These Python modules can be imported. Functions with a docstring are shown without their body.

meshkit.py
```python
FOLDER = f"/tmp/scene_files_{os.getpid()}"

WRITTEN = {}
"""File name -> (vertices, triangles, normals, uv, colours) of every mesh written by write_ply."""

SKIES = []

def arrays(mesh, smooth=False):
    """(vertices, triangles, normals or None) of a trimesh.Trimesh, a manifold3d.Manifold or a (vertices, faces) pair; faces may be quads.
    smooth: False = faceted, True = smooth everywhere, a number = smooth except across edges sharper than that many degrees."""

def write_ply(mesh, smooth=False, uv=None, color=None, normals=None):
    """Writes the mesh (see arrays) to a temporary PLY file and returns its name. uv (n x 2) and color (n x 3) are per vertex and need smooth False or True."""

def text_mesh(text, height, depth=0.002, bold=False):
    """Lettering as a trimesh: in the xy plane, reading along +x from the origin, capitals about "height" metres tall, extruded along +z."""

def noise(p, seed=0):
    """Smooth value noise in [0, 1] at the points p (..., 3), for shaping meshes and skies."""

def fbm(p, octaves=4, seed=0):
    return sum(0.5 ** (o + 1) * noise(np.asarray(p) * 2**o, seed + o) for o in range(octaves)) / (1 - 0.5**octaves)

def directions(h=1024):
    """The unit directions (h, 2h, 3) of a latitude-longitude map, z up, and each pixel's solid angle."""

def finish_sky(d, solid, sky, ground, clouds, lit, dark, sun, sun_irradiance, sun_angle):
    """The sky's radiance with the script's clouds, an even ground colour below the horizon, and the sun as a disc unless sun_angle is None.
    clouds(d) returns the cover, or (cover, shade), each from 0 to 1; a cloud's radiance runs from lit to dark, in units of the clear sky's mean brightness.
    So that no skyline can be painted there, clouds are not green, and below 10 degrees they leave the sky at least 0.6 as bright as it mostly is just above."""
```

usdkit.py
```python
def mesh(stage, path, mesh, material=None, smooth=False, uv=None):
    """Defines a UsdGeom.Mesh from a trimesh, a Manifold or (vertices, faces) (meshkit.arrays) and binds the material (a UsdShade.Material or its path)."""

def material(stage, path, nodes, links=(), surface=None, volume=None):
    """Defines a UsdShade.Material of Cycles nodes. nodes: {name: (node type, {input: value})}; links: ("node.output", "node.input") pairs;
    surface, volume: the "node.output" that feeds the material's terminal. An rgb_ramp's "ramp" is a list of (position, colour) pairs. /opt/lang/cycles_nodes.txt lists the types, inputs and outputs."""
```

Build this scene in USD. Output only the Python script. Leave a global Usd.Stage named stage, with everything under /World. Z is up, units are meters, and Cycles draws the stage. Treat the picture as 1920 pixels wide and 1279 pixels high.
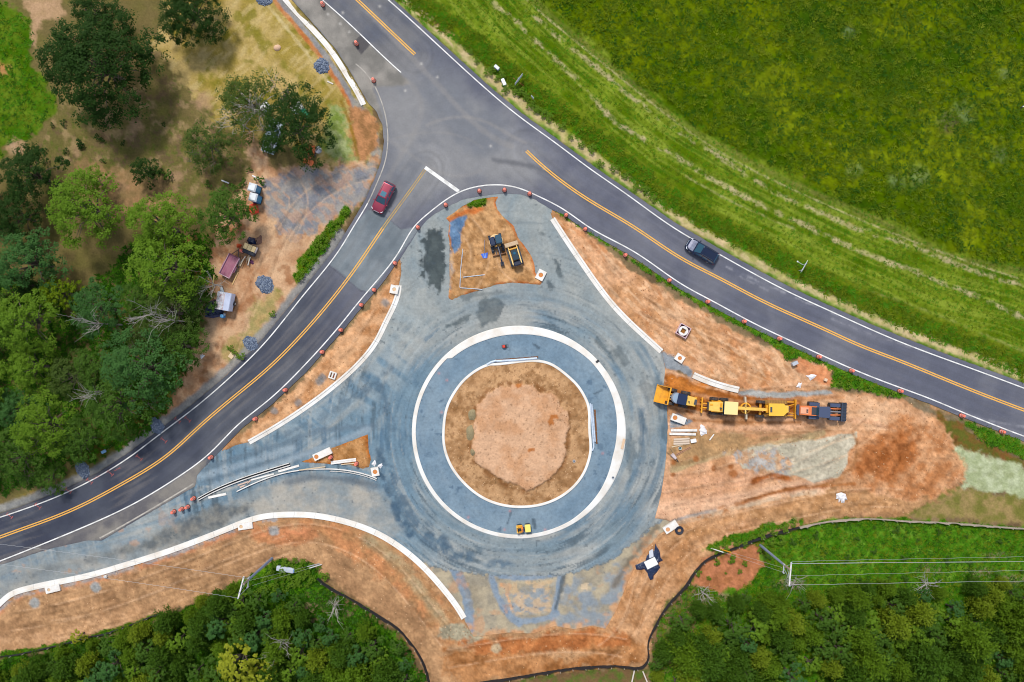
import math, random
import numpy as np, trimesh, shapely, usdkit
from shapely.geometry import Polygon, LineString, Point, box as sbox
from scipy import ndimage
from scipy.spatial import Delaunay
from pxr import Usd, UsdGeom, UsdLux, UsdShade, Gf, Sdf, Vt

stage = Usd.Stage.CreateInMemory()
UsdGeom.SetStageUpAxis(stage, 'Z'); UsdGeom.SetStageMetersPerUnit(stage, 1.0)
UsdGeom.Xform.Define(stage, '/World')
rng = np.random.default_rng(7); random.seed(7)

# ---------------------------------------------------------------- camera, sky, sun, exposure
ALT = 115.0                       # the drone hangs 115 m over the middle of the site and looks straight down
PU = 0.078125                     # one plan unit of the site plan in metres
cam = UsdGeom.Camera.Define(stage, '/World/camera')
cam.AddTranslateOp().Set(Gf.Vec3d(0, 0, ALT))
cam.CreateHorizontalApertureAttr(36.0); cam.CreateVerticalApertureAttr(24.0)
cam.CreateFocalLengthAttr(36.0 * ALT / (1920 * PU))
cam.CreateClippingRangeAttr(Gf.Vec2f(0.5, 5000))
cam.CreateExposureAttr(0.10)
SUN_EL, SUN_AZ = math.radians(57), math.atan2(-0.30, 0.95)
SX, SY, SZ = math.sin(SUN_AZ) * math.cos(SUN_EL), math.cos(SUN_AZ) * math.cos(SUN_EL), math.sin(SUN_EL)
sky = usdkit.material(stage, '/World/Looks/sky_look', {
    's': ('sky_texture', {'sky_type': 'single_scattering', 'sun_disc': False, 'sun_elevation': SUN_EL, 'sun_rotation': SUN_AZ, 'altitude': 100.0, 'aerosol_density': 1.5}),
    'tc': ('texture_coordinate', {}),
    'n': ('noise_texture', {'scale': 2.2, 'detail': 6.0, 'roughness': 0.55}),
    'r': ('rgb_ramp', {'ramp': [(0.0, (0.25,) * 3), (0.40, (0.30,) * 3), (0.62, (0.80,) * 3), (1.0, (0.85,) * 3)]}),
    'm': ('mix', {'mix_type': 'mix', 'color2': (4.6, 4.9, 5.4)}),
    'b': ('background_shader', {'strength': 0.148})},
    [('tc.generated', 'n.vector'), ('n.fac', 'r.fac'), ('r.color', 'm.fac'), ('s.color', 'm.color1'), ('m.color', 'b.color')], surface='b.background')
dome = UsdLux.DomeLight.Define(stage, '/World/sky')
UsdShade.MaterialBindingAPI.Apply(dome.GetPrim()).Bind(sky)
sun = UsdLux.DistantLight.Define(stage, '/World/sun')
sun.CreateIntensityAttr(0.9); sun.CreateAngleAttr(10.0); sun.CreateColorAttr(Gf.Vec3f(1.0, 0.95, 0.87))
sun.CreateNormalizeAttr(True)
zx = Gf.Rotation(Gf.Vec3d(0, 0, 1), Gf.Vec3d(SX, SY, SZ))
sun.AddTransformOp().Set(Gf.Matrix4d().SetRotate(zx))

# ---------------------------------------------------------------- helpers
def P(u, v, z=0.0):
    """plan units -> metres; a height z pulls the point in, so that a thing is laid where the drone saw its top"""
    k = (ALT - z) / ALT
    return np.array([(u - 960) * PU * k, (639.5 - v) * PU * k, z])
def heading(du, dv): return math.atan2(-dv, du)
def lin(c): c = np.asarray(c, float) / 255; return np.where(c < 0.04045, c / 12.92, ((c + 0.055) / 1.055) ** 2.4)
GAIN = 1.38
def C(r, g, b): return lin((r, g, b)) / GAIN
names = {}
def numbered(parent, name):
    k = (parent, name); n = names.get(k, 0); names[k] = n + 1
    return f'{parent}/{name}' if n == 0 else f'{parent}/{name}_{n:03d}'
def tag(prim, label=None, category=None, group=None, kind=None):
    for k, v in (('label', label), ('category', category), ('group', group), ('kind', kind)):
        if v: prim.SetCustomDataByKey(k, v)
    return prim
def thing(name, label, cat, loc=(0, 0, 0), rot=0.0, group=None, kind=None):
    x = UsdGeom.Xform.Define(stage, numbered('/World', name))
    x.AddTranslateOp().Set(Gf.Vec3d(*map(float, loc))); x.AddRotateZOp().Set(math.degrees(rot))
    return tag(x.GetPrim(), label, cat, group, kind)
def dup(root, loc, rot=0.0, scale=None, label=None, group=None):
    base = root.GetName().rstrip('0123456789').rstrip('_')
    x = UsdGeom.Xform.Define(stage, numbered('/World', base))
    p = x.GetPrim(); p.GetReferences().AddInternalReference(root.GetPath()); p.SetInstanceable(True)
    x.ClearXformOpOrder()
    x.AddTranslateOp().Set(Gf.Vec3d(*map(float, loc))); x.AddRotateZOp().Set(math.degrees(rot))
    if scale is not None: x.AddScaleOp().Set(Gf.Vec3f(*scale))
    d = root.GetCustomData()
    return tag(p, label or d.get('label'), d.get('category'), group or d.get('group'))
class MB:
    """collects boxes, tubes, lofts; build() makes them one mesh of the scene"""
    def __init__(s): s.v, s.f, s.n = [], [], 0
    def raw(s, v, f):
        v = np.asarray(v, float); f = np.asarray(f, int)
        if f.ndim == 2 and f.shape[1] == 4: f = np.vstack([f[:, [0, 1, 2]], f[:, [0, 2, 3]]])
        s.v.append(v); s.f.append(f + s.n); s.n += len(v); return s
    def tm(s, m): return s.raw(m.vertices, m.faces)
    def bx(s, c, d, rot=0.0, bev=0.0, tilt=0.0):
        dx, dy, dz = np.array(d, float) / 2
        if bev > 0:
            b = min(bev, dx * .9, dy * .9, dz * .9)
            P8 = [(sx, sy, sz) for sx in (-1, 1) for sy in (-1, 1) for sz in (-1, 1)]
            pts = []
            for sx, sy, sz in P8:
                pts += [(sx * dx, sy * (dy - b), sz * (dz - b)), (sx * (dx - b), sy * dy, sz * (dz - b)), (sx * (dx - b), sy * (dy - b), sz * dz)]
            m = trimesh.convex.convex_hull(np.array(pts)); v, f = np.array(m.vertices), np.array(m.faces)
        else:
            v = np.array([(x, y, z) for x in (-dx, dx) for y in (-dy, dy) for z in (-dz, dz)])
            f = np.array([[0, 1, 3], [0, 3, 2], [4, 6, 7], [4, 7, 5], [0, 4, 5], [0, 5, 1], [2, 3, 7], [2, 7, 6], [0, 2, 6], [0, 6, 4], [1, 5, 7], [1, 7, 3]])
        if tilt: ct, st = math.cos(tilt), math.sin(tilt); v = v @ np.array([[ct, 0, st], [0, 1, 0], [-st, 0, ct]]).T
        if rot: cr, sr = math.cos(rot), math.sin(rot); v = v @ np.array([[cr, -sr, 0], [sr, cr, 0], [0, 0, 1]]).T
        return s.raw(v + np.array(c, float), f)
    def hull(s, pts):
        m = trimesh.convex.convex_hull(np.asarray(pts, float)); return s.tm(m)
    def cyl(s, a, b, r0, r1=None, n=12, caps=True):
        a, b = np.array(a, float), np.array(b, float); r1 = r0 if r1 is None else r1
        w = b - a; w = w / np.linalg.norm(w); u = np.cross(w, [0, 0, 1] if abs(w[2]) < .9 else [1, 0, 0]); u /= np.linalg.norm(u); t = np.cross(w, u)
        an = np.arange(n) * 2 * math.pi / n; ring = np.cos(an)[:, None] * u + np.sin(an)[:, None] * t
        v = np.vstack([a + ring * r0, b + ring * r1, [a], [b]]); i = np.arange(n); j = (i + 1) % n
        f = [np.stack([i, j, j + n], 1), np.stack([i, j + n, i + n], 1)]
        if caps: f += [np.stack([j, i, np.full(n, 2 * n)], 1), np.stack([i + n, j + n, np.full(n, 2 * n + 1)], 1)]
        return s.raw(v, np.vstack(f))
    def tube(s, pts, r, n=6):
        pts = np.asarray(pts, float); rr = np.broadcast_to(r, (len(pts),))
        t = np.gradient(pts, axis=0); t /= np.linalg.norm(t, axis=1, keepdims=True) + 1e-9
        u = np.cross(t, np.where(np.abs(t[:, 2:]) < .9, [0, 0, 1.], [1., 0, 0])); u /= np.linalg.norm(u, axis=1, keepdims=True) + 1e-9
        w = np.cross(t, u); an = np.arange(n) * 2 * math.pi / n
        v = (pts[:, None] + rr[:, None, None] * (np.cos(an)[None, :, None] * u[:, None] + np.sin(an)[None, :, None] * w[:, None])).reshape(-1, 3)
        i, j = np.meshgrid(np.arange(len(pts) - 1), np.arange(n), indexing='ij')
        q = np.stack([i * n + j, i * n + (j + 1) % n, (i + 1) * n + (j + 1) % n, (i + 1) * n + j], -1).reshape(-1, 4)[:, ::-1]
        return s.raw(v, q)
    def lathe(s, prof, n=20, axis='z', c=(0, 0, 0)):
        prof = np.array(prof, float); an = np.arange(n) * 2 * math.pi / n
        v = np.stack([prof[:, None, 0] * np.cos(an), prof[:, None, 0] * np.sin(an), np.broadcast_to(prof[:, None, 1], (len(prof), n))], -1).reshape(-1, 3)
        if axis == 'y': v = v[:, [0, 2, 1]] * np.array([1, 1, -1])
        i, j = np.meshgrid(np.arange(len(prof) - 1), np.arange(n), indexing='ij')
        q = np.stack([i * n + j, i * n + (j + 1) % n, (i + 1) * n + (j + 1) % n, (i + 1) * n + j], -1).reshape(-1, 4)
        return s.raw(v + np.array(c, float), q)
    def loft(s, secs):
        secs = [np.asarray(x, float) for x in secs]; n = len(secs[0]); m = len(secs)
        v = np.vstack(secs + [[secs[0].mean(0)], [secs[-1].mean(0)]])
        i, j = np.meshgrid(np.arange(m - 1), np.arange(n), indexing='ij')
        q = np.stack([i * n + j, i * n + (j + 1) % n, (i + 1) * n + (j + 1) % n, (i + 1) * n + j], -1).reshape(-1, 4)
        f = np.vstack([q[:, [0, 1, 2]], q[:, [0, 2, 3]]]); k = np.arange(n); l = (k + 1) % n
        f = np.vstack([f, np.stack([l, k, np.full(n, m * n)], 1), np.stack([k + (m - 1) * n, l + (m - 1) * n, np.full(n, m * n + 1)], 1)])
        return s.raw(v, f)
    def prism(s, poly, z0, z1):
        p = poly if isinstance(poly, Polygon) else Polygon(poly)
        m = trimesh.creation.extrude_polygon(p, z1 - z0); m.apply_translation([0, 0, z0]); return s.tm(m)
    def build(s, name, mat, parent=None, smooth=False, col=None, **tags):
        par = '/World' if parent is None else str(parent.GetPath())
        m = usdkit.mesh(stage, numbered(par, name), (np.vstack(s.v), np.vstack(s.f)), mat, smooth=smooth)
        if col is not None: set_col(m, col)
        return tag(m.GetPrim(), **tags)
def set_col(m, col):
    UsdGeom.PrimvarsAPI(m).CreatePrimvar('col', Sdf.ValueTypeNames.Color3fArray, 'vertex').Set(Vt.Vec3fArray.FromNumpy(np.clip(col, 0, 1).astype(np.float32)))

# ---- noise
_tab = np.random.default_rng(3).random((16, 256, 256)).astype(np.float32)
def vnoise(x, y, seed=0):
    t = _tab[seed % 16]; x = np.asarray(x, float) + seed * 17.31; y = np.asarray(y, float) + seed * 9.77
    xi = np.floor(x).astype(int); yi = np.floor(y).astype(int); fx = x - xi; fy = y - yi
    fx = fx * fx * (3 - 2 * fx); fy = fy * fy * (3 - 2 * fy)
    a, b, c, d = t[yi & 255, xi & 255], t[yi & 255, (xi + 1) & 255], t[(yi + 1) & 255, xi & 255], t[(yi + 1) & 255, (xi + 1) & 255]
    return (a * (1 - fx) + b * fx) * (1 - fy) + (c * (1 - fx) + d * fx) * fy
def fbm(x, y, seed=0, oct=4, gain=0.5):
    s = 0; a = 1; t = 0
    for o in range(oct): s = s + a * vnoise(x * 2 ** o, y * 2 ** o, seed + o); t += a; a *= gain
    return s / t
def ss(a, b, x): t = np.clip((x - a) / (b - a), 0, 1); return t * t * (3 - 2 * t)
def mixc(a, b, t): return a + (b - a) * np.asarray(t)[..., None]

# ---- materials
MAT = {}
def mat(name, color, rough=0.6, metal=0.0, var=0.0, vscale=3.0, bump=0.0, bscale=20.0, coat=0.0, spec=0.5, dirt=None, dirtamt=0.0, dirtscale=1.2):
    if name in MAT: return MAT[name]
    n = {'p': ('principled_bsdf', {'roughness': rough, 'metallic': metal, 'coat_weight': coat, 'specular_ior_level': spec, 'base_color': tuple(color)})}; L = []
    if var or dirt is not None or bump: n['tc'] = ('texture_coordinate', {})
    src = None
    if var:
        n['n'] = ('noise_texture', {'scale': vscale, 'detail': 5.0, 'roughness': 0.6})
        c = np.array(color)
        n['r'] = ('rgb_ramp', {'ramp': [(0.25, tuple(c * (1 - var))), (0.75, tuple(np.minimum(c * (1 + var), 1)))]})
        L += [('tc.object', 'n.vector'), ('n.fac', 'r.fac')]; src = 'r.color'
    if dirt is not None:
        n['dn'] = ('noise_texture', {'scale': dirtscale, 'detail': 7.0, 'roughness': 0.65})
        n['dr'] = ('rgb_ramp', {'ramp': [(0.42, (0, 0, 0)), (0.68, (dirtamt,) * 3)]})
        n['dm'] = ('mix', {'mix_type': 'mix', 'color1': tuple(color), 'color2': tuple(dirt)})
        L += [('tc.object', 'dn.vector'), ('dn.fac', 'dr.fac'), ('dr.color', 'dm.fac')]
        if src: L.append((src, 'dm.color1'))
        src = 'dm.color'
    if src: L.append((src, 'p.base_color'))
    if bump:
        n['bn'] = ('noise_texture', {'scale': bscale, 'detail': 4.0}); n['bp'] = ('bump', {'strength': bump, 'distance': 0.05})
        L += [('tc.object', 'bn.vector'), ('bn.fac', 'bp.height'), ('bp.normal', 'p.normal')]
    MAT[name] = usdkit.material(stage, f'/World/Looks/{name}', n, L, surface='p.BSDF'); return MAT[name]
def colmat(name, rough=0.9, fine=4.0, amp=0.22, fine2=0.7, amp2=0.15, bump=0.4, bscale=6.0, spec=0.3):
    """colour from the mesh's own 'col', broken up by two noises"""
    n = {'a': ('attribute', {'attribute': 'col'}), 'g': ('geometry', {}),
         'n1': ('noise_texture', {'scale': fine, 'detail': 4.0, 'roughness': 0.65}), 'n2': ('noise_texture', {'scale': fine2, 'detail': 3.0, 'roughness': 0.6}),
         'r1': ('rgb_ramp', {'ramp': [(0.28, (1 - amp,) * 3), (0.72, (1 + amp,) * 3)]}), 'r2': ('rgb_ramp', {'ramp': [(0.3, (1 - amp2,) * 3), (0.7, (1 + amp2,) * 3)]}),
         'm1': ('mix', {'mix_type': 'multiply', 'fac': 1.0}), 'm2': ('mix', {'mix_type': 'multiply', 'fac': 1.0}),
         'p': ('principled_bsdf', {'roughness': rough, 'specular_ior_level': spec})}
    L = [('g.position', 'n1.vector'), ('g.position', 'n2.vector'), ('n1.fac', 'r1.fac'), ('n2.fac', 'r2.fac'), ('a.color', 'm1.color1'), ('r1.color', 'm1.color2'), ('m1.color', 'm2.color1'), ('r2.color', 'm2.color2'), ('m2.color', 'p.base_color')]
    if bump:
        n['bn'] = ('noise_texture', {'scale': bscale, 'detail': 6.0, 'roughness': 0.7}); n['bp'] = ('bump', {'strength': bump, 'distance': 0.12})
        L += [('g.position', 'bn.vector'), ('bn.fac', 'bp.height'), ('bp.normal', 'p.normal')]
    return usdkit.material(stage, f'/World/Looks/{name}', n, L, surface='p.BSDF')
# ================================================================ THE GROUND PLAN (plan units)
def spl(pts, step=5.0):
    pts = np.array(pts, float)
    from scipy.interpolate import CubicSpline, PchipInterpolator
    d = np.r_[0, np.cumsum(np.hypot(*np.diff(pts, axis=0).T))]
    k = CubicSpline(d, pts) if len(pts) > 2 else None
    t = np.linspace(0, d[-1], max(2, int(d[-1] / step) + 1))
    return k(t) if k else np.stack([np.interp(t, d, pts[:, 0]), np.interp(t, d, pts[:, 1])], 1)
def offs(line, d):
    t = np.gradient(np.asarray(line), axis=0); t /= np.linalg.norm(t, axis=1, keepdims=True)
    return line + np.stack([-t[:, 1], t[:, 0]], 1) * np.asarray(d).reshape(-1, 1) if np.ndim(d) else line + np.stack([-t[:, 1], t[:, 0]], 1) * d
def dline(line, u, v):
    """distance to a polyline"""
    line = np.asarray(line, np.float32); best = np.full(np.shape(u), 1e9, np.float32)
    for (ax, ay), (bx_, by_) in zip(line[:-1], line[1:]):
        dx, dy = bx_ - ax, by_ - ay; L = dx * dx + dy * dy + 1e-9
        t = np.clip(((u - ax) * dx + (v - ay) * dy) / L, 0, 1)
        best = np.minimum(best, (u - ax - t * dx) ** 2 + (v - ay - t * dy) ** 2)
    return np.sqrt(best)
def sdist(poly, u, v, pad=40):
    """signed distance to a polygon, positive inside; far outside just -pad"""
    poly = np.asarray(poly, np.float32); u = np.asarray(u, np.float32); v = np.asarray(v, np.float32)
    out = np.full(u.shape, -float(pad), np.float32)
    k = (u > poly[:, 0].min() - pad) & (u < poly[:, 0].max() + pad) & (v > poly[:, 1].min() - pad) & (v < poly[:, 1].max() + pad)
    if not k.any(): return out
    a, b = u[k], v[k]; ins = np.zeros(a.shape, bool); q = np.vstack([poly, poly[:1]])
    for (x0, y0), (x1, y1) in zip(q[:-1], q[1:]):
        if y0 != y1: ins ^= ((y0 > b) != (y1 > b)) & (a < (x1 - x0) * (b - y0) / (y1 - y0) + x0)
    d = dline(q, a, b); out[k] = np.where(ins, d, -np.minimum(d, pad)); return out
def pm(poly, u, v, edge=4.0, rag=5.0, rs=13.0, seed=1):
    s = sdist(poly, u, v)
    k = s > -edge - rag * 2
    m = np.zeros(u.shape, np.float32)
    m[k] = ss(-edge, edge, s[k] + rag * 2 * (fbm(u[k] / rs, v[k] / rs, seed, 4, 0.6) - 0.5) * 2)
    return m
def lm(line, u, v, hw, edge=3.0, rag=2.0, rs=10.0, seed=2):
    line = np.asarray(line, float); m = np.zeros(u.shape, np.float32); p = hw + edge + rag * 2
    k = (u > line[:, 0].min() - p) & (u < line[:, 0].max() + p) & (v > line[:, 1].min() - p) & (v < line[:, 1].max() + p)
    a, b = u[k], v[k]; d = dline(line, a, b)
    m[k] = 1 - ss(hw - edge, hw + edge, d + rag * 2 * (fbm(a / rs, b / rs, seed, 4) - 0.5)); return m
def two(c0, c1, u, v, sc, seed, lo=0.3, hi=0.7, oct=4, gain=0.55):
    return mixc(C(*c0), C(*c1), ss(lo, hi, fbm(u / sc, v / sc, seed, oct, gain)))

# ---- lines of the site
NE_EDGE = spl([(655, -60), (728, 0), (827, 90), (907, 163), (973, 218), (1040, 267), (1107, 317), (1173, 363), (1260, 425), (1347, 476), (1413, 513), (1480, 548), (1547, 579), (1613, 609), (1680, 638), (1747, 664), (1813, 688), (1920, 728), (2140, 812)])
Y_NW = spl([(615, -50), (670, 0), (724, 51), (778, 102)])
Y_SE = spl([(987, 283), (1040, 330), (1107, 377), (1187, 425), (1280, 486), (1347, 521), (1413, 556), (1480, 588), (1547, 618), (1613, 648), (1680, 674), (1747, 701), (1813, 728), (1920, 769), (2140, 852)])
Y_SW = spl([(797, 318), (760, 370), (720, 425), (680, 484), (640, 539), (567, 626), (500, 693), (433, 749), (367, 806), (317, 851), (233, 905), (133, 957), (33, 995), (0, 1007), (-220, 1085)])
W_TOP = spl([(560, -50), (605, 0), (640, 31), (696, 84), (752, 136)])
W_CURVE = spl([(667, 120), (700, 157), (715, 190), (725, 230), (727, 267), (722, 303), (707, 343), (690, 380), (663, 425), (640, 463), (567, 556), (500, 639), (433, 706), (367, 763), (300, 814), (250, 852), (187, 892), (117, 927), (33, 959), (0, 970), (-220, 1047)])
W_SOUTH = spl([(-220, 1128), (0, 1052), (83, 1019), (167, 984), (250, 945), (333, 895), (393, 850), (447, 796), (500, 753), (567, 689), (640, 607), (673, 566), (707, 526), (750, 469), (777, 425), (807, 397), (833, 377), (867, 358), (907, 348), (940, 347), (973, 353), (1007, 367), (1057, 393), (1103, 425), (1187, 471), (1280, 534), (1333, 563), (1413, 606), (1480, 638), (1547, 669), (1613, 698), (1680, 724), (1747, 749), (1800, 771), (1920, 818), (2140, 900)])
OLD_LINE = spl([(363, 907), (300, 945), (240, 980), (187, 1009)])
K_NW = spl([(505, -40), (533, -3), (582, 51), (621, 96), (649, 139), (668, 170), (682, 197)])
K_NE = spl([(1036, 410), (1066, 456), (1100, 506), (1153, 576), (1207, 629), (1240, 659)])
K_W = spl([(748, 535), (740, 570), (725, 601), (705, 641), (686, 667), (640, 712), (567, 768), (467, 829)])
K_SW = spl([(-60, 1190), (-20, 1150), (0, 1132), (20, 1115), (50, 1104), (100, 1093), (167, 1079), (233, 1060), (300, 1039), (367, 1015), (433, 989), (483, 971), (533, 965), (583, 966), (640, 976), (673, 986), (707, 1000), (750, 1026), (790, 1059), (827, 1099), (853, 1132), (870, 1159)])
K_E = spl([(1300, 703), (1340, 719), (1385, 731)])
ASPHALT = [(505, -44), (545, -3), (592, 50), (630, 93), (658, 137), (676, 168), (690, 193), (705, 208), (717, 235), (720, 267), (715, 303), (700, 341), (683, 378), (656, 423), (633, 460), (560, 553), (493, 635), (427, 702), (361, 758), (294, 809), (245, 846), (184, 886), (114, 921), (30, 953), (-3, 964), (-220, 1041),
           (-220, 1136), (0, 1060), (85, 1031), (165, 1013), (190, 1014), (366, 912), (370, 890), (402, 857), (455, 802), (508, 760), (575, 697), (648, 614), (682, 572), (716, 532), (757, 475), (784, 432), (800, 413), (812, 403), (838, 388), (868, 374), (905, 367), (940, 363), (975, 364), (1005, 375), (1030, 391), (1055, 402), (1099, 433), (1183, 480), (1276, 543), (1330, 573), (1410, 615), (1477, 647), (1544, 678), (1610, 707), (1677, 733), (1745, 758), (1798, 780), (1920, 828), (2140, 910),
           (2140, 804), (1922, 719), (1816, 680), (1750, 655), (1684, 629), (1617, 601), (1551, 571), (1485, 540), (1418, 505), (1352, 468), (1265, 417), (1178, 357), (1112, 311), (1045, 261), (978, 212), (912, 157), (832, 84), (734, -4), (660, -70)]
N_ISLE = [(848, 400), (867, 386), (890, 374), (914, 370), (936, 367), (930, 380), (933, 392), (944, 406), (964, 423), (970, 442), (983, 459), (997, 479), (1003, 495), (1004, 511), (1019, 526), (1014, 535), (984, 533), (956, 531), (929, 535), (908, 542), (883, 550), (862, 556), (847, 564), (840, 559), (842, 526), (842, 464), (839, 437), (842, 417), (835, 409)]
W_WEDGE = [(691, 813), (692, 845), (697, 862), (692, 876), (681, 880), (655, 872), (620, 871), (585, 869), (560, 868), (583, 858), (625, 838), (660, 825)]
BASE = [(812, 403), (838, 388), (868, 374), (905, 367), (940, 363), (975, 364), (1005, 375), (1030, 392)] + [tuple(p) for p in K_NE[::3]] + [(1240, 659), (1247, 690), (1244, 725), (1250, 760), (1252, 800), (1249, 860), (1240, 925), (1228, 972), (1250, 975), (1262, 983), (1235, 1003), (1200, 1045), (1178, 1090), (1155, 1145), (1135, 1179), (1110, 1173), (1080, 1180), (1040, 1174), (1000, 1188), (960, 1186), (920, 1190), (888, 1194), (872, 1165)] + [tuple(p) for p in K_SW[::-3]] + \
       [(-220, 1300), (-220, 1130), (0, 1056), (85, 1028), (165, 1010), (190, 1010), (366, 908), (368, 888), (400, 856), (440, 836), (467, 829)] + [tuple(p) for p in K_W[::-3]] + [(748, 535), (752, 515), (752, 498), (757, 475), (784, 432), (800, 413)]
ISLE_KERB = spl([(920, 683), (965, 679), (1010, 677), (1033, 683), (1052, 695), (1070, 710), (1085, 726), (1095, 742), (1102, 758), (1105, 805), (1107, 845), (1104, 861), (1093, 889), (1064, 922), (1027, 942), (980, 950), (940, 946), (904, 932), (870, 905), (847, 875), (837, 852), (832, 828), (832, 803), (840, 759), (852, 736), (867, 716), (885, 700), (903, 689), (920, 683)], 4)[:-1]
def ring(theta):
    t = np.degrees(np.asarray(theta)) % 360           # 0 = east, 90 = north
    w = np.interp(t, [0, 20, 45, 70, 90, 110, 132, 134, 180, 270, 300, 325, 345, 360], [17, 13, 11, 14, 16, 16, 13, 7.5, 7.5, 7.5, 8, 13, 19, 17])
    return w
TH = np.linspace(0, 2 * math.pi, 181)[:-1]
R_OUT = np.stack([972.8 + 200.5 * np.cos(TH), 810.3 - 199.5 * np.sin(TH)], 1)
w_ = ring(TH)
R_IN = np.stack([972.8 + (200.5 - w_) * np.cos(TH), 810.3 - (199.5 - w_) * np.sin(TH)], 1)

def ragged(poly, amp, sc=9.0, seed=5, step=2.0):
    q = np.vstack([poly, poly[:1]]).astype(float); o = []
    for a, b in zip(q[:-1], q[1:]):
        n = max(1, int(np.hypot(*(b - a)) / step)); o.append(a + (b - a) * (np.arange(n) / n)[:, None])
    o = np.vstack(o)
    if amp: o = o + amp * 2 * np.stack([fbm(o[:, 0] / sc, o[:, 1] / sc, seed, 4) - .5, fbm(o[:, 0] / sc, o[:, 1] / sc, seed + 5, 4) - .5], 1)
    return Polygon(o).buffer(0)
def sheet(name, poly, zfun, cfun, material, step=2.5, parent=None, **tags):
    """a pavement or soil sheet: the outline and a lattice of points inside, triangulated"""
    polys = list(poly.geoms) if hasattr(poly, 'geoms') else [poly]
    b = []
    for p in polys:
        for r in (p.exterior, *p.interiors):
            L = r.length; n = max(6, int(L / step)); b.append(np.array([r.interpolate(i * L / n).coords[0] for i in range(n)]))
    x0, y0, x1, y1 = poly.bounds
    g = np.stack(np.meshgrid(np.arange(x0, x1, step), np.arange(y0, y1, step)), -1).reshape(-1, 2) + rng.uniform(-.3, .3, (1, 2))
    inner = poly.buffer(-step * .6); shapely.prepare(inner); g = g[shapely.contains_xy(inner, g[:, 0], g[:, 1])]
    pts = np.vstack(b + [g]); tri = Delaunay(pts).simplices
    cen = pts[tri].mean(1); pb = poly.buffer(0.05); shapely.prepare(pb); tri = tri[shapely.contains_xy(pb, cen[:, 0], cen[:, 1])]
    u, v = pts[:, 0], pts[:, 1]
    X = np.stack([(u - 960) * PU, (639.5 - v) * PU, zfun(u, v)], 1)
    a, bb, c = X[tri[:, 0]], X[tri[:, 1]], X[tri[:, 2]]
    flip = np.cross(bb - a, c - a)[:, 2] < 0; tri[flip] = tri[flip][:, ::-1]
    m = usdkit.mesh(stage, numbered('/World' if parent is None else str(parent.GetPath()), name), (X, tri), material, smooth=True)
    set_col(m, cfun(u, v)); return tag(m.GetPrim(), **tags)

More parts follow.
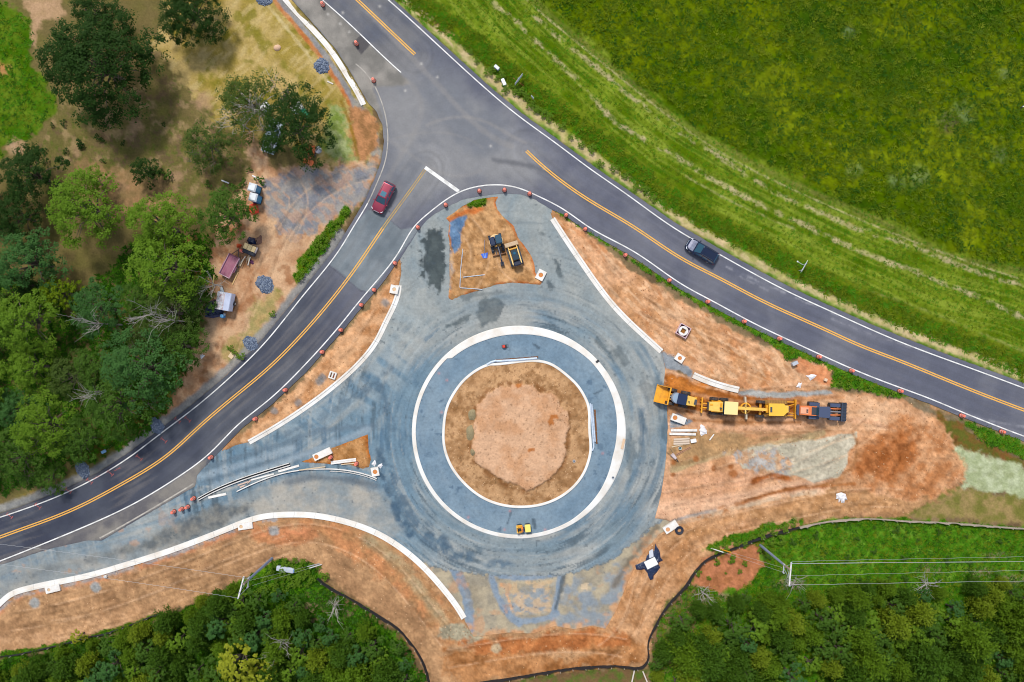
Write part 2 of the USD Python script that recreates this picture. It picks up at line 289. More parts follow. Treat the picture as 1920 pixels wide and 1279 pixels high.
# ================================================================ colours of the pavements
def soil_rough(u, v, seed=0):
    return (fbm(u / 14, v / 14, seed, 5, 0.62) - .5)
def c_asphalt(u, v):
    dy = np.minimum(np.minimum(dline(Y_SE, u, v), dline(Y_NW, u, v)), dline(Y_SW, u, v))
    c = two((92, 95, 110), (106, 108, 120), u, v, 60, 3)
    sw = ss(700, 560, u) * ss(400, 560, v)
    c = mixc(c, two((66, 71, 86), (86, 90, 101), u, v, 70, 4), sw)
    c = mixc(c, two((54, 59, 76), (70, 75, 89), u, v, 50, 5), ss(420, 150, u) * ss(700, 900, v))
    nw = ss(900, 760, u) * ss(300, 120, v)
    c = mixc(c, two((92, 96, 108), (114, 114, 118), u, v, 50, 6), nw)
    j = pm([(690, 190), (760, 130), (850, 150), (950, 215), (1010, 290), (1050, 350), (980, 362), (880, 352), (800, 395), (740, 420), (715, 330), (728, 270)], u, v, 40, 14, 60, 3)
    c = mixc(c, two((118, 121, 128), (138, 138, 140), u, v, 70, 7), j * .95)
    old = pm([(690, 392), (720, 405), (752, 430), (790, 425), (740, 490), (694, 548), (672, 542), (640, 512), (618, 497), (640, 462), (663, 425)], u, v, 1.2, 0.5, 10, 3)
    c = mixc(c, two((106, 116, 124), (126, 134, 140), u, v, 30, 8), old)
    sh = pm([(505, -44), (545, -3), (630, 93), (676, 168), (690, 195), (712, 215), (722, 250), (712, 200), (700, 165), (770, 158), (752, 138), (696, 86), (640, 33), (603, 0), (560, -50)], u, v, 4, 2, 20, 4)
    c = mixc(c, two((120, 117, 112), (152, 147, 140), u, v, 35, 9), sh)
    so = pm([(-220, 1128), (0, 1054), (83, 1021), (167, 986), (250, 947), (333, 897), (393, 856), (366, 912), (190, 1014), (85, 1031), (0, 1060), (-220, 1136)], u, v, 3, 2, 20, 4)
    c = mixc(c, two((98, 96, 100), (135, 130, 124), u, v, 30, 10), so)
    # patch, wheel paths and dust drawn out along the lanes
    patch = pm([(660, 82), (676, 66), (694, 84), (678, 102)], u, v, 1, .3); c = mixc(c, C(74, 72, 76), patch * .9)
    st = fbm(dy / 5, u / 130, 11, 4, .55); wp = np.exp(-((dy - 15) / 6) ** 2) + np.exp(-((dy - 35) / 6) ** 2)
    lane = ss(60, 40, dy)
    c = c * (1 + lane[:, None] * (0.34 * (st - .5) - 0.10 * (wp - .4))[:, None])
    dust = ss(.52, .75, fbm(dy / 7, u / 90, 12, 4)) * lane * .2 * (sw * .8 + .2); c = mixc(c, C(150, 142, 134), dust)
    scuff = lm([(925, 300), (960, 305), (1000, 312), (1040, 328), (1070, 350), (1107, 381)], u, v, 4, 4, 2); c = mixc(c, C(80, 82, 90), scuff * .6)
    for k, (l, w, a) in enumerate([([(800, 235), (840, 222), (890, 222), (930, 238), (985, 268)], 3, .25), ([(740, 260), (790, 250), (850, 252), (905, 278)], 2, .16), ([(700, 250), (770, 290), (850, 330), (900, 320)], 3, .14), ([(690, 20), (760, 95), (840, 180), (900, 240), (960, 275)], 5, .22), ([(730, 330), (760, 280), (790, 200), (760, 150)], 5, .14)]):
        c = mixc(c, C(165, 158, 150), lm(spl(l), u, v, w, 3, 2, 12, k) * a)
    for l, a in [([(1360, 500), (1430, 530), (1500, 562), (1570, 590)], .5), ([(1560, 598), (1640, 630), (1740, 660)], .28), ([(1380, 515), (1440, 545)], .3), ([(1760, 770), (1860, 790), (1920, 800)], .35), ([(1580, 560), (1612, 574)], .5)]:
        c = mixc(c, C(170, 170, 178), lm(l, u, v, 1.6, 2.2, 2.5, 6, 4) * a * ss(.35, .6, fbm(u / 8, v / 8, 5, 3)))
    e = dline(NE_EDGE, u, v); c = mixc(c, C(120, 112, 104), ss(9, 3, e) * .0)
    for su, sv in [(920, 274), (643, 24), (712, 12), (790, 120), (820, 145), (760, 170), (615, 27), (1020, 316), (655, 60), (638, 45)]:
        c = mixc(c, C(200, 196, 190), np.exp(-((u - su) ** 2 + (v - sv) ** 2) / 6) * .7)
    for l in [[(640, 462), (625, 487), (600, 520)], [(616, 497), (676, 545), (694, 550)], [(690, 392), (722, 406), (755, 432)]]:
        c = mixc(c, C(60, 62, 74), lm(l, u, v, .8, .8, .3) * .5)
    return c
def swirl(u, v, rs, ts, seed):
    r = np.hypot(u - 972, v - 810); th = np.arctan2(v - 810, u - 972); th2 = np.arctan2(-(v - 810), -(u - 972))
    w = ss(-.6, .6, np.cos(th)); return w * fbm(r / rs, th * ts + 5, seed, 5, .55) + (1 - w) * fbm(r / rs, th2 * ts + 90, seed, 5, .55)
def c_base(u, v):
    r = np.hypot(u - 972, v - 810)
    dn = dline(K_NE, u, v); dw = dline(K_W, u, v); ds = dline(K_SW, u, v)
    s = swirl(u, v, 13, 3.2, 1); s2 = swirl(u, v, 30, 2.0, 6)
    leg_n = ss(235, 300, r) * (v < 640) * (u > 700); leg_w = ss(235, 330, r) * (u < 800) * (v > 540) * (ds > dw * .8); leg_s = ss(225, 300, r) * (u < 820) * (v > 800) * (ds <= dw * .8)
    sn = fbm(dn / 26, (u + v) / 150, 2, 5, .55); sw = fbm(dw / 13, u / 130, 3, 5, .55); sl = fbm(ds / 9, u / 140, 4, 5, .55)
    s = s * (1 - leg_n) + sn * leg_n; s = s * (1 - leg_w) + sw * leg_w; s = s * (1 - leg_s) + sl * leg_s
    blue, dusty, dark = two((118, 138, 152), (102, 126, 145), u, v, 40, 4), two((140, 151, 157), (160, 165, 166), u, v, 50, 5), two((74, 98, 118), (92, 110, 122), u, v, 20, 6)
    big = fbm(u / 120, v / 120, 9, 3)
    west = ss(900, 700, u) * ss(560, 640, v)
    blue = mixc(blue, C(104, 136, 160), west * .6); dark = mixc(dark, C(72, 110, 142), west * .6)
    t = ss(.36, .66, s * .65 + big * .35 + .05 - .10 * west)
    c = mixc(blue, dusty, t)
    d = ss(.60, .72, swirl(u, v, 9, 4.5, 8) * .6 + fbm(u / 45, v / 45, 10, 4) * .4 + .06 * west)
    c = mixc(c, dark, d * .8)
    fs = swirl(u, v, 3.2, 1.5, 12); fl = fbm(np.where(leg_s > .5, ds, dw) / 2.6, u / 60, 6, 4); lw = np.maximum(leg_w, leg_s); c = c * (1 + .42 * ((fs * (1 - lw) + fl * lw) - .5))[:, None]
    sk = ss(.58, .68, swirl(u, v, 5, 3.0, 14)) * ss(.42, .58, fbm(u / 70, v / 70, 5, 3)); c = mixc(c, C(66, 84, 98), sk * .65)
    c = mixc(c, C(172, 176, 176), ss(.62, .74, swirl(u, v, 6, 1.6, 10)) * .45)
    c = mixc(c, two((140, 152, 158), (156, 163, 164), u, v, 30, 7), leg_n * .6)
    # tan lane in the south-west, right-hand side of the circle
    lane = pm([(-40, 1100), (60, 1066), (240, 1016), (380, 965), (480, 920), (560, 898), (660, 896), (715, 925), (748, 990), (720, 1005), (640, 976), (560, 966), (470, 975), (300, 1040), (100, 1095), (-40, 1150)], u, v, 14, 8, 30, 4)
    c = mixc(c, two((136, 146, 152), (172, 168, 160), u, v, 30, 8), lane * .85)
    c = mixc(c, two((152, 166, 174), (164, 172, 174), u, v, 26, 9), pm([(748, 560), (735, 610), (700, 670), (640, 725), (560, 780), (470, 835), (520, 838), (600, 800), (690, 760), (770, 690), (800, 620), (780, 560)], u, v, 22, 14, 34, 5) * .55 * ss(.3, .6, fbm((u * .78 + v * .62) / 90, (u * .62 - v * .78) / 12, 9, 4)))
    c = mixc(c, two((74, 82, 90), (116, 118, 116), u, v, 9, 9), pm([(60, 1075), (200, 1040), (300, 1000), (390, 950), (470, 940), (480, 955), (400, 990), (300, 1028)], u, v, 9, 8, 18, 5) * .75)
    c = mixc(c, C(92, 104, 116), lm([(540, 905), (590, 895), (650, 898), (705, 912)], u, v, 6, 6, 4, 16) * .75)
    c = mixc(c, two((120, 130, 138), (150, 155, 155), u, v, 14, 9), ss(290, 60, u) * ss(1000, 1080, v + .35 * u) * .5)
    # rut banks of the stockpiled stone in the west leg
    for l in [[(375, 885), (430, 862), (520, 836), (600, 806), (700, 800)], [(380, 905), (460, 880), (540, 858), (620, 838)]]:
        c = mixc(c, C(96, 116, 134), lm(l, u, v, 5, 4, 4, 12) * .7)
    for l in [[(372, 895), (450, 872), (550, 838)], [(400, 912), (500, 878), (590, 845), (690, 806)]]:
        c = mixc(c, C(150, 168, 184), lm(l, u, v, 6, 5, 4, 14) * .6)
    # damp patches
    wet = pm([(802, 433), (816, 428), (832, 431), (835, 470), (833, 520), (823, 556), (816, 552), (812, 536), (804, 540), (794, 520), (783, 522), (790, 490), (788, 450)], u, v, 2.5, 6, 9, 6)
    wet *= ss(.30, .46, fbm(u / 6 + 9, v / 16, 12, 4) * .7 + .3 * ss(-4, 16, sdist([(802, 433), (832, 431), (835, 470), (833, 520), (823, 556), (812, 536), (790, 490)], u, v)) + .1)
    c = mixc(c, two((52, 64, 70), (72, 84, 88), u, v, 12, 7), wet * .93)
    for k, (p, a) in enumerate([([(895, 565), (930, 558), (950, 570), (930, 600), (905, 612), (893, 590)], .75), ([(838, 612), (870, 592), (882, 590), (876, 602), (845, 615)], .8), ([(860, 550), (905, 545), (950, 548), (910, 556), (870, 562)], .5), ([(1040, 485), (1052, 500), (1056, 520), (1049, 522), (1043, 505)], .8), ([(1028, 525), (1040, 540), (1036, 544), (1026, 532)], .7), ([(1120, 630), (1150, 665), (1140, 668), (1115, 640)], .6), ([(1160, 645), (1185, 680), (1170, 690), (1150, 660)], .5), ([(1205, 700), (1230, 740), (1215, 760), (1195, 720)], .35), ([(1180, 800), (1195, 850), (1180, 900), (1172, 840)], .45), ([(1010, 432), (1022, 440), (1016, 444)], .7)]):
        c = mixc(c, two((66, 80, 90), (88, 100, 106), u, v, 10, k), pm(p, u, v, 3, 4, 8, k) * a)
    for k, (l, w, a) in enumerate([([(712, 850), (722, 905), (742, 955), (768, 1000)], 8, .8), ([(735, 880), (755, 940), (790, 995), (830, 1030)], 10, .55), ([(830, 1012), (850, 1040), (885, 1045)], 9, .6), ([(920, 1056), (958, 1058)], 7, .55), ([(1200, 760), (1205, 830), (1195, 890)], 5, .45), ([(1235, 700), (1240, 770)], 4, .5), ([(715, 730), (735, 800)], 9, .4), ([(640, 750), (720, 720)], 7, .4), ([(500, 830), (640, 760), (735, 690)], 6, .4)]):
        c = mixc(c, two((66, 92, 116), (86, 110, 130), u, v, 9, k + 3), lm(spl(l), u, v, w, 5, 7, 12, k) * min(1, a * 1.3) * ss(.28, .5, fbm(u / 9, v / 14, 4, 4)))
    # the older south leg
    so = pm([(780, 1052), (830, 1068), (880, 1074), (940, 1079), (1000, 1080), (1060, 1077), (1110, 1064), (1150, 1047), (1185, 1020), (1225, 985), (1280, 960), (1250, 1060), (1150, 1230), (860, 1230)], u, v, 1.6, 4, 10, 8)
    c2 = two((176, 166, 144), (148, 142, 128), u, v, 18, 2)
    c2 = mixc(c2, two((132, 144, 156), (148, 154, 158), u, v, 18, 3), np.maximum(pm([(1060, 1085), (1120, 1075), (1160, 1060), (1180, 1080), (1140, 1180), (1040, 1180)], u, v, 10, 10, 20, 4), pm([(940, 1120), (1040, 1090), (1030, 1150), (960, 1160)], u, v, 10, 9, 16, 5)) * ss(.35, .6, fbm(u / 18, v / 18, 6, 4)))
    for l, w in [([(922, 1078), (928, 1105), (942, 1135), (960, 1160), (975, 1170)], 6), ([(930, 1078), (985, 1084), (1045, 1076)], 5), ([(960, 1162), (1020, 1160), (1045, 1150)], 5), ([(1050, 1080), (1044, 1120), (1036, 1160)], 5), ([(850, 1065), (872, 1110), (880, 1180)], 9)]:
        c2 = mixc(c2, two((120, 140, 162), (138, 152, 168), u, v, 10, 5), lm(spl(l), u, v, w, 2, 2.5, 8, 5))
    c2 = mixc(c2, C(70, 84, 96), lm([(1056, 1082), (1050, 1110), (1042, 1140)], u, v, 3.5, 2.5, 3, 8) * .8)
    c2 = mixc(c2, C(104, 92, 78), lm([(1230, 990), (1190, 1040), (1150, 1100)], u, v, 5, 5, 6, 12) * .7)
    c2 = mixc(c2, C(120, 112, 98), pm([(870, 1085), (905, 1100), (900, 1145), (880, 1150)], u, v, 6, 8, 9, 4) * .4)
    c2 = mixc(c2, C(208, 188, 160), pm([(1090, 1095), (1103, 1094), (1104, 1106), (1092, 1107)], u, v, 1.5, 2.5, 7, 4) * .8)
    c2 = mixc(c2, C(215, 170, 130), lm([(938, 1095), (950, 1115), (962, 1148)], u, v, 2.5, 1.5, 3, 6) * ss(.4, .6, fbm(u / 6, v / 6, 4, 3)))
    c2 = mixc(c2, C(206, 176, 138), pm([(955, 1095), (1035, 1090), (1032, 1148), (970, 1152)], u, v, 4, 6, 10, 4) * ss(.4, .6, fbm(u / 12, v / 9, 5, 4)) * .7)
    rim = so * (1 - so) * 4; c = mixc(c, c2, so); c = mixc(c, C(84, 98, 108), rim * .7)
    # soil dragged on to the stone
    orange = ss(.66, .76, fbm(u / 26, v / 26, 14, 4)) * np.maximum(ss(400, 200, u), so) * .5
    c = mixc(c, C(190, 142, 104), orange)
    k = dline(K_W, u, v); c = mixc(c, C(178, 172, 164), ss(9, 2, np.minimum(k, dn)) * .25)
    # sparse droppings and oil
    dd = ss(.74, .80, fbm(u / 5, v / 5, 3, 3)) * ss(.5, .62, fbm(u / 50, v / 50, 15, 3)); c = mixc(c, C(70, 84, 96), dd * .6)
    be = dline([(872, 1170), (888, 1194), (960, 1187), (1000, 1187), (1040, 1174), (1080, 1180), (1110, 1173), (1135, 1179), (1155, 1145), (1178, 1090), (1200, 1045), (1235, 1003)], u, v)
    c = mixc(c, two((190, 138, 96), (206, 160, 120), u, v, 14, 3), ss(13, 0, be + 34 * (fbm(u / 12, v / 12, 8, 4) - .45)) * .9)
    return c * np.array([1.05, 1.01, .955])
def c_ringbase(u, v):
    c = mixc(C(112, 136, 155), C(130, 150, 165), ss(.3, .7, .5 * swirl(u, v, 16, 4, 5) + .5 * fbm(u / 60, v / 60, 6, 4)))
    dd = ss(.68, .76, fbm(u / 9, v / 9, 7, 3)) * ss(.42, .62, fbm(u / 55, v / 55, 9, 3)); c = mixc(c, C(82, 106, 128), dd * .75)
    for l, w in [([(958, 960), (952, 981)], 1.6), ([(1000, 975), (1003, 990)], 3), ([(790, 880), (790, 905)], 3), ([(1000, 645), (1010, 652)], 2), ([(1115, 738), (1128, 732)], 2)]: c = mixc(c, C(74, 92, 106), lm(l, u, v, w, 1.6, 2, 5) * .8)
    for a, b in [(823, 700), (838, 713), (828, 773), (878, 970), (956, 958), (946, 993), (1022, 993), (1130, 850)]: c = mixc(c, C(226, 140, 130), np.exp(-((u - a) ** 2 + (v - b) ** 2) / 5) * .5)
    return c
MOUND = [(917, 736), (935, 726), (950, 721), (1000, 723), (1017, 736), (1040, 739), (1053, 759), (1067, 769), (1066, 803), (1057, 851), (1053, 865), (1040, 885), (1022, 900), (1000, 915), (987, 919), (973, 909), (953, 907), (930, 895), (913, 882), (893, 865), (887, 839), (890, 815), (887, 793), (897, 759)]
def c_island(u, v):
    c = two((158, 118, 80), (198, 156, 114), u, v, 16, 3, .3, .68, 5, .62)
    c = mixc(c, C(130, 92, 56), ss(.60, .74, fbm(u / 10, v / 10, 7, 4)) * .6)
    m = pm(MOUND, u, v, 1.4, 4, 17, 4)
    c = mixc(c, two((214, 172, 138), (200, 152, 114), u, v, 22, 6, .35, .75), m)
    ed = ss(9, 1, np.abs(sdist(MOUND, u, v) + 3)) * ss(.42, .6, fbm(u / 9, v / 9, 9, 3)) * (1 - m); c = mixc(c, C(126, 80, 44), ed * .7)
    for p in [[(1026, 790), (1033, 778), (1044, 776), (1046, 783), (1036, 786), (1038, 794), (1030, 797)], [(990, 840), (1003, 838), (1002, 844), (992, 846)], [(965, 722), (980, 716), (978, 725), (970, 728)]]:
        c = mixc(c, C(176, 104, 46), pm(p, u, v, 1.5, 1.5, 6, 3) * .85)
    c = mixc(c, C(150, 140, 104), pm([(880, 790), (888, 765), (893, 768), (890, 795), (882, 800)], u, v, 2, 2) * .0)
    c = mixc(c, C(110, 84, 58), ss(.74, .80, fbm(u / 4, v / 4, 12, 3)) * .5)
    return c
def z_island(u, v):
    r = np.hypot(u - 970, v - 815) / 136
    z = 0.14 + 0.25 * ss(1, .72, r) + 0.16 * soil_rough(u, v, 3) * ss(1, .9, r) * 1.6
    m = pm(MOUND, u, v, 2.0, 4, 17, 4); z += m * (0.28 + .10 * (fbm(u / 30, v / 30, 8, 4) - .5)) - m * 0.12 * soil_rough(u, v, 3)
    return z + .10 * (fbm(u / 5, v / 5, 9, 4) - .5) * ss(1, .95, r)
# ================================================================ THE GROUND (soil, grass, banks) as one sheet with relief
U = np.arange(-200, 2121, 2.5); V = np.arange(-200, 1481, 2.5)
UU, VV = [a.astype(np.float32) for a in np.meshgrid(U, V)]
col = two((106, 88, 64), (140, 120, 88), UU, VV, 34, 1, .3, .7, 5, .6)
hgt = np.full(UU.shape, 0.05, np.float32) + 0.10 * (fbm(UU / 60, VV / 60, 3, 4) - .5)
MK = {}
def lay(name, poly, c0, c1, sc, seed=1, edge=4, rag=6, rs=14, a=1.0, lo=.3, hi=.7, gain=.58, h=None, rough=0, rsc=14):
    global col, hgt
    m = pm(poly, UU, VV, edge, rag, rs, seed) * a
    k = m > 0.001
    c = two(c0, c1, UU[k], VV[k], sc, seed, lo, hi, 5, gain)
    col[k] = col[k] * (1 - m[k])[:, None] + c * m[k][:, None]
    if h is not None: hgt[k] = hgt[k] * (1 - m[k]) + (h + rough * (fbm(UU[k] / rsc, VV[k] / rsc, seed + 3, 5, .6) - .5)) * m[k]
    if name: MK[name] = np.maximum(MK.get(name, 0), m)
    return m
def trace(line, hw, c0, c1, a=1.0, edge=2.5, rag=2.5, rs=9, seed=2, brk=None, sc=12, dh=0):
    global col
    l = spl(line) if len(line) > 2 else np.array(line, float)
    m = lm(l, UU, VV, hw, edge, rag, rs, seed) * a
    if brk is not None: m = m * ss(brk - .1, brk + .12, fbm(UU / 16, VV / 16, seed + 4, 4, .6))
    k = m > .001; c = two(c0, c1, UU[k], VV[k], sc, seed)
    col[k] = col[k] * (1 - m[k])[:, None] + c * m[k][:, None]
    if dh: hgt[k] += dh * m[k]
    return m
# --- the hay field and its mown margin
NEP = [(600, -220), (2140, -220), (2140, 860), (1920, 770), (1700, 690), (1400, 560), (1200, 440), (1000, 290), (850, 150), (720, 20), (600, -100)]
lay('mown', NEP, (82, 108, 10), (114, 134, 34), 34, 2, 2, 0, h=.08, rough=.10)
TALL_EDGE = [(920, -110), (1017, 0), (1140, 104), (1280, 218), (1360, 266), (1563, 366), (1690, 423), (1780, 468), (1913, 497), (2140, 590)]
dte = dline(TALL_EDGE, UU, VV); row = fbm(dte / 5, (UU + VV) / 160, 5, 4); col = mixc(col, C(146, 160, 62), MK['mown'] * ss(.44, .66, row) * .42); col = mixc(col, C(64, 100, 10), MK['mown'] * ss(.58, .70, fbm(dte / 7, UU / 120, 8, 4)) * .7)
TALL = TALL_EDGE + [(2140, -220), (800, -220)]
tall = lay('tall', TALL, (72, 96, 3), (98, 114, 8), 44, 3, 7, 8, h=.34, rough=.22, rsc=9)
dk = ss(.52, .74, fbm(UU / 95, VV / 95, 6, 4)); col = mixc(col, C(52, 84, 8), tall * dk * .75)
yl = ss(.55, .75, fbm(UU / 70, VV / 70, 10, 4)); col = mixc(col, C(124, 136, 20), tall * yl * .65)
fine = fbm(UU / 7, VV / 7, 12, 4, .65); col = col * (1 + (tall * .8 * (fine - .5)))[..., None]
hgt += tall * .3 * (fine - .5)
for cx, cy, r, a in [(1560, 70, 90, .55), (1680, 150, 80, .4), (1840, 25, 60, .7), (1790, 105, 30, .6), (1820, 95, 26, .5), (1900, 370, 50, .5), (1490, 20, 60, .3), (1600, 380, 40, .25)]:  # darker growth patches; the brightness falloff towards the corner is put in this colour
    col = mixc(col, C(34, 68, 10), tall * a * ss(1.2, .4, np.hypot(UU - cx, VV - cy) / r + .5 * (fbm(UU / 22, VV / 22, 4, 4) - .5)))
for cx, cy, r in [(1590, 62, 14), (1805, 215, 26), (1770, 228, 18), (1680, 340, 20), (1720, 330, 25), (1880, 140, 14), (1600, 320, 18), (1870, 290, 18)]:
    col = mixc(col, C(120, 140, 90), tall * .55 * ss(1.2, .3, np.hypot(UU - cx, VV - cy) / r + .9 * (fbm(UU / 9, VV / 9, 4, 4) - .5)))
col = mixc(col, C(96, 84, 50), tall * .6 * ss(1.2, .4, np.hypot(UU - 1778, VV - 235) / 24 + .7 * (fbm(UU / 9, VV / 9, 4, 4) - .5)))
trace([tuple(p) for p in (np.array(TALL_EDGE) + [-7, 10])], 6, (120, 112, 62), (104, 118, 48), .55, 4, 4, 16, 3)
trace([(900, -90), (987, 0), (1140, 127), (1273, 233), (1353, 287), (1500, 362), (1643, 425), (1773, 476), (1920, 526), (2140, 610)], 1.6, (178, 168, 120), (150, 150, 90), .85, 1.5, 1.5, 8, 4, .34)
trace([(860, -60), (917, 0), (973, 47), (1033, 103), (1100, 170), (1160, 233), (1240, 277), (1293, 310), (1380, 360), (1453, 397), (1513, 425), (1563, 449), (1630, 479), (1713, 509), (1780, 536), (1830, 556), (1913, 593), (2140, 690)], 4.2, (190, 174, 134), (164, 158, 106), .85, 2.5, 5, 8, 5, .46)
trace([(973, 3), (1023, 50), (1073, 90), (1133, 140), (1273, 247), (1347, 293), (1420, 340), (1467, 367), (1547, 403), (1597, 426), (1663, 446), (1747, 476), (1813, 503), (1913, 533), (2140, 640)], 4.0, (190, 174, 134), (164, 158, 106), .8, 2.5, 5, 8, 6, .46)
trace([(1285, 330), (1360, 372), (1430, 405), (1490, 430)], 1.8, (170, 165, 115), (150, 150, 90), .6, 1.5, 2, 8, 7, .4)
trace([(1560, 530), (1660, 556), (1780, 600), (1920, 660)], 2, (160, 158, 100), (140, 145, 80), .5, 2, 3, 10, 7, .42)
# the wet ditch and the dry verge beside the road
DITCH = [(690, -60), (800, 35), (905, 112), (985, 182), (1110, 272), (1230, 372), (1400, 467), (1500, 523), (1700, 612), (1920, 706), (2140, 800)]
DITCH = [tuple(p) for p in offs(spl(DITCH), -13)[::6]]
trace(DITCH, 19, (66, 100, 6), (104, 128, 18), 1, 5, 8, 22, 8, sc=22, dh=-.1)
trace([tuple(p) for p in offs(spl(DITCH), 9)], 8, (84, 84, 22), (62, 88, 10), .8, 5, 8, 14, 9, .44, dh=-.15)
trace([tuple(p) for p in offs(spl(DITCH), -18)], 7, (120, 128, 30), (100, 116, 24), .6, 5, 6, 16, 9)
trace([tuple(p) for p in offs(NE_EDGE, -17)], 13, (184, 168, 116), (150, 152, 80), 1, 4, 5, 14, 10, sc=12)
trace([tuple(p) for p in offs(NE_EDGE, -21)], 6, (206, 182, 140), (190, 176, 128), .9, 3, 5, 10, 11, .48)
trace([tuple(p) for p in offs(NE_EDGE, -11)], 3.5, (86, 130, 34), (112, 146, 50), .9, 2.5, 3, 12, 12, .42)
trace([(812, 40), (830, 52), (858, 70)], 2.6, (168, 128, 84), (150, 130, 80), .8, 2, 2)
# --- the wooded west
lay(None, [(-220, -220), (560, -220), (720, 330), (480, 640), (300, 830), (-220, 1060)], (128, 108, 78), (112, 104, 62), 26, 4, 8, 8)
lay(None, [(-220, -220), (560, -220), (720, 330), (480, 640), (300, 830), (-220, 1060)], (112, 104, 56), (104, 98, 52), 12, 6, 8, 8, a=.55, lo=.5); 
col = mixc(col, C(92, 96, 44), ss(.48, .62, fbm(UU / 15, VV / 15, 8, 4)) * pm([(100, 200), (460, 180), (480, 340), (300, 420), (60, 380)], UU, VV, 12, 14) * .45)
col = mixc(col, C(168, 142, 104), ss(.55, .72, fbm(UU / 20, VV / 20, 12, 5, .62)) * pm([(70, 230), (330, 60), (480, 180), (500, 330), (330, 420), (120, 330)], UU, VV, 20, 20) * .65)
col = mixc(col, C(112, 84, 74), ss(.55, .7, fbm(UU / 13, VV / 13, 4, 5, .62)) * pm([(60, 250), (330, 130), (470, 190), (480, 320), (330, 400), (60, 330)], UU, VV, 20, 20) * .5)
col = mixc(col, C(84, 104, 36), ss(.60, .72, fbm(UU / 6, VV / 6, 13, 4, .62)) * pm([(60, 250), (330, 130), (470, 190), (480, 320), (330, 400), (60, 330)], UU, VV, 20, 20) * .6)
lay('lawn', [(-220, -120), (20, 15), (60, 38), (62, 60), (54, 92), (56, 122), (88, 150), (108, 200), (86, 232), (46, 262), (20, 272), (-10, 300), (-220, 340)], (64, 100, 10), (100, 126, 32), 26, 3, 5, 9, h=.1, rough=.1)
lay(None, [(42, 0), (110, -20), (124, 28), (86, 40), (66, 60), (70, 90), (56, 84), (60, 40)], (186, 152, 118), (170, 140, 104), 14, 4)
lay(None, [(0, 120), (18, 124), (12, 138), (0, 136)], (190, 130, 80), (170, 130, 80), 14, 4)
lay(None, [(10, 262), (30, 258), (50, 275), (40, 292), (20, 288)], (186, 155, 122), (170, 140, 104), 14, 4)
lay('dry', [(360, -220), (520, -220), (562, 28), (640, 130), (690, 200), (712, 260), (690, 300), (640, 332), (600, 300), (420, 236), (330, 140), (290, 90), (300, 60)], (190, 165, 106), (158, 138, 66), 30, 5, 8, 12)
col = mixc(col, C(122, 118, 34), ss(.55, .72, fbm(UU / 24, VV / 24, 11, 4)) * MK['dry'] * .7)
col = mixc(col, C(204, 182, 128), ss(.55, .7, fbm((UU - VV) / 40, (UU + VV) / 9, 13, 4)) * MK['dry'] * .5)
trace([(502, 10), (545, 62), (590, 120), (622, 165)], 3, (206, 188, 140), (186, 165, 110), .8, 2, 2)
for cx, cy, r in [(148, 290, 8), (90, 225, 0), (255, 235, 16), (380, 190, 20), (330, 330, 16), (230, 350, 14)]:
    if r: col = mixc(col, C(176, 142, 112), .7 * ss(1.3, .3, np.hypot(UU - cx, VV - cy) / r + 1.1 * (fbm(UU / 8, VV / 8, 4, 4) - .5)))
trace([(515, 0), (552, 45), (592, 95), (624, 140), (655, 190), (668, 215)], 4.5, (186, 112, 64), (196, 138, 92), .95, 2.5, 3, 10, 6)
trace([(524, 0), (560, 42), (603, 95), (634, 140), (662, 190)], 5, (150, 152, 158), (128, 132, 140), .85, 2, 2.5, 9, 7)
trace([(668, 196), (684, 215), (700, 250), (704, 290), (690, 330), (670, 370)], 9, (158, 154, 146), (132, 132, 132), .9, 4, 5, 12, 8)
lay(None, [(655, 205), (690, 210), (712, 240), (700, 300), (670, 310), (660, 270)], (196, 140, 96), (150, 110, 72), 10, 7, 4, 7)
trace([(640, 190), (655, 230), (664, 262), (672, 300)], 3, (142, 110, 24), (128, 104, 40), .8, 2.5, 2)
lay(None, [(620, 190), (645, 200), (655, 260), (668, 306), (640, 310), (610, 290), (605, 240)], (118, 138, 60), (160, 168, 116), 13, 8, 6, 8)
lay('yard', [(395, 440), (470, 330), (470, 250), (520, 320), (720, 300), (700, 330), (664, 390), (600, 480), (560, 560), (500, 640), (420, 720), (340, 795), (300, 800), (330, 720), (385, 620), (385, 540)], (184, 138, 102), (210, 172, 136), 24, 5, 7, 10)
col = mixc(col, C(150, 96, 58), ss(.55, .7, fbm(UU / 18, VV / 18, 9, 4)) * MK['yard'] * .6)
lay('yardgravel', [(498, 335), (560, 316), (640, 318), (705, 312), (694, 350), (664, 395), (600, 425), (560, 450), (520, 432), (496, 398)], (128, 130, 138), (158, 152, 146), 16, 6, 5, 9)
col = mixc(col, C(204, 152, 112), ss(.50, .64, fbm((UU + VV) / 26, (UU - VV) / 12, 10, 4)) * MK['yardgravel'] * .4)
lay(None, [(440, 440), (560, 440), (580, 470), (480, 500)], (206, 172, 140), (190, 150, 116), 14, 5, 8, 8, a=.5)
lay('plants', [(658, 378), (656, 402), (622, 452), (582, 512), (556, 533), (549, 512), (578, 465), (618, 420)], (74, 110, 14), (104, 136, 26), 9, 6, 3, 5, h=.2, rough=.3, rsc=6)
lay(None, [(130, 405), (145, 300), (160, 300), (300, 330), (340, 380), (300, 420)], (186, 140, 104), (150, 120, 86), 14, 5, 8, 12, a=.6)
lay(None, [(270, 470), (360, 440), (390, 500), (380, 540), (300, 520)], (190, 120, 72), (120, 86, 56), 12, 5, 8, 10, a=.8)
lay(None, [(480, 560), (530, 540), (500, 610), (440, 680), (410, 660), (460, 620)], (178, 158, 100), (120, 130, 56), 12, 6, 6, 9, a=.65)
lay(None, [(0, 955), (60, 925), (200, 875), (300, 790), (340, 770), (400, 720), (380, 760), (300, 815), (200, 880), (60, 940), (0, 968)], (104, 104, 36), (136, 116, 58), 14, 5, 5, 6)
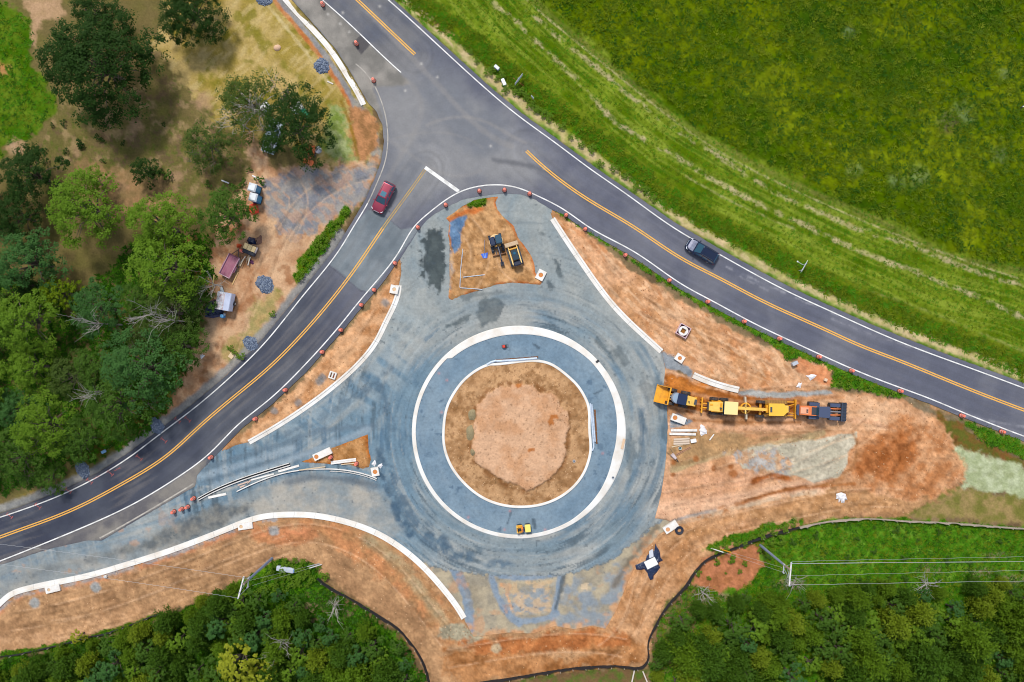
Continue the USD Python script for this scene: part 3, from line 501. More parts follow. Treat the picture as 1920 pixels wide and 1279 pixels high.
lay(None, [(180, 865), (310, 770), (340, 700), (250, 760), (120, 860)], (112, 102, 40), (92, 88, 34), 14, 5, 8, 6)
trace([tuple(p) for p in offs(W_CURVE, 14) if p[0] < 640], 8, (152, 150, 146), (128, 130, 132), .95, 3.5, 4, 12, 9)
# --- the south and west banks of bare soil
nb = ss(-26, -12, sdist(BASE, UU, VV)) * (1 - np.clip(MK['mown'], 0, 1)) * ss(-6, 2, -sdist(ASPHALT, UU, VV) + 60)
col = mixc(col, two((190, 142, 100), (168, 122, 82), UU, VV, 14, 4), nb * (VV > 392))
SWB = [(-220, 1190), (0, 1140), (20, 1117), (120, 1097), (300, 1044), (470, 983), (580, 970), (700, 1012), (800, 1075), (870, 1165), (886, 1186), (980, 1170), (1110, 1160), (1165, 1060), (1240, 975), (1340, 955), (1560, 900), (1780, 850), (1812, 900), (1700, 965), (1600, 970), (1500, 985), (1400, 1008), (1330, 1038), (1290, 1090), (1255, 1140), (1225, 1200), (1217, 1250), (1100, 1255), (900, 1285), (860, 1300), (806, 1300), (790, 1255), (750, 1190), (700, 1148), (620, 1100), (590, 1070), (555, 1048), (520, 1048), (450, 1092), (300, 1160), (120, 1215), (0, 1232), (-220, 1260)]
lay('bank', SWB, (160, 122, 88), (190, 148, 108), 30, 6, 4, 8, h=.10, rough=.30)
lay(None, [(1110, 1180), (1180, 1060), (1255, 980), (1340, 955), (1560, 905), (1500, 985), (1330, 1038), (1255, 1140), (1215, 1240), (1060, 1230)], (206, 158, 116), (178, 128, 86), 20, 7, 8, 8, h=.15, rough=.30, rsc=10)
lay(None, [(560, 975), (660, 990), (740, 1030), (830, 1120), (880, 1200), (840, 1210), (760, 1120), (640, 1030)], (196, 136, 92), (170, 126, 86), 16, 8, 8, 9)
trace([(690, 1010), (760, 1070), (815, 1140), (850, 1190)], 10, (176, 158, 124), (166, 140, 104), .8, 6, 6, 14, 8)
lay(None, [(820, 1175), (870, 1165), (905, 1200), (880, 1210), (824, 1192)], (176, 166, 140), (160, 150, 126), 12, 5, 4, 5)
lay(None, [(470, 990), (580, 985), (600, 1005), (560, 1020), (500, 1020), (470, 1005)], (208, 138, 96), (180, 124, 84), 14, 5, 7, 8)
trace([tuple(p) for p in offs(K_SW, 12) if p[0] < 480], 5, (202, 138, 98), (176, 140, 110), .85, 3, 4, 10, 9)
trace([tuple(p) for p in offs(K_SW, 8) if p[0] < 520], 3.5, (150, 148, 150), (168, 160, 156), .9, 2, 3, 8, 9, .42)
lay(None, [(0, 1195), (120, 1180), (300, 1120), (320, 1130), (150, 1200), (0, 1225)], (206, 162, 122), (180, 138, 100), 18, 6, 9, 9)
for q in range(6):
    o = 22 + q * 11
    trace([tuple(p) for p in offs(K_SW, o)[::3] if 20 < p[0] < 470], 1.6, (132, 96, 64), (150, 112, 80), .55, 2, 4, 12, q, .45, dh=-.05)
lay(None, [(840, 1220), (1000, 1200), (1100, 1185), (1200, 1200), (1210, 1245), (1000, 1265), (880, 1285), (830, 1260)], (150, 98, 56), (190, 136, 90), 20, 8, 8, 10, h=.1, rough=.35)
lay(None, [(870, 1205), (1000, 1195), (1120, 1180), (1180, 1190), (1180, 1210), (1000, 1225), (900, 1230)], (196, 128, 78), (170, 104, 60), 14, 9, 6, 8)
lay(None, [(980, 1225), (1060, 1215), (1120, 1225), (1060, 1240)], (200, 160, 120), (186, 140, 98), 14, 6, 5, 7, a=.8)
for px_, py_, c in [(180, 1100, 0), (514, 995, 0), (65, 1130, 0), (390, 1005, 0), (930, 1215, 1)]:
    col = mixc(col, C(156, 160, 160) if c == 0 else C(178, 160, 130), .9 * ss(1.25, .7, np.hypot(UU - px_, VV - py_) / 10 + .5 * (fbm(UU / 6, VV / 6, 4, 4) - .5)))
# --- the splitter between the circle and the main road, and the east leg
lay('nedirt', [(1045, 413), (1075, 420), (1105, 445), (1170, 497), (1250, 550), (1330, 594), (1400, 632), (1462, 660), (1476, 680), (1500, 672), (1560, 690), (1558, 725), (1480, 737), (1385, 730), (1300, 700), (1240, 660), (1120, 560)], (216, 166, 126), (192, 142, 100), 26, 5, 3, 5, h=.12, rough=.22)
col = mixc(col, C(190, 122, 72), MK['nedirt'] * ss(.56, .72, fbm(UU / 20, VV / 26, 7, 4)) * .5)
col = mixc(col, C(232, 192, 154), MK['nedirt'] * ss(.56, .68, fbm((UU + VV) / 30, (UU - VV) / 8, 9, 4)) * .5)
lay(None, [(1485, 690), (1500, 672), (1560, 690), (1558, 722), (1530, 712)], (206, 132, 88), (216, 150, 106), 10, 6, 4, 5)
EP = [(1236, 690), (1300, 702), (1385, 733), (1480, 738), (1560, 730), (1680, 745), (1762, 772), (1798, 830), (1812, 880), (1796, 920), (1700, 962), (1560, 967), (1400, 990), (1262, 985), (1220, 976), (1245, 860)]
lay('east', EP, (190, 140, 100), (218, 170, 132), 30, 6, 4, 6, h=.10, rough=.18)
trace([(1240, 955), (1330, 950), (1420, 935), (1540, 915)], 20, (222, 174, 140), (228, 184, 150), .9, 8, 6, 20, 5)
trace([(1250, 915), (1330, 905), (1420, 890)], 22, (220, 168, 132), (204, 152, 114), .8, 8, 6, 20, 5)
lay('redeast', [(1590, 850), (1625, 800), (1690, 765), (1770, 785), (1806, 850), (1812, 885), (1792, 930), (1700, 950), (1610, 905), (1570, 895)], (182, 122, 78), (206, 154, 112), 18, 7, 16, 22, 24, h=.15, rough=.6, rsc=10)
lay(None, [(1600, 850), (1640, 820), (1700, 820), (1720, 850), (1680, 890), (1610, 890)], (142, 80, 38), (180, 112, 64), 12, 8, 14, 16, 20, a=.9)
lay(None, [(1520, 745), (1640, 745), (1700, 765), (1650, 800), (1600, 810), (1540, 800), (1500, 780)], (222, 178, 140), (206, 156, 116), 20, 5, 9, 9)
lay(None, [(1246, 700), (1300, 716), (1370, 738), (1500, 748), (1494, 778), (1380, 782), (1300, 772), (1250, 765)], (172, 106, 50), (140, 82, 38), 14, 8, 5, 6)
lay(None, [(1256, 705), (1300, 718), (1330, 728), (1310, 738), (1270, 732), (1252, 722)], (206, 130, 62), (190, 116, 52), 12, 8, 5, 5)
for l, h_, c0, c1 in [([(1256, 792), (1330, 800), (1450, 802), (1600, 788), (1660, 800)], 5, (224, 176, 140), (204, 152, 114)), ([(1330, 818), (1400, 812), (1500, 810), (1560, 806)], 2.2, (150, 110, 76), (170, 126, 86)), ([(1300, 738), (1400, 752), (1500, 748), (1580, 745)], 3, (206, 150, 106), (186, 130, 90)), ([(1300, 788), (1400, 792), (1500, 792)], 2.5, (156, 104, 64), (176, 120, 78)), ([(1262, 880), (1310, 862), (1420, 838), (1540, 812)], 7, (170, 152, 112), (186, 160, 122)), ([(1262, 872), (1320, 858), (1420, 826), (1500, 818)], 3.5, (150, 120, 84), (176, 140, 100))]:
    trace(l, h_, c0, c1, .85, 2.5, 2.5, 12, 6)
lay(None, [(1255, 820), (1330, 808), (1420, 815), (1400, 840), (1300, 860), (1262, 875), (1250, 850)], (186, 146, 102), (164, 132, 94), 14, 6, 6, 7, h=.12, rough=.25, rsc=9)
lay(None, [(1380, 850), (1400, 838), (1500, 828), (1580, 812), (1608, 808), (1606, 832), (1590, 848), (1588, 870), (1570, 896), (1524, 907), (1492, 893), (1450, 886), (1390, 880)], (186, 178, 156), (200, 190, 168), 20, 5, 1.5, 2.5, 22, h=.13, rough=.05)
lay(None, [(1370, 850), (1440, 846), (1480, 860), (1470, 885), (1390, 884)], (196, 150, 112), (170, 166, 164), 10, 7, 8, 14, a=.85, lo=.42, hi=.55)
trace([(1415, 900), (1460, 895), (1500, 905), (1560, 900)], 4, (150, 84, 40), (176, 110, 66), .7, 3, 5, 12, 8, .45)
for px_, py_, r in [(1338, 878, 6), (1375, 888, 9), (1370, 875, 6), (1262, 890, 5), (1263, 866, 6), (1305, 860, 6)]:
    col = mixc(col, C(156, 92, 46), .8 * ss(1.25, .6, np.hypot(UU - px_, VV - py_) / r + .5 * (fbm(UU / 5, VV / 5, 4, 4) - .5)))
trace([(1240, 985), (1300, 966), (1360, 950), (1440, 925), (1520, 912)], 3, (150, 96, 54), (180, 120, 74), .7, 2.5, 3, 10, 8, .42)
trace([(1240, 985), (1290, 970), (1340, 958)], 4, (156, 158, 156), (146, 148, 148), .8, 2.5, 2)
lay(None, [(1243, 662), (1262, 668), (1300, 696), (1298, 712), (1270, 694), (1246, 690)], (150, 156, 162), (130, 138, 146), 10, 6, 3, 4)
hgt -= .22 * lm(K_E, UU, VV, 9, 3, 0); hgt -= .1 * lm(K_W, UU, VV, 7, 3, 0) + .1 * lm(K_NE, UU, VV, 7, 3, 0)
lay(None, [(1382, 731), (1440, 735), (1560, 733), (1560, 739), (1480, 745), (1384, 741)], (156, 162, 164), (172, 172, 168), 14, 5, 2, 3)
lay(None, [(1255, 780), (1268, 772), (1296, 790), (1288, 800), (1256, 802)], (118, 130, 144), (138, 148, 156), 8, 5, 2, 3)
lay(None, [(1400, 965), (1560, 915), (1700, 935), (1790, 930), (1700, 968), (1560, 970), (1440, 990)], (190, 146, 104), (160, 120, 82), 14, 7, 6, 9, h=.2, rough=.5, rsc=11)
trace([(1236, 992), (1300, 972), (1380, 950), (1440, 927), (1520, 913), (1600, 906)], 3.6, (146, 84, 38), (176, 112, 62), .85, 2.5, 4, 12, 8)
trace([(1262, 1000), (1340, 980), (1440, 952), (1560, 940), (1680, 950)], 15, (176, 128, 84), (204, 156, 112), .75, 7, 9, 12, 9, sc=9)
trace([(1250, 985), (1340, 962), (1440, 938), (1540, 922)], 4, (196, 182, 160), (206, 176, 142), .6, 3, 4, 10, 9, .4)
trace([(1412, 902), (1450, 893), (1475, 896)], 5, (148, 78, 30), (170, 98, 48), .8, 3, 4, 9, 8)
trace([(1598, 812), (1606, 850), (1580, 893), (1530, 908)], 3, (150, 104, 64), (170, 120, 78), .7, 2.5, 3, 9, 8)
# --- grass along the main road, seeded slopes of the south-east
lay('strip', [(1028, 388), (1062, 408), (1102, 436), (1172, 482), (1252, 536), (1332, 582), (1402, 620), (1462, 654), (1476, 676), (1500, 670), (1562, 692), (1558, 726), (1600, 730), (1684, 746), (1702, 742), (1600, 697), (1462, 634), (1330, 567), (1250, 524), (1170, 476), (1100, 427), (1050, 394)], (66, 112, 18), (98, 136, 36), 9, 6, 2, 4, 8, h=.14, rough=.22, rsc=6)
lay(None, [(1690, 744), (1800, 782), (1802, 800), (1720, 770)], (134, 118, 96), (120, 106, 80), 9, 6, 4, 5)
lay('strip', [(1800, 786), (1920, 828), (2140, 905), (2140, 960), (1920, 860), (1850, 834)], (66, 108, 22), (92, 128, 38), 9, 6, 3, 5, h=.14, rough=.2, rsc=6)
lay(None, [(1752, 772), (1806, 800), (1860, 838), (2140, 965), (2140, 1000), (1920, 878), (1800, 842)], (126, 88, 48), (96, 98, 40), 11, 7, 4, 6)
lay('mint', [(1788, 838), (1850, 850), (1920, 877), (2140, 960), (2140, 1020), (1920, 938), (1830, 921), (1798, 916), (1816, 882)], (160, 170, 128), (186, 194, 158), 10, 5, 6, 9, h=.08, rough=.06)
col = mixc(col, C(140, 148, 104), MK['mint'] * ss(.52, .66, fbm(UU / 20, VV / 14, 7, 4)) * .5)
lay(None, [(1796, 912), (1830, 920), (1920, 937), (2140, 1020), (2140, 1080), (1920, 986), (1780, 972), (1700, 972), (1720, 955)], (156, 134, 88), (118, 116, 56), 14, 6, 5, 8)
lay('segrass', [(1560, 972), (1700, 974), (1920, 988), (2140, 1030), (2140, 1500), (1225, 1500), (1218, 1250), (1240, 1160), (1300, 1085), (1345, 1040), (1430, 1010)], (62, 112, 14), (100, 142, 36), 22, 6, 3, 4, h=.12, rough=.3, rsc=8)
col = mixc(col, C(124, 156, 60), MK['segrass'] * ss(.58, .72, fbm(UU / 22, VV / 16, 7, 4)) * .5)
MK['redpatch'] = pm([(1320, 1048), (1400, 1022), (1428, 1018), (1430, 1060), (1408, 1096), (1350, 1112), (1310, 1100), (1286, 1104)], UU, VV, 4, 7)
lay(None, [(1320, 1048), (1400, 1022), (1428, 1018), (1430, 1060), (1408, 1096), (1350, 1112), (1310, 1100), (1286, 1104)], (190, 124, 88), (168, 110, 72), 12, 7, 4, 7)
lay(None, [(1225, 1170), (1262, 1115), (1300, 1092), (1330, 1120), (1290, 1200), (1240, 1280), (1215, 1280)], (140, 108, 82), (96, 104, 52), 11, 7, 5, 8)
for px_, py_, rx, ry in [(1480, 1095, 38, 14), (1740, 1068, 30, 12), (1840, 1075, 34, 12), (1870, 1040, 26, 6), (1900, 1085, 30, 10), (1350, 1120, 22, 8), (1330, 1140, 20, 7)]:
    col = mixc(col, C(150, 126, 108), .75 * ss(1.3, .4, np.hypot((UU - px_) / rx, (VV - py_) / ry) + .9 * (fbm(UU / 8, VV / 8, 4, 4) - .5)))
lay('swwood', [(-220, 1262), (0, 1233), (120, 1217), (300, 1162), (450, 1093), (520, 1050), (590, 1060), (622, 1104), (702, 1152), (752, 1194), (790, 1258), (806, 1300), (806, 1500), (-220, 1500)], (62, 92, 22), (44, 66, 14), 12, 6, 3, 5, h=.1, rough=.25)
lay(None, [(440, 1100), (520, 1050), (590, 1060), (622, 1104), (600, 1130), (500, 1130)], (74, 120, 14), (100, 140, 26), 10, 5, 3, 5)
lay(None, [(560, 1115), (640, 1110), (660, 1150), (600, 1180), (540, 1160)], (130, 112, 86), (88, 84, 48), 9, 6, 6, 9, a=.8)
lay(None, [(590, 1064), (640, 1100), (705, 1150), (756, 1192), (800, 1262), (812, 1300), (780, 1300), (740, 1200), (690, 1160), (620, 1112)], (112, 92, 66), (132, 104, 72), 9, 6, 4, 6, a=.8)
lay(None, [(700, 1160), (740, 1190), (795, 1290), (775, 1300), (720, 1210)], (74, 118, 22), (92, 132, 36), 8, 6, 3, 5)
lay(None, [(830, 1300), (900, 1285), (1100, 1256), (1215, 1252), (1222, 1500), (830, 1500)], (118, 92, 64), (88, 108, 44), 12, 7, 4, 6)
lay('strip', [(0, 1222), (120, 1205), (310, 1147), (316, 1155), (130, 1216), (0, 1234)], (70, 108, 20), (92, 124, 36), 8, 6, 2, 4)
lay('strip', [(1335, 1030), (1440, 1000), (1500, 978), (1480, 975), (1420, 990), (1350, 1012), (1318, 1030)], (66, 116, 18), (90, 134, 34), 8, 6, 3, 6, h=.14, rough=.3, rsc=6)
# --- soil islands inside the stone
isl = lay('isle', [tuple(p) for p in N_ISLE], (208, 162, 114), (168, 124, 80), 13, 6, 2, 2, gain=.66, h=.13, rough=.28, rsc=8)
col = mixc(col, C(192, 98, 44), isl * ss(8, 1, sdist(N_ISLE, UU, VV)) * ss(.35, .55, fbm(UU / 12, VV / 12, 7, 4)) * .8)
lay(None, [(868, 384), (895, 372), (914, 368), (912, 384), (900, 391), (884, 387)], (70, 110, 16), (50, 84, 10), 8, 6, 2, 3)
lay(None, [(836, 410), (850, 402), (880, 390), (912, 388), (905, 397), (876, 402), (858, 410), (844, 418)], (206, 122, 66), (186, 110, 60), 8, 5, 2, 3)
lay('bluegravel', [(843, 416), (858, 408), (876, 405), (866, 428), (865, 458), (860, 470), (852, 476), (846, 462), (842, 440)], (86, 116, 152), (108, 136, 166), 6, 6, 1.5, 2)
lay(None, [(840, 440), (846, 470), (850, 500), (846, 540), (839, 550), (839, 480)], (130, 140, 150), (206, 170, 130), 7, 6, 2, 3, a=.8)
wd = lay('isle', W_WEDGE, (196, 146, 96), (160, 112, 64), 12, 6, 2, 3, gain=.64, h=.12, rough=.22, rsc=8)
col = mixc(col, C(180, 104, 48), wd * ss(10, 2, sdist(W_WEDGE, UU, VV)) * ss(.4, .6, fbm(UU / 9, VV / 9, 7, 4)) * .8)
WDIRT = [(757, 492), (750, 520), (748, 535), (727, 600), (686, 667), (567, 768), (467, 830), (440, 838), (463, 808), (512, 765), (580, 702), (652, 620), (690, 580), (722, 538), (745, 500)]
lay('wdirt', WDIRT, (214, 166, 124), (186, 132, 88), 18, 6, 2.5, 5, h=.10, rough=.2)
col = mixc(col, C(226, 178, 134), MK['wdirt'] * ss(.5, .66, fbm((UU - VV * .9) / 60, (UU * .9 + VV) / 8, 9, 4)) * .5)
for px_, py_ in [(515, 770), (560, 755), (598, 715), (722, 568), (605, 708)]:
    col = mixc(col, C(138, 138, 138), .8 * ss(1.25, .5, np.hypot(UU - px_, VV - py_) / 8 + .8 * (fbm(UU / 6, VV / 6, 4, 4) - .5)))
def tyres(line, gauge=26, w=2.2, dark=.19, seed=3):
    global col, hgt
    l = spl(line, 8)
    for s in (-.5, .5):
        o = offs(l, s * gauge) + rng.normal(0, .4, (1, 2)); m = lm([tuple(p) for p in o], UU, VV, w, 1.8, 1.2, 8, seed) * ss(.25, .5, fbm(UU / 40, VV / 40, seed + 6, 3)); col = col * (1 - dark * m)[..., None]; hgt -= .05 * m
        e = lm([tuple(p) for p in o + (offs(l, 1.) - l) * (w + 2) * np.sign(s)], UU, VV, 1.2, 1.6, 1.0, 6, seed) * ss(.3, .5, fbm(UU / 30, VV / 30, seed + 2, 3)); col = mixc(col, C(228, 188, 152), e * .35); hgt += .04 * e
for q, l in enumerate([[(1256, 778), (1400, 795), (1560, 788), (1680, 790)], [(1600, 760), (1500, 738), (1380, 748), (1270, 722)], [(1245, 940), (1340, 925), (1440, 905), (1560, 850), (1650, 780)], [(1250, 905), (1360, 890), (1480, 845), (1600, 800)], [(1262, 965), (1380, 930), (1500, 900), (1590, 870)], [(1180, 1180), (1230, 1090), (1300, 1010), (1420, 970), (1560, 940), (1690, 935)], [(1130, 1225), (1190, 1150), (1220, 1060), (1270, 1000)], [(840, 1235), (960, 1215), (1080, 1205), (1170, 1215)], [(20, 1165), (150, 1140), (300, 1090), (450, 1030), (560, 1000), (660, 1020), (760, 1100), (840, 1200)], [(100, 1180), (260, 1140), (420, 1070), (540, 1020)], [(1080, 440), (1150, 520), (1230, 590), (1330, 650), (1450, 700)], [(1110, 490), (1200, 570), (1300, 620), (1420, 670)], [(480, 815), (580, 745), (660, 670), (720, 580)], [(870, 420), (900, 470), (880, 530)], [(960, 440), (950, 490), (985, 520)], [(520, 330), (560, 380), (530, 450), (470, 560), (420, 680)], [(690, 320), (600, 360), (540, 420), (500, 500)]]): tyres(l, seed=q)
DIRT = np.clip(MK['bank'] + MK['nedirt'] + MK['east'] + MK['isle'] + MK['wdirt'], 0, 1) * (1 - np.clip(MK['segrass'] + MK['swwood'] + MK['strip'], 0, 1))
cl = fbm(UU / 5, VV / 5, 5, 4, .65); col = col * (1 + DIRT * .75 * (cl - .5) + DIRT * .5 * (fbm(UU / 16, VV / 16, 9, 4, .6) - .5))[..., None]; hgt += DIRT * .20 * (cl - .5)
GRN = np.clip(MK['strip'] + MK['segrass'] + MK['plants'] + MK['mown'] * .6, 0, 1); col = col * (1 + GRN * .8 * (fbm(UU / 6, VV / 6, 7, 4, .65) - .5))[..., None]
# below the pavements the soil lies lower
und = np.maximum(np.maximum(sdist(ASPHALT, UU, VV), sdist(BASE, UU, VV)), sdist(K_SW.tolist() + [(870, 1159)], UU, VV) * 0 - 40)
isl_m = np.maximum(sdist(N_ISLE, UU, VV), sdist(W_WEDGE, UU, VV))
und = np.minimum(und, -isl_m)
t_ = ss(-3.5, 3.5, und); hgt = hgt * (1 - t_) - .25 * t_
rim = ss(0, 60, np.minimum(np.minimum(UU + 200, 2120 - UU), np.minimum(VV + 200, 1480 - VV))); hgt = hgt * rim + .05 * (1 - rim)

ny, nx = UU.shape
idx = np.arange(ny * nx).reshape(ny, nx)
quads = np.stack([idx[:-1, :-1], idx[1:, :-1], idx[1:, 1:], idx[:-1, 1:]], -1).reshape(-1, 4)
keep = (und[:-1, :-1] < 14) | (und[1:, 1:] < 14); quads = quads[keep.reshape(-1)]
gx, gy = (UU - 960) * PU, (639.5 - VV) * PU
soil = colmat('soil_look', spec=0.0, fine=3.4, amp=.17, fine2=.6, amp2=.10, bump=.5, bscale=5.0)
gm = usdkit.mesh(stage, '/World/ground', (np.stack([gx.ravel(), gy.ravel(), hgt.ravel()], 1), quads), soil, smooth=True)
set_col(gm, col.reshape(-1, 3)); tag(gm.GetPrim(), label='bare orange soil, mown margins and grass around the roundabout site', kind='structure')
def gz(u, v):
    """height of the soil at a plan point"""
    return float(ndimage.map_coordinates(hgt, [[(v + 200) / 2.5], [(u + 200) / 2.5]], order=1, mode='nearest')[0])
def gzs(u, v): return ndimage.map_coordinates(hgt, [(np.asarray(v) + 200) / 2.5, (np.asarray(u) + 200) / 2.5], order=1, mode='nearest')
def fieldat(a, u, v): return ndimage.map_coordinates(np.asarray(a, np.float32), [(np.asarray(v) + 200) / 2.5, (np.asarray(u) + 200) / 2.5], order=1, mode='nearest')
# beyond the site: plain meadow and wood soil out to the horizon
x0, x1, y0, y1 = gx.min() + .3, gx.max() - .3, gy.min() + .3, gy.max() - .3; B = 4000.
fv = [(-B, -B), (B, -B), (B, B), (-B, B), (x0, y0), (x1, y0), (x1, y1), (x0, y1)]
farm = mat('meadow_far', C(84, 108, 34), .95, var=.35, vscale=.05)
tag(usdkit.mesh(stage, '/World/terrain', (np.array([(a, b, .03) for a, b in fv]), np.array([[0, 1, 5, 4], [1, 2, 6, 5], [2, 3, 7, 6], [3, 0, 4, 7]])), farm).GetPrim(), kind='structure')

# ================================================================ PAVEMENTS
base_m = colmat('stone_base_look', rough=.92, fine=2.2, amp=.14, fine2=.5, amp2=.10, bump=.35, bscale=9)
asph_m = colmat('asphalt_look', rough=.82, fine=6, amp=.10, fine2=.8, amp2=.07, bump=.12, bscale=14)
ringp = Polygon(R_OUT); asp = ragged(ASPHALT, .8, 6, 4); basep = ragged(BASE, .8, 8, 6).union(asp.buffer(6).intersection(ragged(BASE, 0).buffer(4)))
basep = basep.difference(ragged(N_ISLE, 1.8, 6, 7).buffer(-1)).difference(ragged(W_WEDGE, 1.8, 6, 9).buffer(-1)).difference(Polygon(R_IN).buffer(3))
if hasattr(basep, 'geoms'): basep = max(basep.geoms, key=lambda g: g.area)
sheet('roundabout_base', basep, lambda u, v: 0 * u + .012 * (fbm(u / 20, v / 20, 4, 4) - .5), c_base, base_m, label='blue grey crushed stone base of the unfinished roundabout and its legs', kind='structure')
sheet('ring_base', Polygon(R_IN).buffer(1).difference(Polygon(ISLE_KERB).buffer(-1)), lambda u, v: 0 * u + .05, c_ringbase, base_m, label='smooth blue grey stone ring between the white kerbs of the roundabout', kind='structure')
sheet('central_island', Polygon(ISLE_KERB), z_island, c_island, soil, step=2.0, label='round central island of bare tan soil inside the narrow white kerb', kind='structure')
road = thing('road', 'grey two-lane asphalt road with yellow and white lines, meeting in a junction', None, kind='structure')
sheet('asphalt', asp, lambda u, v: 0 * u + .03, c_asphalt, asph_m, parent=road)
yel = mat('yellow_paint', C(238, 176, 70), .7, var=.18, vscale=2.5); whi = mat('white_paint', C(246, 246, 244), .7, var=.10, vscale=2.5, dirt=C(150, 146, 140), dirtamt=.6, dirtscale=.9)
worn = mat('worn_white_paint', C(190, 184, 174), .8, var=.2, vscale=2, dirt=C(130, 126, 122), dirtamt=.8, dirtscale=1.3)
fady = mat('dusty_yellow_paint', C(196, 158, 84), .8, var=.2, vscale=2, dirt=C(120, 118, 114), dirtamt=.7, dirtscale=.8)
def ribbon(name, line, d, w, m, z=.034, parent=road, **tags):
    a, b = offs(line, d - w / 2), offs(line, d + w / 2); n = len(line)
    v = np.array([P(*p) for p in np.vstack([a, b])]); v[:, 2] = z; i = np.arange(n - 1)
    return MB().raw(v, np.stack([i, i + n, i + n + 1, i + 1], 1)).build(name, m, parent, **tags)
for L in (Y_NW, Y_SE):
    ribbon('yellow_line', L, -1.9, 2.1, yel); ribbon('yellow_line', L, 1.9, 2.1, yel)
k = np.argmin(np.hypot(Y_SW[:, 0] - 718, Y_SW[:, 1] - 427))
for d in (-2.3, 2.3): ribbon('yellow_line', Y_SW[:k + 1], d * .8, 1.7, fady); ribbon('yellow_line', Y_SW[k:], d * .85, 2.0, yel)
k = np.argmin(np.hypot(W_CURVE[:, 0] - 690, W_CURVE[:, 1] - 380))
ribbon('white_line', NE_EDGE, 0, 2.0, whi); ribbon('white_line', W_TOP, 0, 1.9, whi); ribbon('white_line', W_CURVE[:k + 1], 0, 1.9, worn); ribbon('white_line', W_CURVE[k:], 0, 2.0, whi)
ribbon('white_line', W_SOUTH, 0, 2.1, whi); ribbon('white_line', OLD_LINE, 0, 2.6, worn)
ribbon('stop_line', np.array([(797, 314.), (860, 359.)]), 0, 6.5, whi)
red = mat('survey_paint', C(224, 96, 78), .8, var=.3, vscale=6, dirt=C(90, 80, 90), dirtamt=.8, dirtscale=3)
for q, (a, b) in enumerate([(333, 788), (307, 825), (261, 858), (207, 887), (168, 902), (128, 920), (71, 949), (18, 967), (352, 786)]):
    m = MB(); an = math.radians(48 + 4 * (q % 3)) if q % 2 else math.radians(52)
    for dx, dy, w, h in ((0, .45, .75, .09), (0, -.45, .75, .09), (0, 0, .09, .85)):
        cx, cy = dx * math.cos(an) - dy * math.sin(an), dx * math.sin(an) + dy * math.cos(an)
        m.bx((*(P(a, b)[:2] + [cx, cy]), .036), (w * .7, h * .8, .004), rot=an)
    if q in (3, 4):
        for r in range(4): m.bx((*(P(a + 9 + 3 * r, b - 5 - 1.5 * r)[:2]), .036), (.22, .07, .004), rot=.4 + (r % 2) * 1.2)
    m.build('survey_mark', red, road)
# ================================================================ KERBS
conc = mat('kerb_concrete', C(242, 241, 238), .8, var=.07, vscale=.8, dirt=C(202, 184, 160), dirtamt=.6, dirtscale=.4, bump=.1, bscale=30)
def kerb(name, line, width, label, flip=1, pan=.6, gap=3.05):
    """pan and kerb in cast bays with open joints between them; the pan lies on the side that flip points away from"""
    g = thing(name, label, None, kind='structure')
    d = np.r_[0, np.cumsum(np.hypot(*np.diff(line, axis=0).T))]; L = d[-1] * PU; n = max(1, round(L / gap))
    prof = [(-.5, -.15), (-.5, .05), (pan - .5, .085), (pan - .44, .20), (.47, .20), (.5, -.15)]
    for i in range(n):
        s = np.linspace(i / n, (i + 1) / n, 5); s[0] += .012 / L; s[-1] -= .012 / L
        c = np.stack([np.interp(s * d[-1], d, line[:, 0]), np.interp(s * d[-1], d, line[:, 1])], 1)
        t = np.stack([np.interp(s * d[-1], d, np.gradient(line[:, 0])), np.interp(s * d[-1], d, np.gradient(line[:, 1]))], 1); t /= np.linalg.norm(t, axis=1, keepdims=True)
        nr = np.stack([-t[:, 1], t[:, 0]], 1) * flip
        secs = []
        for k in range(5): secs.append([((c[k, 0] + nr[k, 0] * a * width - 960) * PU, (639.5 - c[k, 1] - nr[k, 1] * a * width) * PU, z) for a, z in prof])
        MB().loft(secs).build('kerb_bay', conc, g)
    return g
kerb('kerb', K_NW, 10.5, 'white concrete kerb strip along the top road, west of the junction', 1)
kerb('kerb', K_NE, 10.5, 'white concrete kerb curving between the circle and the splitter soil north-east of it', -1)
kerb('kerb', K_W, 10, 'white concrete kerb curving along the soil strip west of the circle', 1)
kerb('kerb', K_SW, 10.8, 'longest white concrete kerb, sweeping along the south-west bank', 1)
kerb('kerb', K_E, 12, 'short white concrete kerb above the parked yellow machines', -1)
g = thing('kerb', 'white concrete truck apron ring around the roundabout', None, kind='structure')
n = 180; per = 6
for b in range(n // per):
    secs = []
    for q in range(per + 1):
        i = (b * per + q) % n; e = .0006 * ((q == 0) - (q == per)); o, r_ = R_OUT[i], R_IN[i]
        secs.append([((o[0] + (r_[0] - o[0]) * s - 960) * PU, (639.5 - o[1] - (r_[1] - o[1]) * s) * PU, z) for s, z in ((0, -.15), (0, .05), (.12, .11), (.88, .16), (1, .14), (1, -.15))])
    MB().loft(secs).build('kerb_bay', conc, g)
g = thing('kerb', 'narrow white concrete kerb around the central soil island', None, kind='structure')
ik = np.vstack([ISLE_KERB, ISLE_KERB[:1]]); n = len(ISLE_KERB)
for b in range(0, n, 8):
    secs = []
    for q in range(b, min(b + 8, n) + 1):
        p, t = ik[q % n], ik[(q + 1) % n] - ik[(q - 1) % n]; t = t / np.linalg.norm(t); nr = np.array([-t[1], t[0]])
        secs.append([((p[0] + nr[0] * a - 960) * PU, (639.5 - p[1] - nr[1] * a) * PU, z) for a, z in ((-2.4, -.1), (-2.4, .2), (-1.8, .23), (1.8, .23), (2.4, .2), (2.4, -.1))])
    MB().loft(secs).build('kerb_bay', conc, g)
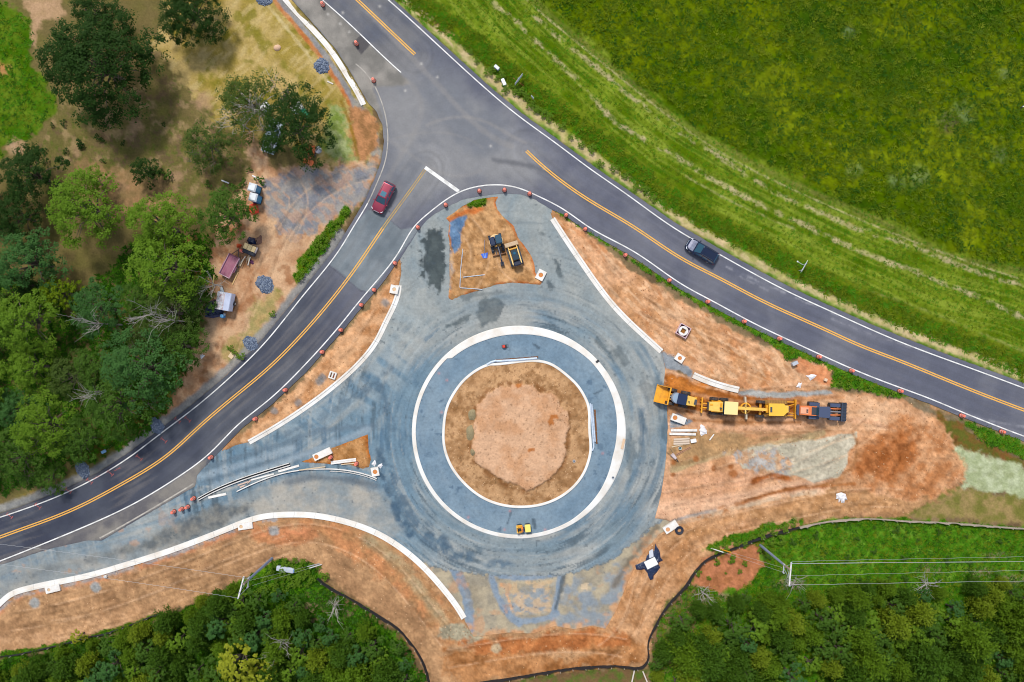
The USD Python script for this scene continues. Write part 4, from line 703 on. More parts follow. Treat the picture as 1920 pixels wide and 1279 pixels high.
# ================================================================ OBJECTS
_A, _B, _R, _I = asp, Polygon(BASE), Polygon(R_OUT), Polygon(ISLE_KERB)
def top(u, v):
    p = Point(u, v)
    if _I.contains(p): return float(z_island(np.array([float(u)]), np.array([float(v)]))[0])
    if _R.contains(p): return .05
    if _A.contains(p): return .03
    g = gz(u, v)
    return max(g, 0.0) if _B.contains(p) else g
def on(u, v, dz=0.0): p = P(u, v); p[2] = top(u, v) + dz; return p
ORD = ['first', 'second', 'third', 'fourth', 'fifth', 'sixth', 'seventh', 'eighth', 'ninth', 'tenth', 'eleventh', 'twelfth', 'thirteenth', 'fourteenth']
rubber = mat('rubber', (.018, .02, .024), .75, dirt=C(150, 110, 80), dirtamt=.35, dirtscale=3)
blackp = mat('black_plastic', (.012, .013, .016), .45); steel = mat('grey_steel', (.32, .33, .36), .45, .6); darkst = mat('dark_steel', (.05, .055, .07), .5, .3)
galv = mat('galvanised', C(196, 202, 212), .45, .2); whitep = mat('white_plastic', C(244, 246, 250), .5)
cyel = mat('machine_yellow', C(248, 176, 34), .42, dirt=C(170, 110, 50), dirtamt=.45, dirtscale=1.6); cyell = mat('pale_machine_yellow', C(252, 206, 96), .42, dirt=C(190, 140, 70), dirtamt=.35, dirtscale=1.6)
corng = mat('machine_orange', C(240, 132, 70), .42, dirt=C(190, 120, 80), dirtamt=.3, dirtscale=1.6); corl = mat('pale_orange', C(250, 176, 140), .5)
cgrey = mat('slate_blue_paint', C(70, 82, 112), .4); cnavy = mat('navy_cab', C(22, 42, 78), .3)
glass = mat('dark_glass', (.008, .05, .085), .08, spec=.6); teal = mat('teal_glass', C(14, 92, 122), .12, spec=.8)  # dark_glass: blue put into the base colour for the reflected sky
wood = mat('raw_timber', C(214, 192, 160), .85, var=.2, vscale=3); woodd = mat('old_timber', C(150, 122, 98), .85, var=.25, vscale=4); whb = mat('white_board', C(244, 242, 238), .7, var=.06, vscale=3, dirt=C(180, 160, 140), dirtamt=.4)
precast = mat('precast_concrete', C(240, 238, 234), .8, var=.05, vscale=2, dirt=C(200, 180, 160), dirtamt=.5, dirtscale=1.2)
soilplug = mat('orange_soil', C(212, 136, 76), .95, var=.15, vscale=4); greyb = mat('trench_soil', C(120, 78, 44), .95, var=.3, vscale=3)  # greyb is the loose brown soil of the open trenches

# ---- traffic drums
dor = mat('drum_orange', C(246, 108, 80), .5); dwh = mat('drum_white', C(252, 226, 216), .45); dpk = mat('drum_top', C(252, 150, 128), .5)
def make_drum(label):
    t = thing('traffic_drum', label, 'traffic drum', (0, 0, 0), 0, 'orange traffic drums standing around the works')
    MB().lathe([(0, 0), (.36, 0), (.36, .03), (.31, .07), (.0, .07)], 20).build('rubber_base', rubber, t)
    prof = [(.285, .06), (.285, .25), (.262, .27), (.262, .44), (.245, .46), (.245, .63), (.23, .65), (.23, .82), (.215, .84), (.215, .94), (.19, .985), (0, .985)]
    MB().lathe(prof, 20).build('barrel', dor, t, smooth=40)
    MB().lathe([(.268, .285), (.27, .29), (.27, .42), (.268, .425)], 20).build('reflective_band', dwh, t, smooth=40)
    MB().lathe([(.236, .665), (.238, .67), (.238, .80), (.236, .805)], 20).build('reflective_band', dwh, t, smooth=40)
    MB().lathe([(.0, .988), (.15, .99), (.16, 1.0), (.0, 1.01)], 16).build('lid', dpk, t)
    MB().bx((0, 0, 1.04), (.22, .05, .07), bev=.015).build('handle', dor, t)
    return t
ROWS = [('down the west side of the top road', [(606, 10), (669, 83), (701, 152)]),
        ('from the left around the junction corner above the excavator', [(784, 427), (836, 385), (899, 359), (946, 357), (993, 364)]),
        ('from the junction along the grass strip below the main road', [(1061, 404), (1097, 430), (1172, 479), (1254, 526), (1326, 566), (1394, 603), (1460, 635), (1534, 669), (1595, 695), (1686, 733), (1801, 779), (1876, 809)]),
        ('from the top along the soil strip west of the circle', [(741, 494), (702, 544), (678, 572), (640, 619), (605, 660), (536, 731), (480, 785), (397, 857)]),
        ('from the left in the cluster at the western end of the formwork', [(327, 959), (342, 954), (353, 950), (364, 934)]),
        ('from the left beside the white boards on the soil wedge', [(621, 857), (669, 869)])]
drum0 = None
for where, spots in ROWS:
    for i, (u, v) in enumerate(spots):
        lab = f'{ORD[i]} orange drum {where}'
        if drum0 is None: drum0 = make_drum(lab); UsdGeom.Xformable(drum0).GetOrderedXformOps()[0].Set(Gf.Vec3d(*map(float, on(u, v))))
        else: dup(drum0, on(u, v), rng.uniform(0, 6.28), label=lab)
dup(drum0, on(455, 471), 1.0, label='traffic drum beside the maroon trailer in the equipment yard')

# ---- cars
def wheel(parent, x, y, r, w, tyre=rubber, rim=steel, lugs=0, name='wheel', hub=.55):
    m = MB(); h = w / 2
    m.lathe([(r * .5, -h * .9), (r * .86, -h), (r * .97, -h * .8), (r, -h * .45), (r, h * .45), (r * .97, h * .8), (r * .86, h), (r * .5, h * .9)], 24, 'y', (x, y, r))
    for k in range(lugs):
        a = 2 * math.pi * k / lugs
        for s in (-1, 1):
            m.bx((x + math.cos(a + s * .08) * r * 1.01, y + s * w * .24, r + math.sin(a + s * .08) * r * 1.01), (r * .07, w * .46, r * .07), tilt=-a)
    p = m.build(name, tyre, parent, smooth=40)
    MB().lathe([(0, -h * .75), (r * hub * .5, -h * .8), (r * hub, -h * .6), (r * hub * 1.02, h * .6), (r * hub * .5, h * .8), (0, h * .75)], 18, 'y', (x, y, r)).build('rim', rim, p)
    return p
def car(name, label, cat, loc, rot, L, W, paint, roofz=1.70, sunroof=True, rails=True, hoodm=None):
    t = thing(name, label, cat, loc, rot); w = W / 2
    def sec(x, k, zt, zl=.32):
        w_ = w * k; return [(x * L, y, z) for y, z in ((-w_ * .88, zl), (-w_, zl + .16), (-w_, zt - .2), (-w_ * .94, zt - .05), (-w_ * .72, zt), (w_ * .72, zt), (w_ * .94, zt - .05), (w_, zt - .2), (w_, zl + .16), (w_ * .88, zl))]
    MB().loft([sec(-.5, .80, .80, .45), sec(-.485, .90, .98, .38), (sec(-.45, .97, 1.05)), sec(-.3, 1, 1.07), sec(0, 1, 1.06), sec(.2, 1, 1.06), sec(.33, .985, 1.02), sec(.42, .95, .96), sec(.475, .87, .84, .36), sec(.5, .74, .68, .42)]).build('body', paint, t, smooth=35)
    zb, zt = 1.03, roofz; fb, ft, rb, rt = .215 * L, .03 * L, -.475 * L, -.405 * L; wb, wt = w * .90, w * .73
    MB().loft([[(rb, -wb, zb), (fb - .1, -wb, zb), (fb, -wb * .7, zb), (fb, wb * .7, zb), (fb - .1, wb, zb), (rb, wb, zb)], [(rt, -wt, zt), (ft - .12, -wt, zt), (ft, -wt * .7, zt), (ft, wt * .7, zt), (ft - .12, wt, zt), (rt, wt, zt)]]).build('cabin', paint, t)
    zr = zt + .055
    MB().loft([[(x * sx, y * sy, z) for x, y in ((rt, -wt), (rt * .2, -wt), (ft - .1, -wt), (ft + .02, -wt * .6), (ft + .02, wt * .6), (ft - .1, wt), (rt * .2, wt), (rt, wt))] for sx, sy, z in ((1.02, 1.04, zt - .03), (1.02, 1.04, zt + .02), (.95, .82, zr))]).build('roof', paint, t, smooth=50)
    def pane(nm, a, b, c, d, k=.9, off=.012):
        q = np.array([a, b, c, d], float); cen = q.mean(0); q = cen + (q - cen) * k; n = np.cross(q[1] - q[0], q[3] - q[0]); n /= np.linalg.norm(n)
        if np.dot(n, cen - np.array([-.2 * L, 0, 1.2])) < 0: n = -n
        v = np.vstack([q + n * off, q - n * .004]); MB().raw(v, [[0, 1, 2], [0, 2, 3], [4, 6, 5], [4, 7, 6], [0, 4, 5], [0, 5, 1], [1, 5, 6], [1, 6, 2], [2, 6, 7], [2, 7, 3], [3, 7, 4], [3, 4, 0]]).build(nm, glass, t)
    pane('windscreen', (fb, -wb * .88, zb), (fb, wb * .88, zb), (ft, wt * .92, zt), (ft, -wt * .92, zt), .93, .02)
    pane('rear_window', (rb, -wb, zb), (rb, wb, zb), (rt, wt, zt), (rt, -wt, zt), .84)
    xb = [fb - .12, -.06 * L, -.26 * L, rb + .05]; xt = [ft - .14, -.08 * L, -.26 * L, rt + .05]
    for s in (-1, 1):
        for q in range(3): pane('side_window', (xb[q] - .04, s * wb, zb), (xb[q + 1] + .04, s * wb, zb), (xt[q + 1] + .04, s * wt, zt), (xt[q] - .04, s * wt, zt), .9)
        MB().bx((.19 * L, s * (w + .10), 1.06), (.16, .22, .15), bev=.04).build('mirror', paint, t)
        MB().hull([(x, s * y, z) for x, y, z in ((.452 * L, w * .86, .70), (.452 * L, w * .86, .90), (.485 * L, w * .60, .70), (.478 * L, w * .60, .87), (.40 * L, w * .96, .80), (.40 * L, w * .97, .95))]).build('headlight', mat('headlight', (.75, .78, .82), .1, spec=.8), t)
        MB().hull([(x, s * y, z) for x, y, z in ((-.49 * L, w * .88, .78), (-.478 * L, w * .90, 1.0), (-.495 * L, w * .6, .85), (-.44 * L, w * .985, .95), (-.44 * L, w * .985, .82))]).build('tail_light', mat('tail_light', (.35, .01, .02), .15, spec=.8), t)
        if rails: MB().tube([(rt * .95, s * wt * .86, zr - .01), (rt * .9, s * wt * .86, zr + .05), (ft - .35, s * wt * .86, zr + .05), (ft - .25, s * wt * .86, zr - .01)], .025).build('roof_rail', darkst, t)
    for x in (-.305, .30):
        for s in (-1, 1): wheel(t, x * L, s * (w - .10), .37, .25, hub=.62, rim=galv)
    MB().bx((.492 * L, 0, .50), (.14, W * .78, .16), bev=.05).build('front_bumper', blackp, t)
    MB().bx((.487 * L, 0, .70), (.08, W * .50, .16), bev=.03).build('grille', mat('chrome', (.6, .62, .66), .2, .9), t)
    MB().bx((-.495 * L, 0, .55), (.12, W * .82, .2), bev=.05).build('rear_bumper', blackp, t)
    if hoodm: MB().hull([(x * L, s * w * k, z) for x, k, z in ((.245, .80, 1.045), (.245, .80, 1.075), (.36, .80, 1.0), (.36, .78, 1.03), (.44, .62, .93), (.44, .6, .955)) for s in (-1, 1)]).build('bonnet', hoodm, t)
    if sunroof: MB().bx((-.075 * L, 0, zr + .004), (.20 * L * .8, wt * 1.15, .016), bev=.006).build('sunroof', mat('sunroof', C(70, 120, 140), .1, spec=.8), t)
    for y in (-.25, .3): MB().tube([(fb + .02, y, zb + .02), (fb - .16, y - .45, zb + .16)], .012, 4).build('wiper', blackp, t)
    return t
redp = mat('wine_red_paint', C(150, 26, 62), .28, .35, coat=.9, spec=.6); blkp = mat('black_paint', (.002, .008, .030), .10, 0, coat=.35, spec=.35)
car('parked_suv', 'wine red SUV with a sunroof driving down the side road past the stop line', 'car', on(720.5, 372), heading(-28, 56), 4.7, 1.88, redp)
car('black_suv', 'black SUV with pale cloud reflections painted on its bonnet driving up the main road', 'car', on(1314, 472), heading(-57, -34), 4.95, 1.95, blkp, sunroof=False, hoodm=mat('reflected_cloud_bonnet', C(176, 178, 196), .12, .75, var=.5, vscale=2.2))  # pale mottled bonnet panel paints the clouds mirrored in the black bodywork

# ---- site machines
def bucket(m, x, w, d, h, th=.06, z0=.12):
    """open scoop whose mouth points along +x"""
    m.bx((x, 0, z0), (d, w, th)); m.bx((x - d / 2 + th / 2, 0, z0 + h / 2), (th, w, h)); m.bx((x - d * .12, 0, z0 - .06), (d * .8, w * .96, .08))
    for s in (-1, 1): m.hull([(x + a, s * (w / 2 - b), z) for a, z in ((-d / 2, z0), (d / 2, z0), (d / 2, z0 + .12), (d * .1, z0 + h * .9), (-d / 2, z0 + h)) for b in (0, th)])
    m.bx((x - d / 2 + .1, 0, z0 + h - .03), (.2, w, .05)); m.bx((x + d / 2 - .05, 0, z0 + .02), (.14, w + .04, .05)); return m
def wheel_loader():
    t = thing('wheel_loader', 'yellow wheel loader with a big tipped bucket at the left end of the parked machines', 'wheel loader', on(1264, 744.5), heading(-58, -13))
    m = MB(); bucket(m, 1.95, 2.55, 1.95, 1.15, z0=.45); m.build('bucket', cyel, t)
    for s in (-1, 1): MB().hull([(x, s * y, z) for x, z in ((.1, 1.5), (.3, 1.2), (1.1, .75), (1.1, 1.05)) for y in (.32, .46)]).build('lift_arm', cyel, t)
    MB().cyl((.0, 0, 1.25), (1.05, 0, 1.25), .09).build('tilt_cylinder', steel, t)
    MB().bx((-.1, 0, .85), (1.5, .95, .6), bev=.12).build('front_frame', cyel, t)
    MB().lathe([(.55, 1.2), (.78, 1.35), (.80, 2.3), (.70, 2.55), (0, 2.62)], 18, c=(.05, 0, 0)).build('windscreen', mat('bubble_glass', C(150, 170, 190), .1, spec=.8), t, smooth=50)
    MB().bx((-.55, 0, 1.9), (1.15, 1.5, 1.4), bev=.1).build('cab', glass, t); MB().bx((-.6, 0, 2.66), (1.35, 1.55, .12), bev=.05).build('cab_roof', cnavy, t)
    MB().hull([(x, y, z) for x, wd, z in ((-1.1, .72, 1.0), (-1.1, .72, 2.05), (-2.75, .6, 1.85), (-2.85, .62, 1.0)) for y in (-wd, wd)]).build('hood', cyell, t)
    MB().bx((-2.72, .0, 1.92), (.35, .75, .06)).build('grille', darkst, t); MB().cyl((-1.75, .15, 2.0), (-1.75, .15, 2.35), .09).build('exhaust', darkst, t)
    MB().bx((-2.85, 0, .95), (.4, 1.5, .7), bev=.12).build('counterweight', cyel, t)
    for x in (.62, -1.35):
        for s in (-1, 1): wheel(t, x, s * .98, .66, .46, lugs=18, rim=cyel)
wheel_loader()
def motor_grader():
    t = thing('motor_grader', 'long yellow motor grader with a square cab roof, second machine from the left', 'motor grader', on(1383, 763.5), heading(77, 5))
    MB().hull([(x, y, z) for x, wd, z in ((-4.7, .62, 1.0), (-4.65, .62, 1.85), (-2.75, .72, 2.05), (-2.75, .72, 1.0)) for y in (-wd, wd)]).build('hood', cyell, t)
    MB().bx((-4.35, .25, 1.92), (.4, .25, .08)).build('vent', cyel, t); MB().bx((-3.0, 0, 2.08), (.3, 1.1, .06)).build('vent', cyel, t); MB().cyl((-3.1, -.15, 2.0), (-3.1, -.15, 2.55), .11).build('exhaust', darkst, t)
    MB().bx((-4.75, 0, 1.3), (.12, 1.1, .8)).build('radiator', darkst, t)
    for s in (-1, 1): MB().bx((-3.0, s * .78, .72), (2.3, .22, .42), bev=.08).build('tandem_case', cyel, t); MB().bx((-3.6, s * .74, 1.75), (1.4, .12, .1), bev=.03).build('handrail', cyel, t)
    m = MB().bx((-5.45, 0, .75), (.22, 2.3, .24), bev=.04)
    for y in (-.95, -.5, 0, .5, .95): m.bx((-5.5, y, .5), (.16, .12, .75), bev=.03)
    m.bx((-5.05, .3, .95), (.7, .16, .2)); m.bx((-5.05, -.3, .95), (.7, .16, .2)); m.build('ripper', cyel, t)
    MB().bx((-1.85, 0, 2.15), (1.55, 1.5, 1.9), bev=.08).build('cab', glass, t); MB().bx((-1.85, 0, 3.15), (1.95, 1.85, .14), bev=.05).build('cab_roof', mat('cream_roof', C(255, 226, 154), .5), t)
    MB().hull([(x, y, z) for x, wd, z in ((-1.0, .22, 1.2), (-1.0, .22, 1.75), (.9, .2, 1.9), (.9, .2, 1.55), (3.9, .2, 1.05), (3.95, .2, 1.4)) for y in (-wd, wd)]).build('beam', cyell, t)
    m = MB().lathe([(.62, .72), (.80, .72), (.80, .86), (.62, .86)], 22, c=(.9, 0, 0)); m.bx((2.0, 0, .85), (2.2, .22, .16)); m.build('circle_drive', cyel, t)
    c = .12
    MB().bx((1.0, 0, .42), (.28, 3.3, .62), rot=c, bev=.05).build('blade', mat('worn_blade', C(214, 200, 176), .5, .3), t)
    for s in (-1, 1): MB().cyl((.6, s * .35, 2.0), (1.0, s * .85, .85), .07).cyl((.55, s * .2, 1.9), (.55, s * .75, 2.15), .09).build('blade_cylinder', cyell, t)
    MB().bx((3.05, 0, .72), (.34, 1.7, .26), bev=.06).build('front_axle', cyel, t)
    for x in (-3.72, -2.3):
        for s in (-1, 1): wheel(t, x, s * 1.06, .64, .40, lugs=16, rim=cyel)
    for s in (-1, 1): wheel(t, 3.05, s * 1.04, .62, .38, lugs=16, rim=cyel)
    MB().bx((3.9, 0, 1.05), (.3, .5, .4), bev=.05).build('nose', cyel, t)
motor_grader()
def bulldozer():
    t = thing('bulldozer', 'yellow bulldozer with a canopy roof, between the grader and the orange loader', 'bulldozer', on(1453, 765.5), heading(1, .02))
    for s in (-1, 1):
        m = MB(); y = s * .92; pts = [(-1.55, .08), (1.35, .08), (1.62, .42), (1.35, .78), (-1.55, .82), (-1.82, .45)]
        m.hull([(x * .9, y + d, z) for x, z in pts for d in (-.12, .12)])
        p = m.build('track_frame', darkst, t); path = np.array(pts + [pts[0]]); d = np.r_[0, np.cumsum(np.hypot(*np.diff(path, axis=0).T))]
        sh = MB()
        for q in np.linspace(0, d[-1], 34)[:-1]:
            x, z = np.interp(q, d, path[:, 0]), np.interp(q, d, path[:, 1]); x2, z2 = np.interp(q + .1, d, path[:, 0]), np.interp(q + .1, d, path[:, 1])
            sh.bx((x, y, z), (.2, .5, .06), tilt=-math.atan2(z2 - z, x2 - x))
        sh.build('track_shoes', mat('muddy_track', C(170, 128, 66), .8, .1, var=.25, vscale=4), p)
    MB().bx((.55, 0, 1.1), (1.9, 1.05, .95), bev=.12).build('hood', cyell, t); MB().bx((1.55, 0, 1.05), (.1, .9, .7)).build('radiator', darkst, t)
    MB().bx((-1.1, 0, 1.05), (1.3, 1.2, .9), bev=.1).build('rear_body', cyel, t); MB().bx((-.8, 0, 1.75), (.55, .6, .5), bev=.08).build('seat', blackp, t)
    MB().prism([(-1.75, -.88), (.35, -.88), (.85, -.35), (.85, .35), (.35, .88), (-1.75, .88)], 2.55, 2.66).build('canopy', mat('canopy_yellow', C(250, 200, 62), .42, dirt=C(210, 160, 80), dirtamt=.3), t)
    MB().bx((-1.45, 0, 2.685), (.28, .75, .03)).build('roof_vent', darkst, t)
    for x in (-1.6, .3):
        for s in (-1, 1): MB().bx((x, s * .78, 1.95), (.1, .1, 1.25)).build('canopy_post', cyel, t)
    MB().cyl((.7, .2, 1.5), (.7, .2, 2.1), .07).build('exhaust', darkst, t)
    MB().hull([(2.55 + a + .06 * abs(y), y, z) for y in (-1.4, 1.4) for a, z in ((0, .08), (.12, .08), (-.05, 1.05), (.08, 1.05))]).build('blade', cyel, t)
    for s in (-1, 1): MB().bx((1.7, s * 1.0, .5), (1.7, .14, .2), bev=.03).cyl((1.3, s * .4, 1.2), (2.5, s * .7, .8), .06).build('push_arm', cyel, t)
bulldozer()
def orange_loader():
    t = thing('wheel_loader', 'orange and dark wheel loader with a ribbed bucket, rightmost of the parked machines', 'wheel loader', on(1538.7, 769.7), heading(38, 2))
    MB().hull([(x, y, z) for x, wd, z in ((-2.1, .68, 1.0), (-2.1, .68, 2.0), (-3.7, .62, 1.85), (-3.75, .62, 1.0)) for y in (-wd, wd)]).build('hood', corng, t)
    MB().bx((-3.05, 0, 1.97), (1.3, .92, .07), bev=.02, tilt=.09).build('hood_top', corl, t); MB().bx((-2.75, .12, 2.06), (.24, .16, .1)).bx((-2.75, -.16, 2.06), (.24, .16, .1)).build('hood_vent', darkst, t)
    MB().bx((-1.62, 0, 1.95), (.95, 1.1, .14), bev=.03).build('grille', darkst, t)
    for s in (-1, 1): MB().bx((-1.62, s * .62, 1.96), (1.0, .12, .16)).build('side_rail', corng, t)
    MB().hull([(x, y, z) for x, wd, z in ((-3.7, .8, .8), (-3.7, .8, 1.5), (-4.05, .62, .85), (-4.05, .62, 1.5)) for y in (-wd, wd)]).build('counterweight', cgrey, t)
    MB().bx((-.75, 0, 2.1), (1.35, 1.4, 1.9), bev=.1).build('cab', glass, t)
    MB().prism(Polygon([(-1.5, -.75), (-.1, -.82), (.12, -.6), (.12, .6), (-.1, .82), (-1.5, .75)]), 3.08, 3.22).build('cab_roof', cgrey, t)
    MB().bx((-.4, 0, .95), (3.4, .9, .6), bev=.12).build('frame', darkst, t)
    for s in (-1, 1):
        MB().hull([(x, s * y, z) for x, z in ((.25, 1.7), (.3, 1.4), (2.7, .5), (2.7, .8), (1.6, 1.45)) for y in (.38, .52)]).build('lift_arm', corng, t)
        for x in (-1.5, 1.5): MB().hull([(x + a, s * y, z) for a, z in ((-.75, 1.42), (.75, 1.42), (.6, 1.52), (-.6, 1.52)) for y in (.7, 1.2)]).build('mudguard', cgrey, t)
    MB().cyl((.4, 0, 1.45), (2.4, 0, 1.1), .09).build('tilt_cylinder', steel, t)
    dk = mat('dark_bucket', C(64, 74, 92), .5, .3)
    m = MB(); bucket(m, 3.05, 2.7, 1.05, .95, z0=.2); p = m.build('bucket', dk, t)
    m = MB().hull([(x, y, z) for x, z in ((2.55, 1.1), (3.45, .75), (3.55, .3), (2.55, .3)) for y in (-1.3, 1.3)]); m.build('bucket_back', dk, p)
    for y in np.linspace(-1.1, 1.1, 6): MB().bx((3.05, y, .98), (1.0, .05, .05), tilt=.36).build('bucket_rib', darkst, p)
    for x in (-1.5, 1.5):
        for s in (-1, 1): wheel(t, x, s * 1.02, .74, .50, lugs=18, rim=corng)
orange_loader()
def excavator():
    t = thing('mini_excavator', 'small tracked excavator with a dark cab and its boom reaching down the soil', 'excavator', on(931, 457), heading(.25, 1))
    for s in (-1, 1):
        m = MB(); y = s * .78; pts = [(-1.05, .05), (1.05, .05), (1.3, .3), (1.05, .55), (-1.05, .55), (-1.3, .3)]; m.hull([(x * .9, y + d, z) for x, z in pts for d in (-.14, .14)])
        p = m.build('track_frame', darkst, t); path = np.array(pts + [pts[0]]); d = np.r_[0, np.cumsum(np.hypot(*np.diff(path, axis=0).T))]; sh = MB()
        for q in np.linspace(0, d[-1], 30)[:-1]:
            x, z = np.interp(q, d, path[:, 0]), np.interp(q, d, path[:, 1]); x2, z2 = np.interp(q + .1, d, path[:, 0]), np.interp(q + .1, d, path[:, 1]); sh.bx((x, y, z), (.15, .38, .05), tilt=-math.atan2(z2 - z, x2 - x))
        sh.build('track_shoes', mat('blue_black_rubber', C(44, 54, 70), .7), p)
    MB().bx((0, 0, .4), (1.5, 1.1, .4), bev=.1).build('undercarriage', darkst, t)
    tan = mat('tan_machine', C(240, 200, 140), .45)
    MB().prism(Polygon([(-1.15 * math.cos(a) - .1, 1.05 * math.sin(a)) for a in np.linspace(-1.35, 1.35, 14)] + [(.3, .95), (.3, -.95)]), .65, 1.15).build('counterweight', tan, t, smooth=30)
    MB().bx((-.28, -.5, 1.3), (1.25, .85, .5), bev=.14).build('engine_hood', cnavy, t); MB().bx((-.3, .42, 1.6), (1.25, .95, 1.4), bev=.12).build('cab', glass, t); MB().bx((-.3, .42, 2.33), (1.2, .9, .1), bev=.05).build('cab_roof', mat('cab_roof_teal', C(24, 72, 98), .3), t)
    MB().bx((.35, .1, 1.0), (.5, .9, .3), bev=.08).build('swing_post', mat('ochre_steel', C(190, 140, 60), .5), t)
    MB().hull([(x, .1 + y, z) for x, z in ((.5, 1.0), (.5, 1.25), (1.4, 2.35), (1.8, 2.2), (1.5, 2.1)) for y in (-.11, .11)]).build('boom', cnavy, t)
    MB().hull([(x, .1 + y, z) for x, z in ((1.5, 2.35), (1.85, 2.3), (3.1, .95), (2.95, .9)) for y in (-.10, .10)]).build('stick', cnavy, t)
    m = MB().hull([(x, .1 + y, z) for x, z in ((2.9, .9), (3.25, .85), (3.45, .3), (3.1, .1), (2.85, .4)) for y in (-.26, .26)]); m.build('bucket', darkst, t)
    MB().cyl((.6, .1, 1.5), (1.6, .1, 2.5), .05).cyl((1.6, .1, 2.55), (2.6, .1, 1.8), .05).build('cylinder', steel, t)
    MB().hull([(1.65 + a, y, z) for a, z in ((0, .05), (.1, .05), (-.04, .45), (.06, .45)) for y in (-.98, .98)]).build('dozer_blade', mat('rusty_blade', C(150, 104, 72), .7), t)
    for s in (-1, 1): MB().bx((1.35, s * .35, .3), (.7, .1, .12)).build('blade_arm', darkst, t)
excavator()
def skid_steer():
    t = thing('skid_steer', 'compact track loader with pale yellow arms parked right of the excavator', 'track loader', on(965.5, 481), heading(-.30, -1))
    for s in (-1, 1):
        MB().hull([(x, s * (.78 + d), z) for x, z in ((-1.15, .05), (1.0, .05), (1.25, .35), (.9, .62), (-.9, .72), (-1.4, .4)) for d in (-.17, .17)]).build('track', mat('blue_black_rubber', C(44, 54, 70), .7), t)
        MB().hull([(x, s * (.62 + d), z) for x, z in ((-1.35, 1.25), (-1.25, 1.5), (1.15, 1.35), (1.5, .5), (1.3, .45), (1.0, 1.1)) for d in (-.07, .07)]).build('lift_arm', mat('pale_arm', C(252, 214, 130), .45), t)
    MB().bx((-.1, 0, .85), (2.3, 1.05, .7), bev=.1).build('body', mat('loader_yellow', C(230, 170, 60), .45), t)
    MB().bx((-1.15, 0, 1.25), (.75, 1.1, .75), bev=.12).build('engine_cover', mat('rear_black', C(22, 34, 62), .35), t)
    MB().bx((.05, 0, 1.5), (1.4, .92, 1.0), bev=.08).build('cab', glass, t); MB().bx((.0, 0, 2.03), (1.5, .95, .1), bev=.05).build('cab_roof', mat('cab_roof_dark', C(14, 48, 64), .3), t)
    MB().cyl((.25, 0, 2.08), (.25, 0, 2.12), .2).build('roof_hatch', teal, t)
    MB().bx((1.0, 0, 1.42), (.2, 1.3, .12), bev=.03).build('cross_bar', mat('loader_yellow', C(230, 170, 60), .45), t)
    m = MB().hull([(x, y, z) for x, z in ((1.45, .15), (1.5, .75), (1.62, .75), (1.62, .12)) for y in (-.98, .98)]); m.hull([(x, y, z) for x, z in ((1.55, .08), (2.15, .10), (2.15, .16), (1.55, .2)) for y in (-.98, .98)])
    for s in (-1, 1): m.hull([(x, s * y, z) for x, z in ((1.5, .1), (1.5, .7), (2.1, .12)) for y in (.93, .98)])
    m.build('bucket', mat('soil_worn_bucket', C(196, 170, 138), .6, var=.2, vscale=4), t)
skid_steer()
def roller():
    t = thing('road_roller', 'little yellow tandem roller standing on the blue stone ring below the island', 'roller', on(982, 988.5), heading(1, -.10))
    for x in (-.62, .58): MB().cyl((x, -.56, .36), (x, .56, .36), .36, n=28).build('drum', darkst, t, smooth=40)
    MB().bx((.58, 0, .92), (.84, 1.1, .42), bev=.08).build('front_hood', mat('bright_yellow', C(255, 232, 120), .4), t)
    MB().bx((-.62, 0, .80), (.9, 1.1, .2), bev=.06).build('rear_deck', cyel, t); MB().bx((-.95, .35, .98), (.26, .4, .25), bev=.06).bx((-.95, -.42, .98), (.26, .26, .25), bev=.06).build('water_tank', cyell, t)
    MB().bx((-.62, -.08, .98), (.42, .46, .14), bev=.05).bx((-.86, -.08, 1.2), (.1, .46, .4), bev=.04).build('seat', blackp, t)
    MB().bx((-.2, .0, 1.0), (.2, .8, .35), bev=.05).build('dashboard', corng, t); MB().lathe([(.14, 1.24), (.17, 1.25), (.14, 1.26)], 14, c=(-.28, -.08, 0)).cyl((-.22, -.08, 1.05), (-.28, -.08, 1.24), .02).build('steering_wheel', blackp, t)
    MB().cyl((0, 0, .45), (0, 0, .85), .14).bx((0, 0, .6), (.5, .3, .16)).build('articulation_joint', darkst, t)
    for s in (-1, 1): MB().tube([(-1.0, s * .5, .9), (-1.0, s * .5, 1.25), (-.4, s * .5, 1.25), (-.4, s * .5, .9)], .02).build('handrail', cyel, t)
roller()
t = thing('plate_compactor', 'small red plate compactor with a black handle on the ring above the island', 'plate compactor', on(946, 649.5), 0.1)
MB().hull([(x, y, z) for x, z in ((-.32, .02), (.32, .02), (.4, .12), (-.4, .12)) for y in (-.24, .24)]).build('base_plate', darkst, t)
MB().bx((-.08, 0, .38), (.44, .42, .4), bev=.07).build('engine', mat('engine_red', C(214, 60, 40), .45), t); MB().bx((.14, .05, .5), (.14, .2, .2), bev=.04).build('air_filter', blackp, t)
MB().tube([(.1, -.2, .3), (.55, -.2, .85), (.62, -.2, .9), (.62, .2, .9), (.55, .2, .85), (.1, .2, .3)], .02).build('handle', blackp, t)

